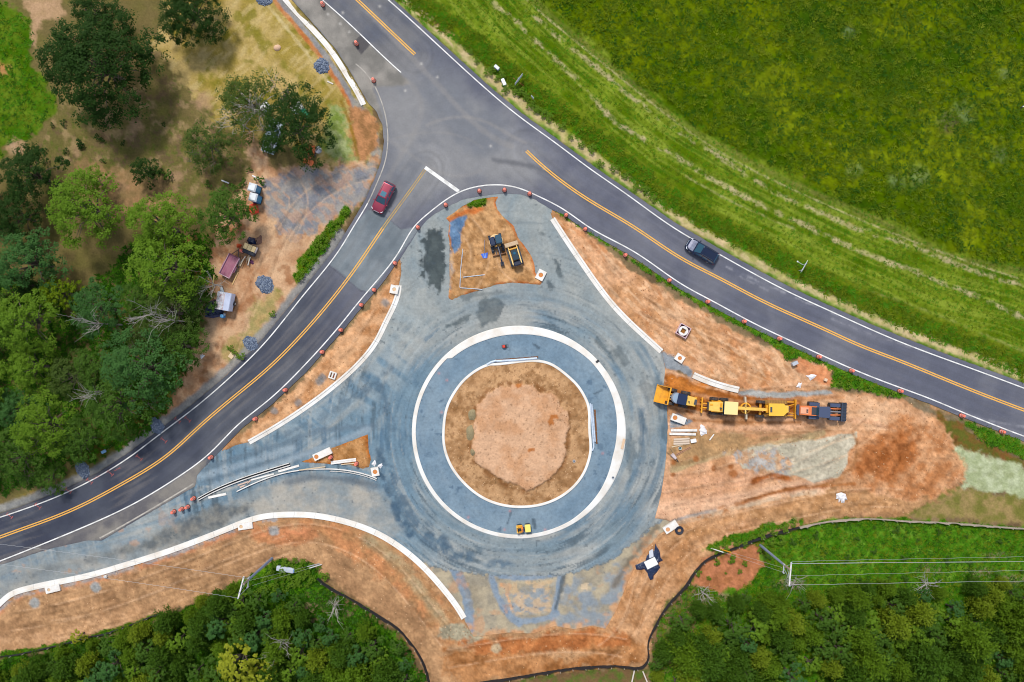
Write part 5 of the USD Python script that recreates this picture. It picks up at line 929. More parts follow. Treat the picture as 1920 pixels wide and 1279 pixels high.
# ---- precast drainage boxes
def drain_box(label, u, v, wdt, dpt, ang, hole=(0, 0), hr=.33, h=.35, coverm=soilplug):
    t = thing('drain_box', label, 'drain box', on(u, v), ang, 'precast concrete drain boxes')
    body = sbox(-wdt / 2, -dpt / 2, wdt / 2, dpt / 2).buffer(.02).difference(Point(*hole).buffer(hr))
    MB().prism(body, -.3, h).build('box', precast, t)
    MB().lathe([(0, h - .06), (hr * .98, h - .06), (hr * .98, -.2)], 22, c=(hole[0], hole[1], 0)).build('opening', coverm, t); return t
an = lambda du, dv: heading(du, dv)
drain_box('white drain box at the lower right corner of the excavator soil', 1014, 516, 1.45, 1.15, an(26, -50), (0.0, 0))
drain_box('white drain box against the top end of the western kerb', 740, 543, 1.15, 1.2, an(50, 10), (0, 0), .28, coverm=mat('plywood', C(224, 190, 150), .8))
drain_box('white drain box at the lower end of the north-east kerb', 1273.5, 671.5, 1.25, 1.05, an(100, 65), (0, 0), .30)
drain_box('long white drain box below the yellow loader', 1271, 785, 2.1, 1.0, an(165, 60), (-.55, .0), .34, .45)
drain_box('long white drain box on the small soil wedge beside the drum', 606, 850.5, 2.75, .95, an(330, -150), (-.95, 0), .32, .4)
drain_box('white square drain box at the east end of the curved formwork', 704, 884, 1.05, 1.25, an(10, -2), (0, 0), .33, .4)
drain_box('long white drain box beside the black tyre', 1257, 987.5, 2.15, 1.05, an(175, -115), (-.55, -.05), .32, .35, mat('plywood2', C(220, 160, 112), .8))
drain_box('white drain box behind the south-west kerb, near the gravel spot', 461, 985.5, 2.1, .95, an(80, -12), (-.6, .0), .26, .3, mat('plywood', C(224, 190, 150), .8))
drain_box('white drain box behind the far left end of the south-west kerb', 101, 1103, 2.1, .95, an(29, -7), (-.55, .0), .24, .3, mat('plywood', C(224, 190, 150), .8))
t = thing('manhole_form', 'square maroon frame around a white ring, on the soil east of the circle', 'manhole form', on(1279.5, 620.5), an(23, 13))
fr = mat('maroon_steel', C(112, 60, 72), .6); pk = mat('pale_frame', C(226, 196, 206), .6)
for s in (-1, 1):
    MB().bx((s * .80, 0, .35), (.07, 1.67, .75)).build('frame_side', pk, t); MB().bx((0, s * .80, .35), (1.53, .07, .75)).build('frame_side', pk, t)
MB().bx((0, 0, .12), (1.5, 1.5, .12)).build('floor', fr, t)
MB().prism(Point(0, 0).buffer(.70).difference(sbox(-.34, -.34, .34, .34)), .2, .6).build('ring', precast, t); MB().bx((0, 0, .22), (.66, .66, .05)).build('opening', mat('dark_ochre', C(150, 96, 30), .9), t)
t = thing('concrete_grate', 'small white slotted concrete block on the soil strip beside the western kerb', 'concrete block', on(624.5, 703.5), an(60, 20))
m = MB()
for x in (-.42, 0, .42): m.bx((x, 0, .2), (.2, 1.0, .35), bev=.03)
m.bx((0, .45, .2), (1.0, .16, .33)).bx((0, -.45, .2), (1.0, .16, .33)).build('block', precast, t); MB().bx((.2, 0, .08), (.6, .7, .06)).build('core', mat('rust', C(170, 96, 60), .9), t)
t = thing('tractor_tyre', 'black tyre lying on the soil beside the long drain box', 'tyre', on(1273, 993.5), 0)
MB().lathe([(.28, .05), (.55, 0), (.62, .08), (.62, .2), (.55, .28), (.28, .22), (.28, .05)], 26).build('tyre_casing', mat('blue_black', C(20, 28, 50), .6), t, smooth=40)
m = MB()
for k in range(24): a = k * math.pi / 12; m.bx((.6 * math.cos(a), .6 * math.sin(a), .14), (.07, .06, .2), rot=a)
m.build('tread', mat('blue_black', C(20, 28, 50), .6), t)

# ---- cloth, rags, bags
def crumple(name, label, cat, outline, h, matl, loc, rot=0, seed=1, group=None, step=.09, parent=None, sc=.35, part='cloth'):
    poly = Polygon(outline).buffer(0); r = np.random.default_rng(seed)
    b = np.array([poly.exterior.interpolate(q).coords[0] for q in np.arange(0, poly.length, step)])
    x0, y0, x1, y1 = poly.bounds; g = np.stack(np.meshgrid(np.arange(x0, x1, step), np.arange(y0, y1, step)), -1).reshape(-1, 2); g = g + r.uniform(-.02, .02, g.shape)
    inn = poly.buffer(-step * .6); g = g[shapely.contains_xy(inn, g[:, 0], g[:, 1])]; p = np.vstack([b, g]); tri = Delaunay(p).simplices; cen = p[tri].mean(1); tri = tri[shapely.contains_xy(poly, cen[:, 0], cen[:, 1])]
    dist = shapely.distance(shapely.points(p), poly.exterior); z = ss(0, .25, dist) * h * (.35 + .65 * fbm(p[:, 0] / sc + seed, p[:, 1] / sc, seed, 4)) + h * .35 * np.abs(fbm(p[:, 0] / .18, p[:, 1] / .18, seed + 2, 3) - .5) + .03
    t = thing(name, label, cat, loc, rot, group) if parent is None else parent
    v = np.column_stack([p, z]); a, b_, c = v[tri[:, 0]], v[tri[:, 1]], v[tri[:, 2]]; fl = np.cross(b_ - a, c - a)[:, 2] < 0; tri[fl] = tri[fl][:, ::-1]
    lo = v.copy(); lo[:, 2] -= .02
    m = MB().raw(v, tri).raw(lo, tri[:, ::-1]); m.build(part, matl, t); return t
nav = mat('black_tarp', C(16, 36, 72), .35, var=.3, vscale=3, spec=.6)
t = crumple('tarp', 'black plastic tarp spread like an animal hide with white boards on top', 'tarp', [((a - 470) / 8 * PU, -(b - 830) / 8 * PU) for a, b in [(548, 545), (565, 590), (610, 660), (625, 760), (660, 800), (600, 830), (590, 860), (620, 905), (560, 990), (520, 1030), (515, 1080), (470, 1095), (440, 1040), (430, 990), (380, 930), (330, 945), (262, 940), (245, 870), (300, 850), (400, 800), (420, 730), (470, 680), (530, 650), (540, 600)]], .28, nav, on(1218.7, 1053.7), 0, 3)
t = thing('insulation_board', 'pair of pale insulation panels lying on the black tarp', 'panel', on(1219.5, 1054, .36), heading(180, -90))
MB().bx((0, 0, 0), (1.75, 1.2, .06), bev=.015).build('panel', mat('white_sheet', C(240, 240, 238), .6), t); MB().hull([(x, y, z) for x, y in ((.1, .75), (.75, .7), (1.15, 1.75), (.5, 1.7)) for z in (-.03, .05)]).build('folded_panel', mat('grey_sheet', C(206, 210, 220), .6), t)
rag = mat('white_rag', C(238, 236, 240), .7, var=.08, vscale=4)
def blob(r, n=9, seed=1, ex=1.0): g = np.random.default_rng(seed); a = np.sort(g.uniform(0, 2 * math.pi, n)); return [(r * ex * k * math.cos(t), r * k * math.sin(t)) for t, k in zip(a, g.uniform(.5, 1.1, n))]
crumple('plastic_sheet', 'crumpled white plastic sheet on the orange bank below the east leg', 'plastic sheet', blob(.85, 19, 14, 1.25), .45, rag, on(1577, 931), .3, 5)
for i, (u, v, r, l) in enumerate([(1521, 707, .8, 'larger crumpled white rag on the soil above the orange loader'), (1498, 722, .45, 'smaller crumpled white rag left of the larger rag above the orange loader'), (1318, 806, .75, 'heap of crumpled white wrapping beside the white boards'), (1316, 813, .5, 'small grey wrapping heap just under the white wrapping'), (379, 668, .42, 'small white bag lying on the yard soil at the tree edge'), (700, 868, .5, 'white torn paper bags beside the drain box on the soil wedge'), (713, 873, .4, 'white spilled powder bag right of the drain box on the wedge')]):
    crumple('white_rag', l, 'rag', blob(r, 10, 20 + i, 1.15), .25, rag, on(u, v), i, 8 + i, part='sheet')

# ---- timber, forms and pipes
def plank(name, label, cat, a, b, w, h, m, group=None, z=0.0, parts=1, gap=.0):
    (u0, v0), (u1, v1) = a, b; c = ((u0 + u1) / 2, (v0 + v1) / 2); L = math.hypot(u1 - u0, v1 - v0) * PU
    t = thing(name, label, cat, on(*c, z), heading(u1 - u0, v1 - v0), group)
    for k in range(parts):
        y = (k - (parts - 1) / 2) * (w / parts); MB().bx((0.03 * ((k * 7) % 3), y, h / 2), (L, w / parts - gap, h), bev=.012).build('board', m, t)
    return t
G = 'boards and forms lying on the stone of the west leg'
def form(label, pts, w=.07, h=.26, m=whb, z=0):
    l = spl(pts, 8); t = thing('kerb_form', label, 'kerb form', on(*l[0], z), 0, 'long kerb forms'); o = on(*l[0])
    secs = []
    for p, q in zip(l, offs(l, 1.0) - l): w2 = np.array([(p[0] - 960) * PU, (639.5 - p[1]) * PU]) - o[:2]; n_ = np.array([q[0], -q[1]]); secs.append([(*(w2 + n_ * a * w / 2), zz) for a, zz in ((-1, 0), (-1, h), (1, h), (1, 0))])
    MB().loft(secs).build('form_board', m, t)
    for i in range(0, len(secs), 3): c = np.mean(secs[i], 0); MB().bx((c[0], c[1], h / 2), (.05, .2, h * .9)).build('stake', darkst, t)
    return t
form('upper of the two long black and white kerb forms west of the wedge', [(371.5, 934), (430, 905), (500, 881), (543, 868)], .09, .3)
form('lower of the two long black and white kerb forms west of the wedge', [(373.5, 937.2), (432, 909), (502, 885), (545, 872)], .11, .3)
MBt = mat('gap_shade_black', (.01, .011, .014), .6)
t = thing('form_gap_shade', 'black painted shade strip between the two long kerb forms', 'painted shade strip', on(371, 935.5), 0); l = spl([(372.5, 935.6), (431, 907), (501, 883), (544, 870)], 8); o = on(371, 935.5)  # black strip fills the open gap to draw the shade between the forms
MB().loft([[(*(P(*p)[:2] - o[:2] + np.array([0, s * .09])), z) for s, z in ((-1, 0.0), (-1, .05), (1, .05), (1, 0.0))] for p in l]).build('strip', MBt, t)
form('inner pale edge form curving under the soil wedge to the square drain box', [(445, 921), (489, 901), (524, 889), (559, 882), (590, 879.5), (618, 879), (646, 881), (674, 886), (707, 897)], .13, .28)
form('thin outer pale edge form, below the curving form', [(619, 883.2), (647, 885), (675, 890), (706, 900.5)], .06, .24)
plank('white_board', 'short white board below the west end of the long forms', 'board', (391, 933), (424.5, 926), .36, .1, whb, G)
plank('white_board', 'white board between the forms, left of the longest board', 'board', (471, 900), (514, 888.5), .22, .1, whb, G)
plank('white_board', 'white board lying near the upper end of the long forms', 'board', (522, 884), (561, 873), .32, .1, whb, G)
plank('timber', 'thin timber lying on the curved form below the soil wedge', 'timber', (562, 881), (611, 874.5), .16, .1, wood, G, .3)
plank('white_board', 'wide white board between the two drums on the soil wedge', 'board', (621, 867.5), (668, 861.5), .52, .14, whb, G, parts=2, gap=.02)
plank('timber', 'pale timber under the wide white board', 'timber', (640, 871), (671, 868), .14, .1, wood, G)
for a, b, w_n in [((446, 910), (466, 903), 'longest'), ((450, 914), (459, 910), 'lowest'), ((464, 906), (471, 900), 'rightmost')]: plank('timber', w_n + ' of three pinkish timber scraps between the kerb forms', 'timber', a, b, .2, .1, mat('pink_timber', C(214, 186, 170), .8), 'scraps between the forms')
plank('white_beam', 'upper of two long white beams stacked below the yellow loader', 'beam', (1257, 806.5), (1306, 806.5), .34, .28, whb, 'white beams east of the circle')
plank('white_beam', 'lower of two long white beams stacked below the yellow loader', 'beam', (1254.5, 813), (1304, 814), .34, .28, whb, 'white beams east of the circle')
plank('timber_stack', 'pale boards laid side by side under the white beams', 'timber stack', (1262, 828), (1292, 826.5), 1.0, .1, mat('pale_boards', C(216, 196, 176), .8), parts=3, gap=.06)
plank('timber', 'long board slanting below the stack of pale boards', 'timber', (1259, 838), (1293, 831), .16, .08, wood, None, .0)
plank('timber', 'double rail timber leaning towards the scrap heap', 'timber', (1267, 853), (1294, 838), .34, .14, mat('brown_rail', C(186, 140, 110), .8), None, 0, 2, .08)
plank('white_box', 'white box at the right end of the pale boards', 'box', (1294, 827), (1304, 825), .5, .4, whitep)
plank('timber', 'single white stick lying on the soil right of the wrapping heap', 'timber', (1338, 814), (1329.6, 825), .16, .06, whb)
t = thing('bucket', 'white bucket standing near the pale boards', 'bucket', on(1274, 840), 0); MB().lathe([(0, 0), (.2, 0), (.24, .4), (.22, .4), (.18, .03), (0, .03)], 18).build('pail', whitep, t); MB().lathe([(0, .2), (.2, .2)], 14).build('content', mat('teal_fill', C(70, 110, 110), .4), t)
t = thing('wheelbarrow', 'upturned metal wheelbarrow with dark handles at the corner of the east soil', 'wheelbarrow', on(1263, 855.5), an(12, 14))
MB().hull([(x, y, z) for x, y, z in ((-.5, -.32, .1), (-.5, .32, .1), (.5, -.2, .1), (.5, .2, .1), (-.35, -.22, .5), (-.35, .22, .5), (.35, -.14, .5), (.35, .14, .5))]).build('tray', mat('pale_metal', C(222, 206, 206), .45, .3), t)
for s in (-1, 1): MB().tube([(-1.25, s * .35, .15), (-.4, s * .25, .3), (.75, s * .08, .3)], .03).build('handle', woodd, t)
wheel(t, .8, 0, .2, .1)
pb = mat('pvc_pipe', C(206, 222, 240), .4, dirt=C(150, 160, 176), dirtamt=.5, dirtscale=2)
def pipes(label, lines, r, grp=None):
    t = thing('drain_pipe', label, 'pipe', on(*lines[0][0]), 0, grp); o = on(*lines[0][0])
    for l in lines: MB().tube([np.array([*(P(u, v)[:2] - o[:2]), r + .02 + dz]) for u, v, dz in [(*p, 0) if len(p) == 2 else p for p in l]], r, 10).build('pipe', pb, t, smooth=50)
    return t
for u0, v0, u1, v1, w, l in [(928, 675.5, 1009, 669.5, 3.4, 'brown open trench along the flat top of the island kerb'), (1115, 768, 1119, 832, 3.2, 'brown open trench along the flat east side of the island kerb')]:
    t = thing('trench', l, None, P((u0 + u1) / 2, (v0 + v1) / 2, 0) + [0, 0, .055], heading(u1 - u0, v1 - v0), kind='structure'); L = math.hypot(u1 - u0, v1 - v0) * PU / 2
    g = np.random.default_rng(int(u0)); xs = np.linspace(-L, L, 40); W = w * PU / 2; m = MB()
    vv = np.array([(x, s * W * (.7 + .5 * g.random()), .01 + .06 * g.random()) for x in xs for s in (-1, 0, 1)]); i = np.arange(39)
    m.raw(vv, np.vstack([np.stack([i * 3, i * 3 + 3, i * 3 + 4, i * 3 + 1], 1), np.stack([i * 3 + 1, i * 3 + 4, i * 3 + 5, i * 3 + 2], 1)])).build('loose_soil', greyb, t)
pipes('bluish white pipe lying beside the flat top of the island kerb', [[(931, 677), (968, 675), (1007, 671.8)], [(913, 683.5, -.05), (921, 679, .03), (931, 676.2, .05)]], .17)
pipes('bluish white pipe lying beside the flat east side of the island kerb', [[(1106.5, 756), (1110, 795), (1112.5, 831)], [(1109.5, 758), (1113, 795), (1115.5, 828)], [(1113, 829), (1113, 838), (1110.5, 845)]], .12)
pipes('white pipe laid in an L on the excavator soil', [[(868, 467), (864, 505), (862.5, 538), (862.8, 540), (880, 541), (904, 543)]], .05)
pipes('loose white pipe inside the L of pipe on the excavator soil', [[(868.5, 520), (909, 515.5)]], .055)
t = thing('hand_scoop', 'bright blue broad scoop with a long grey handle on the soil left of the excavator', 'scoop', on(909, 479), an(3, 25))
sb = mat('bright_blue', C(40, 96, 214), .4)
m = MB().hull([(x, y, z) for x, y in ((-.25, -.55), (-.35, .5), (.4, -.3), (.45, .3)) for z in (.02, .08)]); m.build('blade', sb, t)
for s in (-1, 1): MB().hull([(x, s * y, z) for x, y, z in ((-.3, .1, .1), (-.3, .25, .1), (.4, .0, .1), (.4, .1, .1), (-.3, .17, .24))]).build('highlight_strip', mat('highlight_blue', C(150, 186, 250), .4), t)  # raised pale strips draw the bright V highlight on the blade
MB().tube([(-.3, 0, .12), (-1.2, .1, .2), (-2.25, .25, .1)], .04).build('handle', mat('grey_handle', C(146, 138, 150), .6), t)
for u, v, l in [(1076, 864, 'grey pipe stub standing in the soil of the central island'), (1149, 895, 'round metal cover set in the white ring kerb')]:
    t = thing('pipe_stub' if v < 870 else 'kerb_cover', l, 'pipe stub' if v < 870 else 'cover', on(u, v, .1 if v > 870 else 0), 0)
    MB().lathe([(.13, 0), (.2, 0), (.2, .12), (.13, .12), (.13, 0)], 16).build('rim', galv, t); MB().lathe([(0, .06), (.13, .06)], 16).build('plug', darkst, t)
t = thing('kerb_cover', 'small dark opening cut in the upper right of the white ring kerb', 'cover', on(1120, 677.5, .09), .7); MB().bx((0, 0, .03), (.5, .3, .1), bev=.02).build('lid', blackp, t); MB().bx((-.15, .1, .09), (.15, .1, .05)).build('handle', darkst, t)
t = thing('rust_stain_plate', 'rusty plank lying on the white ring kerb at its east side', 'plank', on(1168, 832, .14), an(-3, 12)); MB().bx((0, 0, .02), (1.5, .35, .05), bev=.01).build('plank', mat('kerb_plank', C(222, 190, 158), .8), t)

# ---- heaps of stone
bst = [mat('blue_stone_a', C(108, 122, 146), .85, var=.2, vscale=5), mat('blue_stone_b', C(134, 146, 164), .85), mat('blue_stone_c', C(84, 98, 122), .85)]
def stone(s): m = trimesh.creation.icosphere(0, 1.0); g = np.random.default_rng(s); m.vertices *= g.uniform(.7, 1.15, (12, 1)); m.vertices *= [1, .8, .6]; return m
def heap(label, u, v, rx, ry, rot, h, n, seed, mats=bst, name='gravel_heap', cat='gravel heap', grp='blue gravel heaps along the road edges', size=(.05, .16), base=None):
    t = thing(name, label, cat, on(u, v), rot, grp); g = np.random.default_rng(seed)
    a = np.linspace(0, 2 * math.pi, 28, endpoint=False); rr = np.array([0, .35, .65, .85, 1.0]); k = .8 + .35 * vnoise(np.cos(a) * 1.6 + seed, np.sin(a) * 1.6, seed)
    vv = [(0, 0, h)]; 
    for r in rr[1:]: vv += [(rx * r * k[i] * math.cos(x), ry * r * k[i] * math.sin(x), max(h * (1 - r ** 2) * (.8 + .4 * g.random()), -.05)) for i, x in enumerate(a)]
    i = np.arange(28); j = (i + 1) % 28; f = [np.stack([np.zeros(28, int), 1 + i, 1 + j], 1)]
    for q in range(3): s0 = 1 + q * 28; f += [np.stack([s0 + i, s0 + 28 + i, s0 + 28 + j], 1), np.stack([s0 + i, s0 + 28 + j, s0 + j], 1)]
    MB().raw(vv, np.vstack(f)).build('mound', base or mats[0], t, smooth=True)
    ms = [MB() for _ in mats]
    for q in range(n):
        b = g.uniform(0, 2 * math.pi); r = math.sqrt(g.random()) * 1.02; kk = np.interp(b, np.r_[a, 2 * math.pi], np.r_[k, k[0]]); s = g.uniform(*size)
        m = stone(g.integers(1e6)); m.apply_scale(s); m.apply_transform(trimesh.transformations.rotation_matrix(g.uniform(0, 6), [0, 0, 1])); m.apply_translation([rx * r * kk * math.cos(b), ry * r * kk * math.sin(b), max(h * (1 - r * r), 0) + s * .3]); ms[q % len(mats)].tm(m)
    for m, mm in zip(ms, mats):
        if m.n: m.build('loose_stone', mm, t, kind='stuff')
heap('heart-shaped blue gravel heap beside the top white kerb', 603, 124, 1.05, 1.25, 0, .3, 260, 1)
heap('blue gravel heap cut by the top edge of the photo', 496, 1, 1.15, .85, 0, .3, 200, 2)
heap('largest blue gravel heap, below the maroon trailer', 498, 534, 1.45, 1.2, -.4, .35, 300, 3)
heap('flat blue gravel heap with orange flecks at the road edge', 470, 643, 1.2, 1.0, -.5, .2, 200, 4)
heap('blue gravel heap at the lower edge of the wood', 294, 798, .9, 1.3, .6, .3, 180, 5)
heap('blue gravel heap nearest the lower left road bend', 156, 882, .95, 1.4, .5, .35, 200, 6)
olv = [mat('olive_spoil', C(152, 138, 104), .9, var=.2, vscale=2), mat('olive_spoil_b', C(166, 150, 118), .9)]
for q, (u, v, rx, ry, l) in enumerate([(886, 777, .62, .95, 'upper oval grey-green spoil heap on the central island'), (882.5, 811, .7, 1.25, 'largest oval grey-green spoil heap on the central island'), (887, 846, .45, .6, 'lowest and smallest grey-green spoil heap on the central island')]):
    heap(l, u, v, rx, ry, 0, .4, 30, 20 + q, olv, 'spoil_heap', 'spoil heap', 'spoil heaps on the island', (.03, .06))
t = thing('boulder', 'pale boulder lying alone on the dry grass in the upper left', 'boulder', on(520, 90), .4); m = trimesh.creation.icosphere(2, 1.0); m.vertices *= (1 + .35 * (fbm(m.vertices[:, 0] * 1.3 + 3, m.vertices[:, 1] * 1.3 + m.vertices[:, 2], 5, 3)[:, None] - .5)) * [.6, .45, .35]; MB().tm(m).build('rock', mat('pale_rock', C(220, 182, 150), .9, var=.12), t, smooth=30)
# ================================================================ POLES, WIRES, FENCES, SIGNS
pw = mat('grey_pole', C(132, 146, 172), .8, var=.12, vscale=2); pbr = mat('brown_pole', C(160, 140, 122), .8)
def tip(u, v, z): return P(u, v, z)        # a point known by where it is seen, at a height
def utility_pole(label, u, v, H, arm, low, name='utility_pole'):
    base = on(u, v, -.2); t = thing(name, label, 'utility pole', base, 0)
    MB().cyl((0, 0, 0), (0, 0, H - 2.0), .20, .15, 14).build('pole', pw, t, smooth=50); MB().cyl((0, 0, H - 2.0), (0, 0, H), .15, .13, 12).build('pole_top', pbr, t)
    a, b = tip(*arm[0], H - .15) - base, tip(*arm[1], H - .15) - base; c = (a + b) / 2; d = b - a; L = np.linalg.norm(d); an_ = math.atan2(d[1], d[0])
    MB().bx((c[0], c[1], H - .02), (L, .16, .16), rot=an_, bev=.02).build('crossarm', whb, t)
    for k, q in enumerate((.03, .3, .7, .97)):
        p = a + d * q; MB().lathe([(0, 0), (.05, 0), (.09, .06), (.04, .1), (.08, .15), (.03, .22), (0, .22)], 10, c=(p[0], p[1], H + .06)).build('insulator', galv, t)
    e, f = tip(*low[0], H - 1.8) - base, tip(*low[1], H - 1.8) - base; m_ = (e + f) / 2; g_ = f - e
    MB().bx((m_[0], m_[1], H - 1.8), (np.linalg.norm(g_), .1, .1), rot=math.atan2(g_[1], g_[0])).build('lower_arm', galv, t)
    for p in (e, f): MB().cyl((p[0], p[1], H - 2.1), (p[0], p[1], H - 1.5), .09).build('cutout', galv, t)
    for s in (.25, .75): p = a + d * s; MB().tube([(p[0], p[1], H - .05), (0, 0, H - .9)], .03).build('brace', galv, t)
    for k in (0, 1): p = a + d * (.1 + .8 * k); MB().tube([(p[0], p[1], H), ((p[0] + m_[0]) / 2 + .3, (p[1] + m_[1]) / 2, H - 1.5), (m_[0], m_[1], H - 1.7)], .025).build('jumper_wire', galv, t)
    return base
wire = mat('wire', C(210, 210, 214), .4, .5)
def cable(label, pts, r=.022, sag=.4, m=wire, grp='overhead wires of the power line'):
    a, b = [np.array(p, float) for p in pts]; t = thing('power_cable', label, 'cable', a, 0, grp); s = np.linspace(0, 1, 24)[:, None]
    MB().tube((b - a) * s - np.array([0, 0, 1]) * (4 * sag * s * (1 - s)), r, 5).build('wire', m, t)
H1 = 12.4
utility_pole('grey utility pole with a white crossarm standing in the scrub at the bottom left', 510, 1047, H1, ((457, 1081), (446, 1123)), ((465.5, 1084), (463.5, 1102)))
utility_pole('grey utility pole with a white crossarm standing in the green slope at the right', 1425, 1022, H1, ((1483.5, 1054), (1479.5, 1099)), ((1470, 1058), (1469, 1074)))
for k, (a, b, l) in enumerate([((453, 1082), (-120, 1006), 'upper wire crossing the soil bank from the left pole'), ((444, 1121), (-120, 1043), 'lower wire crossing the soil bank from the left pole')]): cable(l, (tip(*a, H1 + .2), tip(*b, H1 - .3)), .016, .5)
for a, b, r, l in [((1484, 1053), (2250, 1039), .012, 'thin topmost wire running right from the right pole'), ((1483, 1057), (2250, 1052), .03, 'bright thick wire running right from the end of the right crossarm'), ((1482, 1080), (2250, 1064), .012, 'thin middle wire running right from the right crossarm'), ((1480, 1097), (2250, 1086), .018, 'lowest wire running right from the right crossarm')]: cable(l, (tip(*a, H1 + .2), tip(*b, H1 + .2)), r, .25)
def guy(label, a, za, anchor, gm, grp='guy wires with coloured guards'):
    A = tip(*a, za); B_ = on(*anchor); t = thing('guy_wire', label, 'guy wire', B_, 0, grp); d = A - B_
    MB().tube([(0, 0, 0), d], .014, 5).build('wire', wire, t); MB().cyl(d * .015, d * (.015 + 2.3 / np.linalg.norm(d)), .07).build('guard', gm, t)
guy('guy wire with a white guard right of the left pole', (473, 1098), H1 - 1.6, (605, 1057.5), whitep)
guy('second thin guy wire just above the guarded one at the left pole', (462, 1090), H1 - .8, (601, 1056), galv)
guy('guy wire with a white guard left of the right pole', (1468, 1073), H1 - 1.6, (1331, 1027), whitep)
guy('guy wire with a yellow guard left of the right pole', (1466, 1064), H1 - 2.2, (1347, 1028.5), mat('guard_yellow', C(240, 160, 20), .5))
blk = mat('silt_fabric', (.009, .009, .012), .8, var=.3, vscale=2); tanf = mat('weathered_fabric', C(176, 164, 150), .9, var=.15, vscale=2); stake = mat('stake_wood', C(206, 196, 182), .85)
def silt_fence(label, pts, m, side=1, h=.75, lean=.14, n0=0):
    l = spl(pts, 4); o = on(*l[0]); t = thing('silt_fence', label, 'silt fence', o, 0); nn = offs(l, 1.0) - l
    z = gzs(l[:, 0], l[:, 1]); secs = []
    for i, (p, q) in enumerate(zip(l, nn)):
        b = np.array([(p[0] - 960) * PU, (639.5 - p[1]) * PU]) - o[:2]; n_ = np.array([q[0], -q[1]]); w = (fbm(np.array([i / 4.]), np.array([n0 + .5]), 3, 3)[0] - .5); k = b + n_ * side * (lean + .35 * w); hh = h * (.85 + .4 * w)
        secs.append([(b[0], b[1], z[i] - .1 - o[2]), (*(b + n_ * .03), z[i] - .1 - o[2]), (*(k + n_ * .03), z[i] + hh - o[2]), (k[0], k[1], z[i] + hh - o[2])])
    MB().loft(secs).build('fabric', m, t)
    for i in range(3, len(l), 6):
        b = np.array(secs[i]); c = b[0] + (b[3] - b[0]) * .5; n_ = np.array([nn[i][0], -nn[i][1]]) * side * .12
        MB().bx((c[0] + n_[0], c[1] + n_[1], (b[0][2] + b[3][2]) / 2 + .15), (.06, .06, h + .4)).build('stake', stake, t)
silt_fence('black silt fence along the scrub wood at the bottom left', [(597, 1082), (640, 1111), (673, 1129), (717, 1156), (750, 1179), (773, 1206), (793, 1236), (807, 1279), (815, 1330)], blk)
silt_fence('long black silt fence bending around the bottom of the works', [(850, 1296), (893, 1279), (940, 1272), (1007, 1261), (1074, 1251), (1124, 1247), (1180, 1249), (1203, 1248), (1212, 1238), (1213, 1212), (1227, 1172), (1254, 1129), (1280, 1101), (1300, 1072), (1330, 1044), (1363, 1031), (1407, 1012), (1447, 999), (1497, 987)], blk, n0=9)
silt_fence('weathered pale silt fence along the top of the green slope at the right', [(1497, 987), (1547, 977), (1597, 971.5), (1647, 972), (1714, 976), (1781, 979), (1847, 984), (1920, 989.5), (2060, 1000)], tanf, n0=20, lean=.1)
silt_fence('low black silt fence half hidden along the far left wood edge', [(-60, 1238), (0, 1230), (67, 1218), (150, 1197), (220, 1179), (262, 1163), (300, 1148)], blk, n0=31, h=.5)
# ---- signs, cabinets and small roadside things in the verge
def sign(label, u, v, du, dv, wd, ht, zc, face, cross=True, name='road_sign', back=galv, tilt=.0):
    t = thing(name, label, 'road sign', on(u, v), heading(du, dv) - math.pi / 2)
    MB().bx((0, 0, zc), (.05, wd, ht), bev=.015, tilt=tilt).build('panel', face, t); MB().bx((-.08, 0, zc * .5), (.07, .07, zc), bev=.01).build('post', back, t)
    if cross:
        for s in (-1, 1): MB().bx((s * .5 - .08, 0, .06), (1.0, .08, .06)).build('leg', mat('orange_leg', C(190, 90, 40), .6), t)
        MB().bx((-.12, 0, zc), (.04, .1, ht * .9)).build('brace', back, t)
    return t
sign('slim silver road sign on crossed orange legs among the ditch weeds', 972.5, 154, 16, -21, 1.85, 1.0, 1.3, galv)
t = thing('road_sign', 'large tilted white road sign in the mown grass right of the black SUV', 'road sign', on(1500, 501.5), heading(13, -22) - math.pi / 2)
MB().bx((0, 0, 1.7), (.06, 1.8, 1.2), bev=.02, tilt=-.28).build('panel', mat('bright_sign', C(244, 242, 240), .4), t)
for s in (-1, 1): MB().bx((.1, s * .5, .9), (.07, .07, 1.8)).build('post', galv, t)
MB().bx((.18, 0, 1.3), (.05, 1.5, .08)).bx((-.55, .3, .95), (1.0, .06, .06)).build('brace', galv, t); MB().bx((-1.0, .3, .98), (.18, .2, .16), bev=.03).build('lamp', whitep, t)
sign('small narrow grey sign right of the ditch weeds', 998, 187, 8, 8, .6, .7, 1.3, galv, False)
for u, v, du, dv, a, b, h, m, l in [(944.5, 157.5, 10, 22, .95, .42, .9, whitep, 'white utility cabinet at the edge of the ditch, nearest the road'), (931.5, 129, 14, 12, .75, .4, .8, galv, 'grey utility cabinet up the ditch from the white cabinet'), (1487, 681, 20, -10, .8, .45, .8, galv, 'small white utility cabinet on the soil below the main road'), (1546, 712, 6, 2, .4, .36, .4, mat('pale_rock2', C(226, 200, 170), .9), 'small cream block on the soil beside the strip of grass')]:
    t = thing('utility_cabinet', l, 'cabinet', on(u, v), heading(du, dv)); MB().bx((0, 0, h / 2), (a, b, h), bev=.03).build('housing', m, t); MB().bx((0, 0, h + .02), (a + .05, b + .05, .05), bev=.015).build('lid', m, t); MB().bx((0, -b / 2 - .01, h / 2), (a * .8, .03, h * .8)).build('door', galv, t)
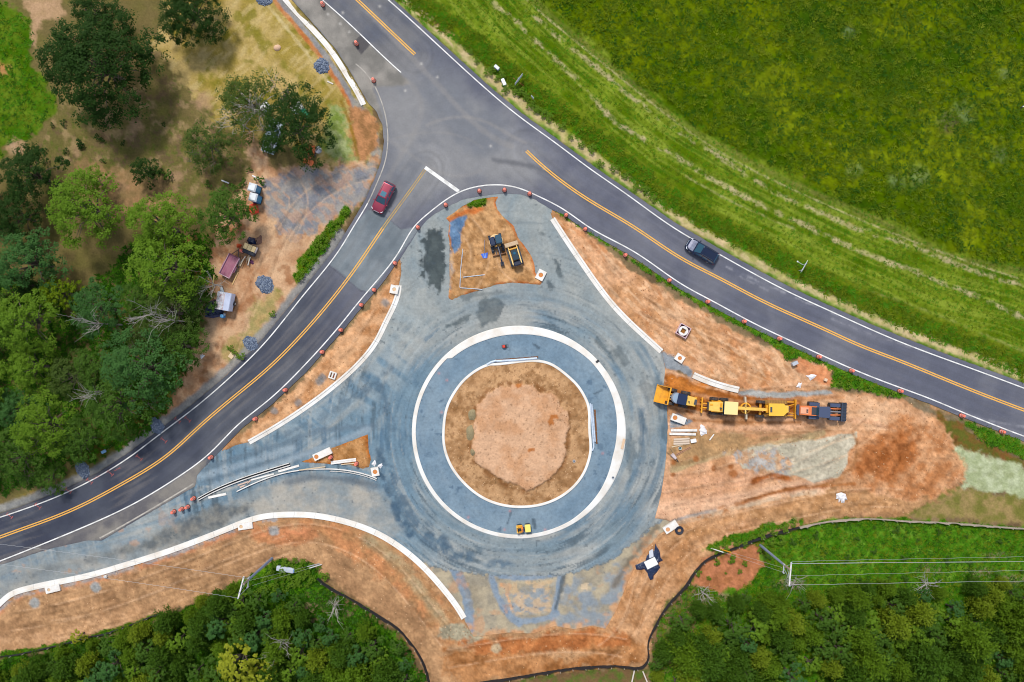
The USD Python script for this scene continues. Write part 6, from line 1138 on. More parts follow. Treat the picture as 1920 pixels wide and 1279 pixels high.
t = thing('blue_sign', 'small blue sign board on a thin post at the lower left wood edge', 'sign', on(200, 845.5), .5); MB().bx((0, 0, .8), (.65, .42, .05), bev=.01, tilt=.3).build('board', mat('sign_blue', C(120, 170, 214), .4), t); MB().tube([(0, 0, 0), (.1, 0, .8)], .03).build('post', galv, t); MB().tube([(.2, .05, .05), (1.1, .35, .12)], .03).build('fallen_post', woodd, t)
for u0, v0, u1, v1, m, l in [(473.5, 329.5, 485, 335, whitep, 'white pipe lying by the bush above the portable toilets'), (416, 338.5, 430, 344, whitep, 'white pipe lying in the grass below the round grey-green tree'), (1190, 1253, 1182, 1290, mat('pale_pole', C(220, 210, 200), .7), 'pale pole lying in the brown scrub at the bottom edge'), (1205, 1258, 1216, 1285, mat('pale_pole', C(220, 210, 200), .7), 'bright pale pole lying right of the other pole at the bottom edge'), (614, 153, 625, 158, mat('pale_pole', C(220, 210, 200), .7), 'short pale log lying beside the heart-shaped gravel heap'), (402.5, 511, 399, 541, mat('yellow_plank', C(232, 208, 130), .8), 'curved yellow plank standing at the tree edge left of the maroon trailer'), (447, 510, 436, 534, mat('tan_plank', C(214, 176, 120), .8), 'long thin tan plank lying right of the maroon trailer'), (99, 1098, 112, 1095, whb, 'n')]:
    if l != 'n': plank('pole_piece' if 'pole' in l or 'pipe' in l else 'plank', l, 'pole' if 'pole' in l else 'pipe' if 'pipe' in l else 'plank', (u0, v0), (u1, v1), .18, .12, m)
t = thing('metal_trough', 'long pale grey metal box lying in the green growth right of the left pole', 'metal box', on(537, 1065.5), heading(36, 6))
MB().bx((0, 0, .45), (2.55, .72, .5), bev=.06).build('box', mat('pale_grey_metal', C(196, 206, 220), .5, dirt=C(150, 160, 170), dirtamt=.5), t); MB().bx((1.25, -.05, .5), (.22, .5, .4), bev=.05).build('end_cap', mat('blue_cap', C(120, 160, 214), .5), t); MB().bx((0, 0, .72), (2.5, .06, .05)).build('seam', galv, t)
t = thing('concrete_block', 'small white block beside the outer edge of the south-west kerb', 'block', on(200, 1080), .2); MB().bx((0, 0, .18), (.42, .36, .36), bev=.03).build('block', precast, t); MB().bx((0, 0, .38), (.2, .2, .05)).build('cap', galv, t)
plank('board', 'tan board lying on the green tuft at the road edge below the yard', 'board', (431, 671), (437, 663), .7, .05, mat('tan_board', C(224, 196, 160), .8))

# ---- the equipment yard
mar = mat('maroon_bed', C(152, 84, 112), .6, var=.12, vscale=1.5, dirt=C(190, 150, 150), dirtamt=.3)
t = thing('flatbed_trailer', 'flat maroon trailer bed with pale edges parked under the trees in the yard', 'trailer', on(434, 499.5), heading(19.5, -38))
MB().bx((0, 0, .72), (3.25, 1.55, .1)).build('deck', mar, t)
for s in (-1, 1): MB().bx((0, s * .82, .84), (3.3, .07, .36), bev=.02).build('side_rail', mat('maroon_side', C(206, 160, 178), .5), t); wheel(t, -.2, s * .92, .32, .22); MB().bx((-.2, s * .92, .7), (.9, .24, .06), bev=.02).build('mudguard', mar, t)
MB().bx((-1.64, 0, .84), (.07, 1.62, .36), bev=.02).build('tailgate', mat('tail_pale', C(240, 214, 222), .5), t); MB().bx((1.64, 0, .84), (.07, 1.62, .36), bev=.02).build('headboard', mar, t)
for s in (-1, 1): MB().tube([(1.6, s * .6, .55), (2.7, 0, .5)], .05).build('drawbar', darkst, t)
for y in np.linspace(-.6, .6, 5): MB().bx((0, y, .775), (3.15, .22, .014)).build('deck_plank', mar, t)
t = thing('box_trailer', 'white box trailer with rust streaked roof parked at the edge of the wood', 'trailer', on(428, 566), heading(6.5, -35))
rf = mat('rusty_white_roof', C(222, 228, 238), .5, dirt=C(150, 60, 50), dirtamt=.95, dirtscale=1.4)
MB().bx((0, 0, 1.15), (2.6, 2.0, 1.7), bev=.06).build('body', mat('trailer_white', C(196, 206, 232), .5), t)
MB().hull([(x, y, z) for x in (-1.28, 1.28) for y, z in ((.98, 2.02), (.98, 2.06), (-.2, 2.16), (-.2, 2.08))]).build('roof', rf, t); MB().hull([(x, y, z) for x in (-1.28, 1.28) for y, z in ((-.2, 2.16), (-.2, 2.06), (-1.02, 1.9), (-1.02, 1.86))]).build('roof_slope', mat('trailer_slope', C(206, 214, 238), .5), t)
for x in np.linspace(-1.05, 1.05, 6): MB().bx((x, .4, 2.12), (.04, 1.15, .03), tilt=0).build('roof_seam', galv, t)
for s in (-1, 1): wheel(t, -.1, s * 1.1, .34, .24, rim=whitep)
MB().tube([(-1.2, .3, .5), (-2.3, 0, .45), (-1.2, -.3, .5)], .05).build('drawbar', darkst, t); MB().bx((-1.9, 0, .6), (.3, .3, .25), bev=.03).build('jack', galv, t)
MB().hull([(x, y, z) for x, y in ((1.2, .2), (1.95, .65), (1.95, .9), (1.2, .9)) for z in (1.5, 1.56)]).build('open_flap', mat('flap', C(160, 172, 180), .5), t)
crumple('black_tarp_heap', 'heap under a black tarp left of the white box trailer', 'tarp heap', [(-1.6, -1), (-1.2, .9), (.2, 1.3), (1.2, .8), (1.5, -.2), (.9, -1.3), (-.5, -1.4)], .9, nav, on(403, 578), .2, 12)
t = thing('blue_barrel', 'blue barrel standing at the lower end of the black tarp heap', 'barrel', on(420, 593), 0); MB().lathe([(0, 0), (.29, 0), (.31, .3), (.29, .34), (.31, .6), (.29, .86), (0, .88)], 18).build('drum', mat('barrel_blue', C(40, 120, 178), .4), t, smooth=30); MB().lathe([(0, .9), (.24, .9), (.26, .88)], 16).build('lid', mat('barrel_lid', C(96, 170, 220), .4), t)
t = thing('lumber_pallet', 'stack of tan lumber on a dark pallet above the maroon trailer', 'lumber pallet', on(472.5, 466), heading(20, 8.5))
for x in (-.62, .0, .62): MB().bx((x, 0, .95), (.56, .85, .25), bev=.02).build('lumber', mat('tan_lumber', C(226, 200, 150), .8), t)
MB().bx((1.02, 0, .9), (.1, .9, .35)).build('end_plate', mat('pale_grey', C(200, 190, 190), .6), t); MB().bx((0, -.25, .42), (1.9, 1.5, .75), bev=.08).build('crate', mat('dark_crate', C(24, 32, 52), .5), t)  # near-black crate juts out below the stack, its colour also holding the shadow there
crumple('brown_spoil', 'dark brown lump of soil and roots right of the lumber stack', 'soil heap', blob(.75, 12, 3, 1.1), .6, mat('brown_root', C(128, 96, 82), .95, var=.3, vscale=3), on(486.5, 451), .4, 31, part='clod')
crumple('dark_cover', 'black cover bunched behind the lumber stack', 'tarp', blob(.8, 10, 5, 1.1), .5, nav, on(474, 453), .4, 32)
crumple('orange_net', 'orange netting bunched beside the drum in the yard', 'netting', blob(.5, 10, 6, 1.0), .5, mat('net_orange', C(222, 84, 34), .6, var=.2), on(449.5, 461), .4, 33)
t = thing('scrap_pile', 'pile of pale and dark sticks right of the maroon trailer', 'scrap pile', on(459, 487), .3); g = np.random.default_rng(5)
for k in range(13): a = 1.05 + g.normal(0, .25); x, y = g.uniform(-.9, .9), g.uniform(-.5, .5); MB().bx((x, y, .15 + .03 * k), (1.3, .09, .08), rot=a, bev=.01).build('stick', [wood, whb, darkst, woodd][k % 4], t)
crumple('purple_sheet', 'crumpled purple sheet right of the pile of sticks', 'sheet', blob(.5, 9, 9, 1.0), .25, mat('purple', C(96, 44, 84), .6), on(470.5, 491), .4, 35)
def toilet(label, u, v, rot, sides):
    t = thing('portable_toilet', label, 'portable toilet', on(u, v), rot, 'portable toilets in the yard')
    MB().bx((0, 0, .08), (1.25, 1.2, .14), bev=.02).build('skid', blackp, t); MB().bx((0, 0, 1.15), (1.12, 1.12, 2.05), bev=.03).build('walls', sides, t)
    MB().bx((.575, 0, 1.1), (.03, .75, 1.85), bev=.01).build('door', mat('toilet_door', C(40, 128, 168), .5), t); MB().hull([(x, y, z) for x, y, z in [(sx * .6, sy * .6, 2.17) for sx in (-1, 1) for sy in (-1, 1)] + [(sx * .42, sy * .42, 2.38) for sx in (-1, 1) for sy in (-1, 1)]]).build('roof', mat('toilet_roof', C(226, 232, 238), .5), t)
    MB().cyl((-.4, .4, 2.2), (-.4, .4, 2.6), .05).build('vent_pipe', whitep, t)
tb = mat('toilet_teal', C(10, 96, 140), .45)
toilet('upper of two portable toilets with white roofs and teal sides', 482.5, 357, -.28, tb); toilet('lower of two portable toilets, next to the red tarp', 484, 375, -.25, tb)
crumple('red_tarp', 'bright orange-red tarp thrown over a box below the portable toilets', 'tarp', [(-.6, -.75), (.5, -.85), (.75, .1), (.6, .7), (-.35, .75), (-.75, .2)], .9, mat('tarp_red', C(240, 76, 50), .5, var=.15, vscale=3), on(476, 391.5), .4, 41)
t = thing('orange_lift', 'orange machine with folded arm half under the crown of the tree by the yard', 'lift', on(584, 290), heading(10, -40)); om = mat('lift_orange', C(206, 94, 30), .5, dirt=C(120, 60, 30), dirtamt=.4)
MB().bx((.5, 0, .7), (1.5, 1.15, .6), bev=.1).build('chassis', om, t); MB().bx((.7, .2, 1.25), (.8, .6, .5), bev=.1).build('engine_cover', om, t); MB().hull([(x, y, z) for x, y, z in ((.4, -.3, 1.0), (.4, .0, 1.2), (-1.2, -.5, 1.3), (-1.25, -.2, 1.45), (-1.2, -.2, 1.2))]).build('arm', om, t); MB().bx((-1.35, -.45, .9), (.75, .7, .7), bev=.06).build('basket', mat('lift_orange_pale', C(236, 120, 66), .5), t); MB().bx((-1.2, .5, .5), (.6, .5, .5), bev=.08).build('outrigger', om, t)
for x in (.0, 1.0):
    for s in (-1, 1): wheel(t, x, s * .6, .3, .22)
t = thing('steel_reel', 'grey cable reel beside the orange lift', 'reel', on(597, 282), .5); MB().lathe([(0, 0), (.5, 0), (.5, .06), (.22, .08), (.22, .45), (.5, .47), (.5, .53), (0, .53)], 18).build('reel', galv, t); MB().cyl((0, 0, .5), (0, 0, .6), .08).build('hub', darkst, t)
crumple('green_tarp', 'bright green tarp showing through a gap in the tree crown', 'tarp', [(-1.0, -.45), (.6, -.55), (1.15, -.1), (.7, .5), (-.5, .6), (-1.1, .2)], .8, mat('tarp_green', C(10, 170, 118), .45, var=.2, vscale=3), on(573, 214), -.6, 51)
t = thing('white_pickup', 'white pickup almost hidden below the tree crown in the upper left', 'pickup', on(514, 258), heading(20, -60)); wp = mat('pickup_white', C(200, 214, 232), .4)
MB().hull([(x, y, z) for x, y, z in [(sx, sy, .4) for sx in (-2.5, 2.5) for sy in (-.92, .92)] + [(sx, sy, 1.05) for sx in (-2.45, 2.4) for sy in (-.88, .88)]]).build('body', wp, t); MB().hull([(x, y, z) for x, y, z in [(sx, sy, 1.0) for sx in (-.5, 1.2) for sy in (-.85, .85)] + [(sx, sy, 1.75) for sx in (-.35, .6) for sy in (-.68, .68)]]).build('cab', glass, t); MB().bx((.12, 0, 1.78), (1.0, 1.35, .06), bev=.02).build('roof', wp, t)
MB().bx((-1.5, 0, 1.08), (1.75, 1.5, .04)).build('bed', darkst, t); MB().bx((-1.5, .3, 1.25), (1.2, .5, .3), bev=.03).build('toolbox', galv, t)
for x in (-1.6, 1.6):
    for s in (-1, 1): wheel(t, x, s * .82, .36, .25)
for u, v, l in [(560, 205, 'white container beside the green tarp under the tree'), (499, 206, 'white crate under the left side of the sparse tree')]:
    t = thing('storage_crate', l, 'crate', on(u, v), .5); MB().bx((0, 0, .55), (1.6, 1.0, 1.0), bev=.04).build('crate', wp, t); MB().bx((0, 0, 1.08), (1.65, 1.05, .06), bev=.02).build('lid', whitep, t)
# ---- the bird
t = thing('bird', 'black bird gliding over the hay field with a white spot, cut by the right edge', 'bird', P(1924, 197, 14), heading(-.55, -1)); bk = mat('feather_black', (.006, .005, .004), .7)
MB().lathe([(0, -.32), (.05, -.28), (.085, -.1), (.075, .1), (.05, .2), (.035, .25), (0, .36)][::-1], 12).build('body', bk, t) if False else None
pts = [(.36, 0, .02), (.28, .03, .03), (.1, .08, .05), (-.15, .08, .04), (-.33, .06, 0), (-.5, .1, 0)]
MB().hull([(x, s * y, z + d) for x, y, z in pts for s in (-1, 1) for d in (-.03, .03)]).build('body', bk, t)
for s in (-1, 1): MB().hull([(x, s * y, z) for x, y, z in ((.14, .05, .04), (-.12, .05, .03), (.2, .5, .12), (-.08, .55, .1), (.08, .95, .14), (-.06, .98, .13), (.14, .05, .06), (.2, .5, .14), (.08, .95, .155))]).build('wing', bk, t); MB().bx((.02, s * .52, .16), (.12, .16, .02), bev=.005).build('wing_patch', whitep, t)
MB().hull([(.4 + a, b, .02 + c) for a in (0, .08) for b in (-.03, .03) for c in (-.03, .03)]).build('head', mat('bird_head', (.25, .05, .04), .7), t)
# ================================================================ TREES, SHRUBS, GRASS
def leafmat(name, c0, c1, c2, tr=.4, rough=.6, k=1.9):
    C_ = lambda *c: np.minimum(C(*c) * k, .8)
    n = {'g': ('geometry', {}), 'r': ('rgb_ramp', {'ramp': [(0, C_(*c0)), (.55, C_(*c1)), (1, C_(*c2))]}), 'p': ('principled_bsdf', {'roughness': rough, 'specular_ior_level': .12}), 't': ('translucent_bsdf', {}), 'm': ('mix_closure', {'fac': tr})}
    return usdkit.material(stage, f'/World/Looks/{name}', n, [('g.random_per_island', 'r.fac'), ('r.color', 'p.base_color'), ('r.color', 't.color'), ('p.BSDF', 'm.closure1'), ('t.BSDF', 'm.closure2')], surface='m.closure')
bark = mat('bark', C(104, 92, 80), .9, var=.3, vscale=3); barkg = mat('grey_bark', C(176, 168, 160), .9, var=.2, vscale=3)
LM = {'dark': leafmat('leaf_dark', (34, 58, 16), (58, 88, 28), (104, 130, 60)), 'mid': leafmat('leaf_mid', (60, 88, 26), (98, 128, 50), (148, 172, 96)), 'bright': leafmat('leaf_bright', (84, 112, 26), (124, 152, 54), (172, 192, 108)),
      'gold': leafmat('leaf_gold', (128, 134, 34), (172, 172, 66), (206, 202, 112), k=1.8), 'yellow': leafmat('leaf_yellow', (92, 112, 12), (136, 152, 30), (176, 184, 70)), 'blue': leafmat('leaf_blue', (54, 88, 40), (86, 124, 70), (132, 164, 112)), 'olive': leafmat('leaf_olive', (62, 80, 30), (98, 118, 56), (144, 158, 98)),
      'pine': leafmat('needle_pine', (64, 86, 14), (104, 126, 32), (150, 166, 76), .35, k=2.6), 'pinedark': leafmat('needle_dark', (48, 72, 14), (82, 108, 32), (124, 146, 68), .35, k=2.4), 'pineyel': leafmat('needle_yellow', (80, 94, 18), (124, 136, 38), (164, 170, 80), .35, k=2.6)}
def leaves(m, cen, nrm, size, g, asp=.7):
    """rhomb leaves: cen n x 3, facing nrm"""
    n = len(cen); nrm = nrm / (np.linalg.norm(nrm, axis=1, keepdims=True) + 1e-9); t = np.cross(nrm, g.normal(size=(n, 3))); t /= np.linalg.norm(t, axis=1, keepdims=True) + 1e-9; b = np.cross(nrm, t); s = size[:, None]
    v = np.stack([cen - t * s * .5, cen + b * s * asp * .5 + nrm * s * .08, cen + t * s * .5, cen - b * s * asp * .5 + nrm * s * .08], 1).reshape(-1, 3); i = np.arange(n) * 4
    m.raw(v, np.stack([i, i + 1, i + 2, i + 3], 1)[:, ::-1])
def broad_proto(name, key, seed, R=1.0, H=1.0, lobes=24, sub=13, per=20, leaf=.30, r0=5.0, h0=9.0, flat=.5, gaps=0.0, bare=0):
    """a spreading tree about r0 metres in radius and h0 high"""
    g = np.random.default_rng(seed); x = UsdGeom.Xform.Define(stage, f'/World/Library/{name}'); p = x.GetPrim()
    tips = []; tw = MB(); tr = MB(); tr.tube([(0, 0, -.3), (.1, .05, h0 * .25), (.15 * g.normal(), .15 * g.normal(), h0 * .5)], [.035 * h0, .028 * h0, .02 * h0], 10)
    for k in range(lobes):
        a = k * 2.39996 + g.normal(0, .25); q = math.sqrt((k + .5) / lobes); rr = r0 * q * .84 * g.uniform(.85, 1.12); z = h0 * (.98 - flat * q ** 2.2) * g.uniform(.9, 1.05) - r0 * .18; rl = r0 * g.uniform(.21, .32)
        if g.random() < gaps: continue
        tips.append((np.array([rr * math.cos(a), rr * math.sin(a), z]), rl))
    m = MB()
    for c, rl in tips:
        s = np.array([.1 * c[0], .1 * c[1], h0 * g.uniform(.25, .4)]); tw.tube([s, (s + c) / 2 + [0, 0, .08 * h0], c - [0, 0, rl * .35]], [.013 * h0, .007 * h0, .002 * h0], 5)
        d = g.normal(size=(sub, 3)); d[:, 2] = np.abs(d[:, 2]) * .9 - .25; d /= np.linalg.norm(d, axis=1, keepdims=True)
        for e in d:
            sc = c + e * rl * g.uniform(.7, 1.15) * np.array([1, 1, .75]); rs = rl * g.uniform(.28, .5); n = int(1.35 * per * g.uniform(.6, 1.3)); f = g.normal(size=(n, 3)); f /= np.linalg.norm(f, axis=1, keepdims=True); f[:, 2] = np.abs(f[:, 2]) * .8 - .1
            leaves(m, sc + f * rs * g.uniform(.3, 1.05, (n, 1)), f * .6 + e * .4 + [0, 0, 1.0] + g.normal(0, .35, (n, 3)), leaf * g.uniform(.6, 1.25, n), g)
    for k in range(bare):
        c, rl = tips[g.integers(len(tips))]; b = c + [0, 0, rl * .6]
        for q in range(5):
            e = b + g.normal(0, 1, 3) * [r0 * .16, r0 * .16, .25] + [0, 0, .3]; tw.tube([c - [0, 0, .5], (b + e) / 2, e], [.035, .025, .012], 4)
            for w in range(3): tw.tube([(b + e) / 2, e + g.normal(0, .6, 3) * [1, 1, .2]], [.02, .01], 4)
    tr.build('trunk', bark, p, smooth=True); tw.build('limbs', barkg if bare > 3 else bark, p); m.build('crown', LM[key], p); return p
def pine_proto(name, key, seed, h0=5.0, r0=1.9, levels=8, arms=9):
    g = np.random.default_rng(seed); p = UsdGeom.Xform.Define(stage, f'/World/Library/{name}').GetPrim(); MB().tube([(0, 0, -.2), (0, 0, h0 * .5), (.05, .02, h0)], [.11, .07, .015], 7).build('trunk', bark, p)
    m = MB()
    for l in range(levels):
        q = l / (levels - 1); z = h0 * (.22 + .76 * q); L = r0 * math.sqrt(max(1.02 - .95 * q, .05)) * g.uniform(.8, 1.1); k = arms + 2 if q < .85 else 5
        for a in np.arange(k) * 2 * math.pi / k + g.uniform(0, 6):
            a = a + g.normal(0, .16); La = L * g.uniform(.55, 1.2); n = int(6 + 20 * La / r0); s = np.linspace(.12, 1, n)[:, None]; dr = np.array([math.cos(a), math.sin(a), 0]); c = dr * La * s + np.array([0, 0, 1]) * (z + .16 * La * s + .16 * La * s ** 2)
            for j in range(4):
                f = np.tile(dr, (n, 1)) * .9 + g.normal(0, .8, (n, 3)) * [1, 1, .45] + [0, 0, .15]; f /= np.linalg.norm(f, axis=1, keepdims=True); c = c + g.normal(0, .11, (n, 3)) * (.4 + s); ln = g.uniform(.12, .30, (n, 1)); sd = np.cross(f, g.normal(size=(n, 3))); sd /= np.linalg.norm(sd, axis=1, keepdims=True); w = .07
                v = np.stack([c - sd * w, c + sd * w, c + f * ln + sd * w * .5, c + f * ln - sd * w * .5], 1).reshape(-1, 3); i = np.arange(n) * 4; m.raw(v, np.stack([i, i + 1, i + 2, i + 3], 1))
    m.build('crown', LM[key], p); return p
lib = UsdGeom.Scope.Define(stage, '/World/Library') if False else None
UsdGeom.Xform.Define(stage, '/World/Library'); stage.GetPrimAtPath('/World/Library').SetSpecifier(Sdf.SpecifierClass)
def plant(name, proto, u, v, zc, scale, label, cat, group=None, rot=None, sz=None):
    x = UsdGeom.Xform.Define(stage, numbered('/World', name)); p = x.GetPrim(); p.GetReferences().AddInternalReference(proto.GetPath()); p.SetInstanceable(True)
    b = P(u, v, zc); gu, gv = b[0] / PU + 960, 639.5 - b[1] / PU
    x.AddTranslateOp().Set(Gf.Vec3d(b[0], b[1], gz(gu, gv))); x.AddRotateZOp().Set(float(rng.uniform(0, 360) if rot is None else rot)); x.AddScaleOp().Set(Gf.Vec3f(scale, scale, float(scale * (sz or 1.0))))
    return tag(p, label, cat, group)
BP = {'dark': [broad_proto('oak_dark', 'dark', 1, lobes=36, sub=17, per=24, leaf=.30, r0=7.5, h0=12), broad_proto('round_dark', 'dark', 2, lobes=22, sub=14, per=22, leaf=.22, r0=4.5, h0=8)],
      'mid': [broad_proto('tree_mid_a', 'mid', 3, lobes=24, sub=14, per=18, leaf=.25, r0=5, h0=9.5), broad_proto('tree_mid_b', 'mid', 4, lobes=20, sub=14, per=18, leaf=.25, r0=5, h0=9, flat=.6, bare=2)],
      'bright': [broad_proto('tree_bright_a', 'bright', 5, lobes=24, sub=14, per=18, leaf=.25, r0=5, h0=10), broad_proto('tree_bright_b', 'bright', 6, lobes=18, sub=14, per=18, leaf=.25, r0=5, h0=9.5)],
      'yellow': [broad_proto('tree_yellow', 'yellow', 7, lobes=17, sub=12, per=17, leaf=.24, r0=4, h0=9)],
      'blue': [broad_proto('tree_blue_a', 'blue', 8, lobes=22, sub=14, per=18, leaf=.25, r0=5, h0=9.5), broad_proto('tree_blue_b', 'blue', 9, lobes=18, sub=14, per=18, leaf=.25, r0=5, h0=9, bare=3)],
      'olive': [broad_proto('tree_olive', 'olive', 10, lobes=22, sub=13, per=15, leaf=.24, r0=5, h0=8.5, bare=3)],
      'sparse': [broad_proto('tree_sparse', 'olive', 11, lobes=30, sub=12, per=13, leaf=.24, r0=6, h0=9, gaps=.08, bare=5)], 'open': [broad_proto('tree_open', 'dark', 12, lobes=34, sub=14, per=18, leaf=.26, r0=6, h0=9.5, gaps=.15, bare=1)]}
R0 = {'dark': [7.5, 4.5], 'mid': [5, 5], 'bright': [5, 5], 'yellow': [4], 'blue': [5, 5], 'olive': [5], 'sparse': [6], 'open': [6]}
def tree(kind, q, u, v, r, label, name='tree', hs=1.0, grp='trees of the wood on the left'):
    s = r * PU * .93 / R0[kind][q]; plant(name, BP[kind][q], u, v, 6.5, s, label, 'tree', grp, sz=hs)
for a in [('dark', 0, 187, 122, 106, 'largest tree, a broad dark oak crown in the upper left'), ('dark', 0, 345, 10, 66, 'dark tree at the top edge, right of the largest oak'), ('dark', 1, 160, 8, 52, 'dark crown at the top edge above the largest oak'),
          ('olive', 0, 376, 262, 54, 'round grey-green tree standing alone in the clearing'), ('sparse', 0, 466, 190, 76, 'sparse tree with grey bare twigs above the equipment'), ('open', 0, 545, 232, 78, 'open dark tree whose gaps show the green tarp and white pickup'), ('olive', 0, 430, 160, 34, 'small sparse crown at the upper end of the bare-twigged tree'),
          ('dark', 1, 245, 308, 32, 'small dark bush-like tree left of the round grey-green tree'), ('dark', 1, 40, 322, 62, 'dark leaning tree at the left edge above the lane of shade'), ('dark', 1, 12, 400, 52, 'dark crown cut by the left edge below the leaning tree'), ('bright', 0, 158, 392, 76, 'tall bright green tree left of the clearing, upper one'), ('bright', 1, 150, 330, 34, 'narrow bright top just above the tall bright green tree'),
          ('bright', 0, 296, 420, 68, 'bright green tree between the tall one and the yard'), ('mid', 0, 415, 400, 56, 'dense green tree beside the red tarp and toilets'), ('blue', 0, 45, 490, 72, 'large bluish dark tree at the left edge'), ('bright', 1, 310, 500, 80, 'yellow-green tree left of the maroon trailer, the brightest of its row'),
          ('bright', 0, 42, 600, 72, 'light green tree at the left edge in the middle of the wood'), ('yellow', 0, 92, 548, 40, 'yellow-green crown above the light tree at the left edge'), ('blue', 1, 172, 578, 60, 'bluish tree with a few bare grey twigs in the wood'), ('olive', 0, 305, 585, 62, 'grey-green tree with bare twigs left of the box trailer'), ('mid', 1, 345, 560, 44, 'green crown touching the box trailer'), ('blue', 0, 270, 690, 84, 'wide bluish-green tree nearest the lower gravel heaps'), ('mid', 0, 320, 650, 52, 'green crown right of the wide bluish tree'),
          ('olive', 0, 110, 710, 54, 'dull olive tree in the shade of the wood'), ('mid', 1, 210, 760, 74, 'green tree at the lower edge of the wood above the road'), ('bright', 0, 40, 690, 50, 'light crown at the left edge below the light tree'), ('bright', 0, 75, 800, 66, 'bright tree near the lower left of the wood'), ('mid', 0, 130, 830, 48, 'green crown at the lower left, near the road bend'), ('mid', 1, 15, 860, 62, 'green tree at the left edge near the road'), ('blue', 0, 8, 770, 46, 'bluish crown cut by the left edge'), ('olive', 0, 250, 630, 40, 'small olive crown between the bluish trees'),
          ('mid', 1, 60, 905, 36, 'lowest green crown beside the road at the left edge'), ('dark', 1, 20, 530, 34, 'dark crown at the left edge between pale trees'), ('mid', 0, 160, 690, 46, 'mid green crown beside the dull olive tree'), ('mid', 0, 250, 560, 44, 'green crown left of the grey-green tree with twigs')]:
    tree(*a)
for q, (u, v, r) in enumerate([(-60, 600, 70), (-70, 480, 70), (-60, 720, 66), (-70, 840, 66), (-60, 350, 60)]): tree(['mid', 'blue', 'bright', 'mid', 'dark'][q], 0 if q != 4 else 1, u, v, r, 'tree of the wood just beyond the left edge', hs=1.0, grp='trees beyond the left edge')
# bare twigs
def bare_tree(label, u, v, R, seed, h=4.0):
    g = np.random.default_rng(seed); b = P(u, v, h); t = thing('bare_tree', label, 'bare tree', (b[0], b[1], .05), 0, 'bare grey trees'); m = MB()
    MB().tube([(0, 0, -.2), (.05, 0, h * .5), (0, .1, h * .8)], [.12, .09, .05], 6).build('trunk', barkg, t)
    for k in range(8):
        a = g.uniform(0, 6.28); L = R * g.uniform(.6, 1.1); e = np.array([L * math.cos(a), L * math.sin(a), h * g.uniform(.9, 1.2)]); s = np.array([0, 0, h * g.uniform(.45, .8)]); mid = (s + e) / 2 + g.normal(0, .2, 3); m.tube([s, mid, e], [.05, .035, .014], 5)
        for w in range(6): q = g.uniform(.3, 1); c = s + (e - s) * q; m.tube([c, c + g.normal(0, .55, 3) * [1, 1, .3] + (e - s) * .2], [.02, .008], 4)
    m.build('branches', barkg, t)
for i, (u, v, R, h, l) in enumerate([(440, 222, 2.6, 6, 'bare grey tree left of the open dark tree'), (392, 532, 2.2, 5, 'bare grey tree above the box trailer'), (268, 588, 2.2, 10, 'bare grey top among the trees left of the box trailer'), (305, 600, 1.8, 10, 'bare grey top right of the other bare top'), (160, 606, 1.8, 10, 'bare grey top at the bluish tree'), (520, 1218, 2.4, 6, 'bare grey tree beside the yellow sapling at the bottom left'), (625, 1140, 1.8, 2, 'bare brush at the head of the black silt fence'), (1740, 1095, 1.8, 2, 'bare brush under the wires at the right'), (1490, 1100, 1.6, 2, 'bare brush below the right utility pole'), (1320, 1115, 1.4, 2, 'bare brush at the edge of the red soil patch'), (155, 738, 1.0, 11, 'white dead branch sticking out of the wood above the lower left road')]): bare_tree(l, u, v, R, 70 + i, h)
# the young woods at the bottom
PP = [pine_proto(f'young_pine_{c}', k, s, h, r, l, a) for c, k, s, h, r, l, a in [('a', 'pine', 1, 6, 2.3, 9, 8), ('b', 'pinedark', 2, 5.5, 2.1, 8, 8), ('c', 'pineyel', 3, 5, 1.9, 8, 7), ('d', 'pine', 4, 4, 1.6, 7, 7), ('e', 'pinedark', 5, 6.5, 2.4, 9, 9)]]
SP = [broad_proto('sapling_blue', 'blue', 21, lobes=9, sub=10, per=14, leaf=.22, r0=1.8, h0=4.5), broad_proto('sapling_bright', 'bright', 22, lobes=9, sub=10, per=14, leaf=.20, r0=1.7, h0=3.8), broad_proto('sapling_mid', 'mid', 23, lobes=9, sub=10, per=14, leaf=.22, r0=1.9, h0=4.2), broad_proto('sapling_yellow', 'gold', 24, lobes=10, sub=9, per=12, leaf=.22, r0=2.0, h0=5.0)]
SWP = Polygon([(-60, 1262), (0, 1245), (120, 1230), (200, 1205), (300, 1170), (360, 1130), (430, 1110), (520, 1120), (556, 1150), (620, 1190), (690, 1190), (725, 1200), (765, 1240), (790, 1310), (-60, 1330)]); SEP = Polygon([(1240, 1320), (1232, 1240), (1255, 1180), (1290, 1150), (1340, 1130), (1400, 1125), (1480, 1130), (1560, 1115), (1650, 1105), (1760, 1110), (1850, 1100), (1980, 1095), (1980, 1320)])
def poisson(poly, d0, d1, seed, n=4000):
    g = np.random.default_rng(seed); x0, y0, x1, y1 = poly.bounds; o = []
    for _ in range(n):
        p = g.uniform([x0, y0], [x1, y1])
        if not poly.contains(Point(p)): continue
        d = d0 + (d1 - d0) * vnoise(p[0] / 60, p[1] / 60, 3)
        if all((p[0] - a) ** 2 + (p[1] - b) ** 2 > d * d for a, b in o): o.append(tuple(p))
    return o
g = np.random.default_rng(77)
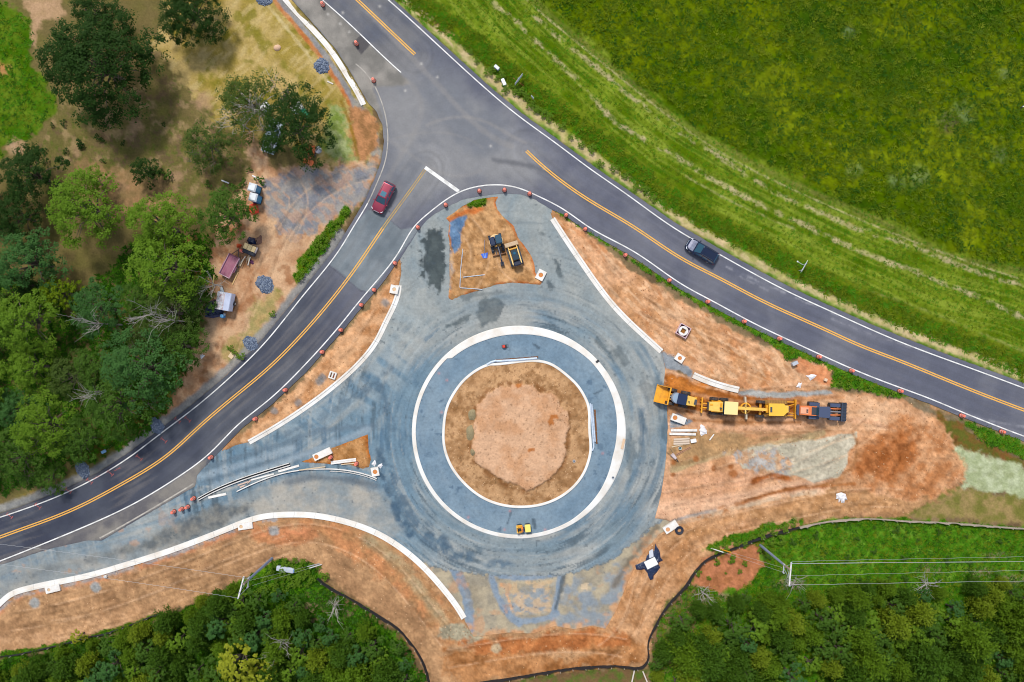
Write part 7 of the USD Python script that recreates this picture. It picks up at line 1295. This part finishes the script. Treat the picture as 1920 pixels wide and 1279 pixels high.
for poly, side, sd in ((SWP, 'left', 5), (SEP, 'right', 6)):
    for (u, v) in poisson(poly, 20, 33, sd):
        if math.hypot(u - 465, v - 1245) < 42: continue
        edge = poly.exterior.distance(Point(u, v)); s = g.uniform(.75, 1.2) * (.62 + .38 * min(edge / 45, 1)); k = g.random(); cl = vnoise(u / 90, v / 90, 7)
        if k < .55: j = [0, 1, 2, 3, 4][int(g.integers(5))]; nm, ct, pr, lb = 'young_pine', 'pine', PP[j], f'{["fresh green", "dark green", "yellowish", "fresh green", "dark green"][j]} young pine in the dense wood at the bottom {side}'
        else: j = int(g.choice([0, 1, 1, 2, 2])); nm, ct, pr, lb = 'sapling', 'sapling', SP[j], f'{["bluish", "bright green", "mid green"][j]} leafy sapling in the dense wood at the bottom {side}'
        plant(nm, pr, u, v, 3.2, s * 1.12, lb, ct, f'{lb.split(" in the")[0]}s at the bottom {side}')
for u, v, s, l in [(452, 1232, 1.7, 'largest bright yellow sapling in the wood at the bottom left'), (494, 1262, 1.25, 'second bright yellow sapling, right of and below the largest'), (438, 1268, 1.1, 'third yellow sapling at the bottom edge below the largest'), (130, 1205, .6, 'small yellow sapling at the far left wood edge')]: plant('sapling', SP[3], u, v, 4, s, l, 'sapling', 'yellow saplings at the bottom left')
# shrubs and weeds one can count
SH = [broad_proto('shrub_dark', 'dark', 31, lobes=6, sub=8, per=9, leaf=.14, r0=.75, h0=1.0), broad_proto('shrub_bright', 'bright', 32, lobes=6, sub=8, per=9, leaf=.15, r0=.75, h0=.9), broad_proto('shrub_mid', 'mid', 33, lobes=6, sub=8, per=9, leaf=.14, r0=.75, h0=.9)]
def shrubs(pts, k, s0, s1, label, grp):
    for u, v in pts: plant('shrub', SH[k], u, v, .6, float(g.uniform(s0, s1)), label, 'shrub', grp)
shrubs([(96, 233), (116, 230), (148, 273), (70, 280), (85, 303), (66, 276), (190, 262), (182, 258), (122, 283), (150, 268), (305, 233), (230, 268), (80, 282), (112, 300), (152, 272)], 0, .5, 1.1, 'small dark shrub on the brown floor of the clearing', 'dark shrubs in the clearing')
shrubs([(300, 322), (315, 328), (190, 300), (487, 338), (284, 320), (390, 345), (455, 342), (440, 350), (405, 310), (466, 318)], 2, .6, 1.2, 'leafy green shrub in the grass near the round grey-green tree', 'leafy shrubs near the round tree')
shrubs(poisson(Polygon([(655, 385), (650, 405), (618, 450), (580, 508), (558, 525), (555, 512), (582, 465), (620, 420)]), 9, 13, 9, 900), 1, .55, 1.0, 'bright weed in the green strip between the yard and the road', 'weeds in the strip beside the yard')
shrubs([(438, 660), (430, 652), (444, 668), (510, 588), (452, 668)], 1, .5, .9, 'green tuft at the road edge below the yard', 'tufts below the yard')
shrubs([(905, 378), (893, 381), (880, 384)], 1, .5, .8, 'green weed at the top of the excavator soil', 'weeds on the excavator soil')
shrubs([(980, 172), (972, 166), (985, 180), (960, 160), (940, 140), (925, 128), (1000, 195), (1010, 205), (1020, 212), (990, 186)] + [tuple(p) for p in offs(spl([(880, 95), (1020, 215), (1120, 288), (1230, 378)]), 0)[::5] + rng.normal(0, 4, (len(spl([(880, 95), (1020, 215), (1120, 288), (1230, 378)])[::5]), 2))], 1, .6, 1.2, 'lush weed in the ditch beside the main road', 'weeds in the ditch')
shrubs([(u, v) for u, v in poisson(Polygon([(1335, 1030), (1440, 1000), (1500, 980), (1470, 1015), (1480, 1040), (1440, 1045), (1420, 1020), (1350, 1038)]), 12, 18, 10, 900)], 1, .6, 1.2, 'bright leafy weed along the silt fence near the right pole', 'weeds by the right pole')
shrubs([(1345, 1055), (1372, 1050), (1398, 1058), (1310, 1075), (1330, 1085), (1362, 1076), (1388, 1073), (1295, 1100), (1325, 1108), (1375, 1045)], 1, .3, .9, 'green tuft on the red soil patch left of the right pole', 'tufts on the red patch')
shrubs(poisson(Polygon([(460, 1095), (520, 1052), (560, 1050), (605, 1066), (612, 1085), (580, 1100), (540, 1112), (480, 1118)]), 10, 16, 11, 900), 1, .6, 1.2, 'bright leafy weed around the metal box at the left pole', 'weeds by the left pole')
shrubs(poisson(Polygon([(1440, 1030), (1560, 985), (1900, 1000), (1920, 1080), (1700, 1095), (1500, 1090), (1440, 1070)]), 26, 46, 12, 2000), 2, .4, 1.0, 'weed clump on the green slope under the wires at the right', 'weed clumps on the right slope')
shrubs([(u, v) for u, v in poisson(Polygon([(1690, 740), (1580, 700), (1565, 720), (1680, 744)]), 14, 20, 13, 600)], 1, .4, .8, 'weed on the grass tip right of the orange loader', 'weeds right of the loader')
# ---- uncountable: grass and stones
def tuft(path, matl, seed, n=9, h=.2, sp=.32, w=.05):
    g = np.random.default_rng(seed); m = MB(); a = g.uniform(0, 6.28, n); r = g.uniform(.0, .14, n); b = np.stack([r * np.cos(a), r * np.sin(a), np.zeros(n)], 1); l = g.uniform(.6, 1.2, (n, 1)); e = b + np.stack([np.cos(a) * sp, np.sin(a) * sp, np.full(n, h)], 1) * l; s = np.stack([-np.sin(a), np.cos(a), 0 * a], 1) * w
    v = np.stack([b - s, b + s, e + s * .35, e - s * .35], 1).reshape(-1, 3); i = np.arange(n) * 4; m.raw(v, np.stack([i, i + 1, i + 2, i + 3], 1)); return m
def scatter(name, label, pts, protos, smin, smax, seed, tags='stuff', zs=None):
    g = np.random.default_rng(seed); pts = np.asarray(pts); n = len(pts); pi = UsdGeom.PointInstancer.Define(stage, numbered('/World', name)); pr = pi.GetPrim()
    for q, (mb, mm) in enumerate(protos): usdkit.mesh(stage, f'{pr.GetPath()}/kind_{chr(97 + q)}', (np.vstack(mb.v), np.vstack(mb.f)), mm); 
    pi.CreatePrototypesRel().SetTargets([f'{pr.GetPath()}/kind_{chr(97 + q)}' for q in range(len(protos))]); pi.CreateProtoIndicesAttr(Vt.IntArray.FromNumpy(g.integers(0, len(protos), n).astype(np.int32)))
    z = gzs(pts[:, 0], pts[:, 1]) if zs is None else zs; X = np.stack([(pts[:, 0] - 960) * PU, (639.5 - pts[:, 1]) * PU, z - .01], 1); pi.CreatePositionsAttr(Vt.Vec3fArray.FromNumpy(X.astype(np.float32)))
    a = g.uniform(0, 2 * math.pi, n); pi.CreateOrientationsAttr(Vt.QuathArray([Gf.Quath(float(math.cos(t / 2)), 0, 0, float(math.sin(t / 2))) for t in a])); s = g.uniform(smin, smax, n); pi.CreateScalesAttr(Vt.Vec3fArray.FromNumpy(np.stack([s, s, s * g.uniform(.7, 1.2, n)], 1).astype(np.float32)))
    tag(pr, label=label, kind='stuff'); return pi
def sample(mask, n, seed, thr=.3):
    g = np.random.default_rng(seed); u, v = g.uniform(-60, 1980, n * 12), g.uniform(-60, 1340, n * 12); k = fieldat(mask, u, v) > thr + g.random(n * 12) * (.95 - thr); return np.stack([u[k], v[k]], 1)[:n]
gl = leafmat('grass_olive', (72, 94, 4), (100, 116, 8), (130, 140, 24), .3, k=1.7); gd = leafmat('grass_deep', (40, 76, 4), (66, 102, 8), (96, 126, 20), .3, k=1.7); gy = leafmat('grass_yellow', (98, 112, 12), (126, 136, 30), (160, 162, 66), .3, k=1.6); gf = leafmat('grass_fresh', (60, 108, 6), (92, 136, 20), (132, 166, 52), .3)
barkg = mat('grey_twig', C(158, 152, 148), .9)
T1, T2, T3, T4 = tuft('a', gl, 1), tuft('b', gd, 2), tuft('c', gy, 3), tuft('d', gf, 4)
scatter('tall_grass', 'tall olive hay grass of the field at the upper right', sample(tall, 8000, 1), [(T1, gl), (T1, gl), (T2, gd), (tuft('e', gl, 6, 8, .26, .42), gl), (T3, gy)], .7, 1.5, 11)
lush = lm(spl(DITCH), UU, VV, 19, 5, 6, 14, 8); scatter('ditch_grass', 'lush rank grass in the ditch beside the main road', sample(lush, 9000, 2), [(T4, gf), (T1, gl), (T3, gy)], .7, 1.6, 12)
scatter('verge_grass', 'short green grass along the road edges and on the right slope', sample(np.clip(MK['strip'] + MK['segrass'] + MK['plants'] + .55 * MK['lawn'], 0, 1) * (1 - MK['redpatch']), 22000, 3), [(T4, gf), (T2, gd), (T4, gf), (T3, gy)], .45, 1.0, 13)
scatter('mown_grass', 'short mown grass between the ditch and the hay field', sample(MK['mown'] * (1 - tall) * (1 - lm(offs(NE_EDGE, -14), UU, VV, 17, 4, 4)), 12000, 4), [(T4, gf), (T1, gl), (T3, gy)], .3, .6, 14)
und_l = pm([(-60, 520), (160, 540), (280, 440), (400, 440), (400, 560), (330, 720), (300, 800), (150, 880), (-60, 940)], UU, VV, 10, 10); scatter('undergrowth', 'dark leafy undergrowth beneath the trees of the left wood', sample(np.clip(und_l + MK['swwood'], 0, 1), 12000, 5), [(T2, gd), (tuft('f', gd, 8, 10, .25, .4, .09), gd), (T4, gf)], .6, 1.5, 15)
st1, st2 = mat('clod_pale', C(222, 182, 142), .95), mat('clod_brown', C(150, 104, 66), .95)
def rock(s): m = MB(); m.tm(stone(s)); return m
rp = sample(DIRT, 4200, 6, .5); bank_w = fbm(rp[:, 0] / 40, rp[:, 1] / 40, 6, 3); rp = rp[bank_w > .48]
scatter('clods', 'small stones and clods lying on the bare soil', rp, [(rock(1), st1), (rock(2), st2), (rock(3), st2)], .03, .12, 16)
a = g.uniform(0, 6.28, 700); r = 136 * np.sqrt(g.uniform(.45, .97, 700)); ip = np.stack([970 + r * np.cos(a), 815 + r * np.sin(a)], 1); ip = ip[shapely.contains_xy(_I, ip[:, 0], ip[:, 1])]
scatter('clods', 'small stones and clods on the rim of the central island', ip, [(rock(1), st1), (rock(2), st2), (rock(3), st2)], .03, .11, 17, zs=z_island(ip[:, 0], ip[:, 1]))
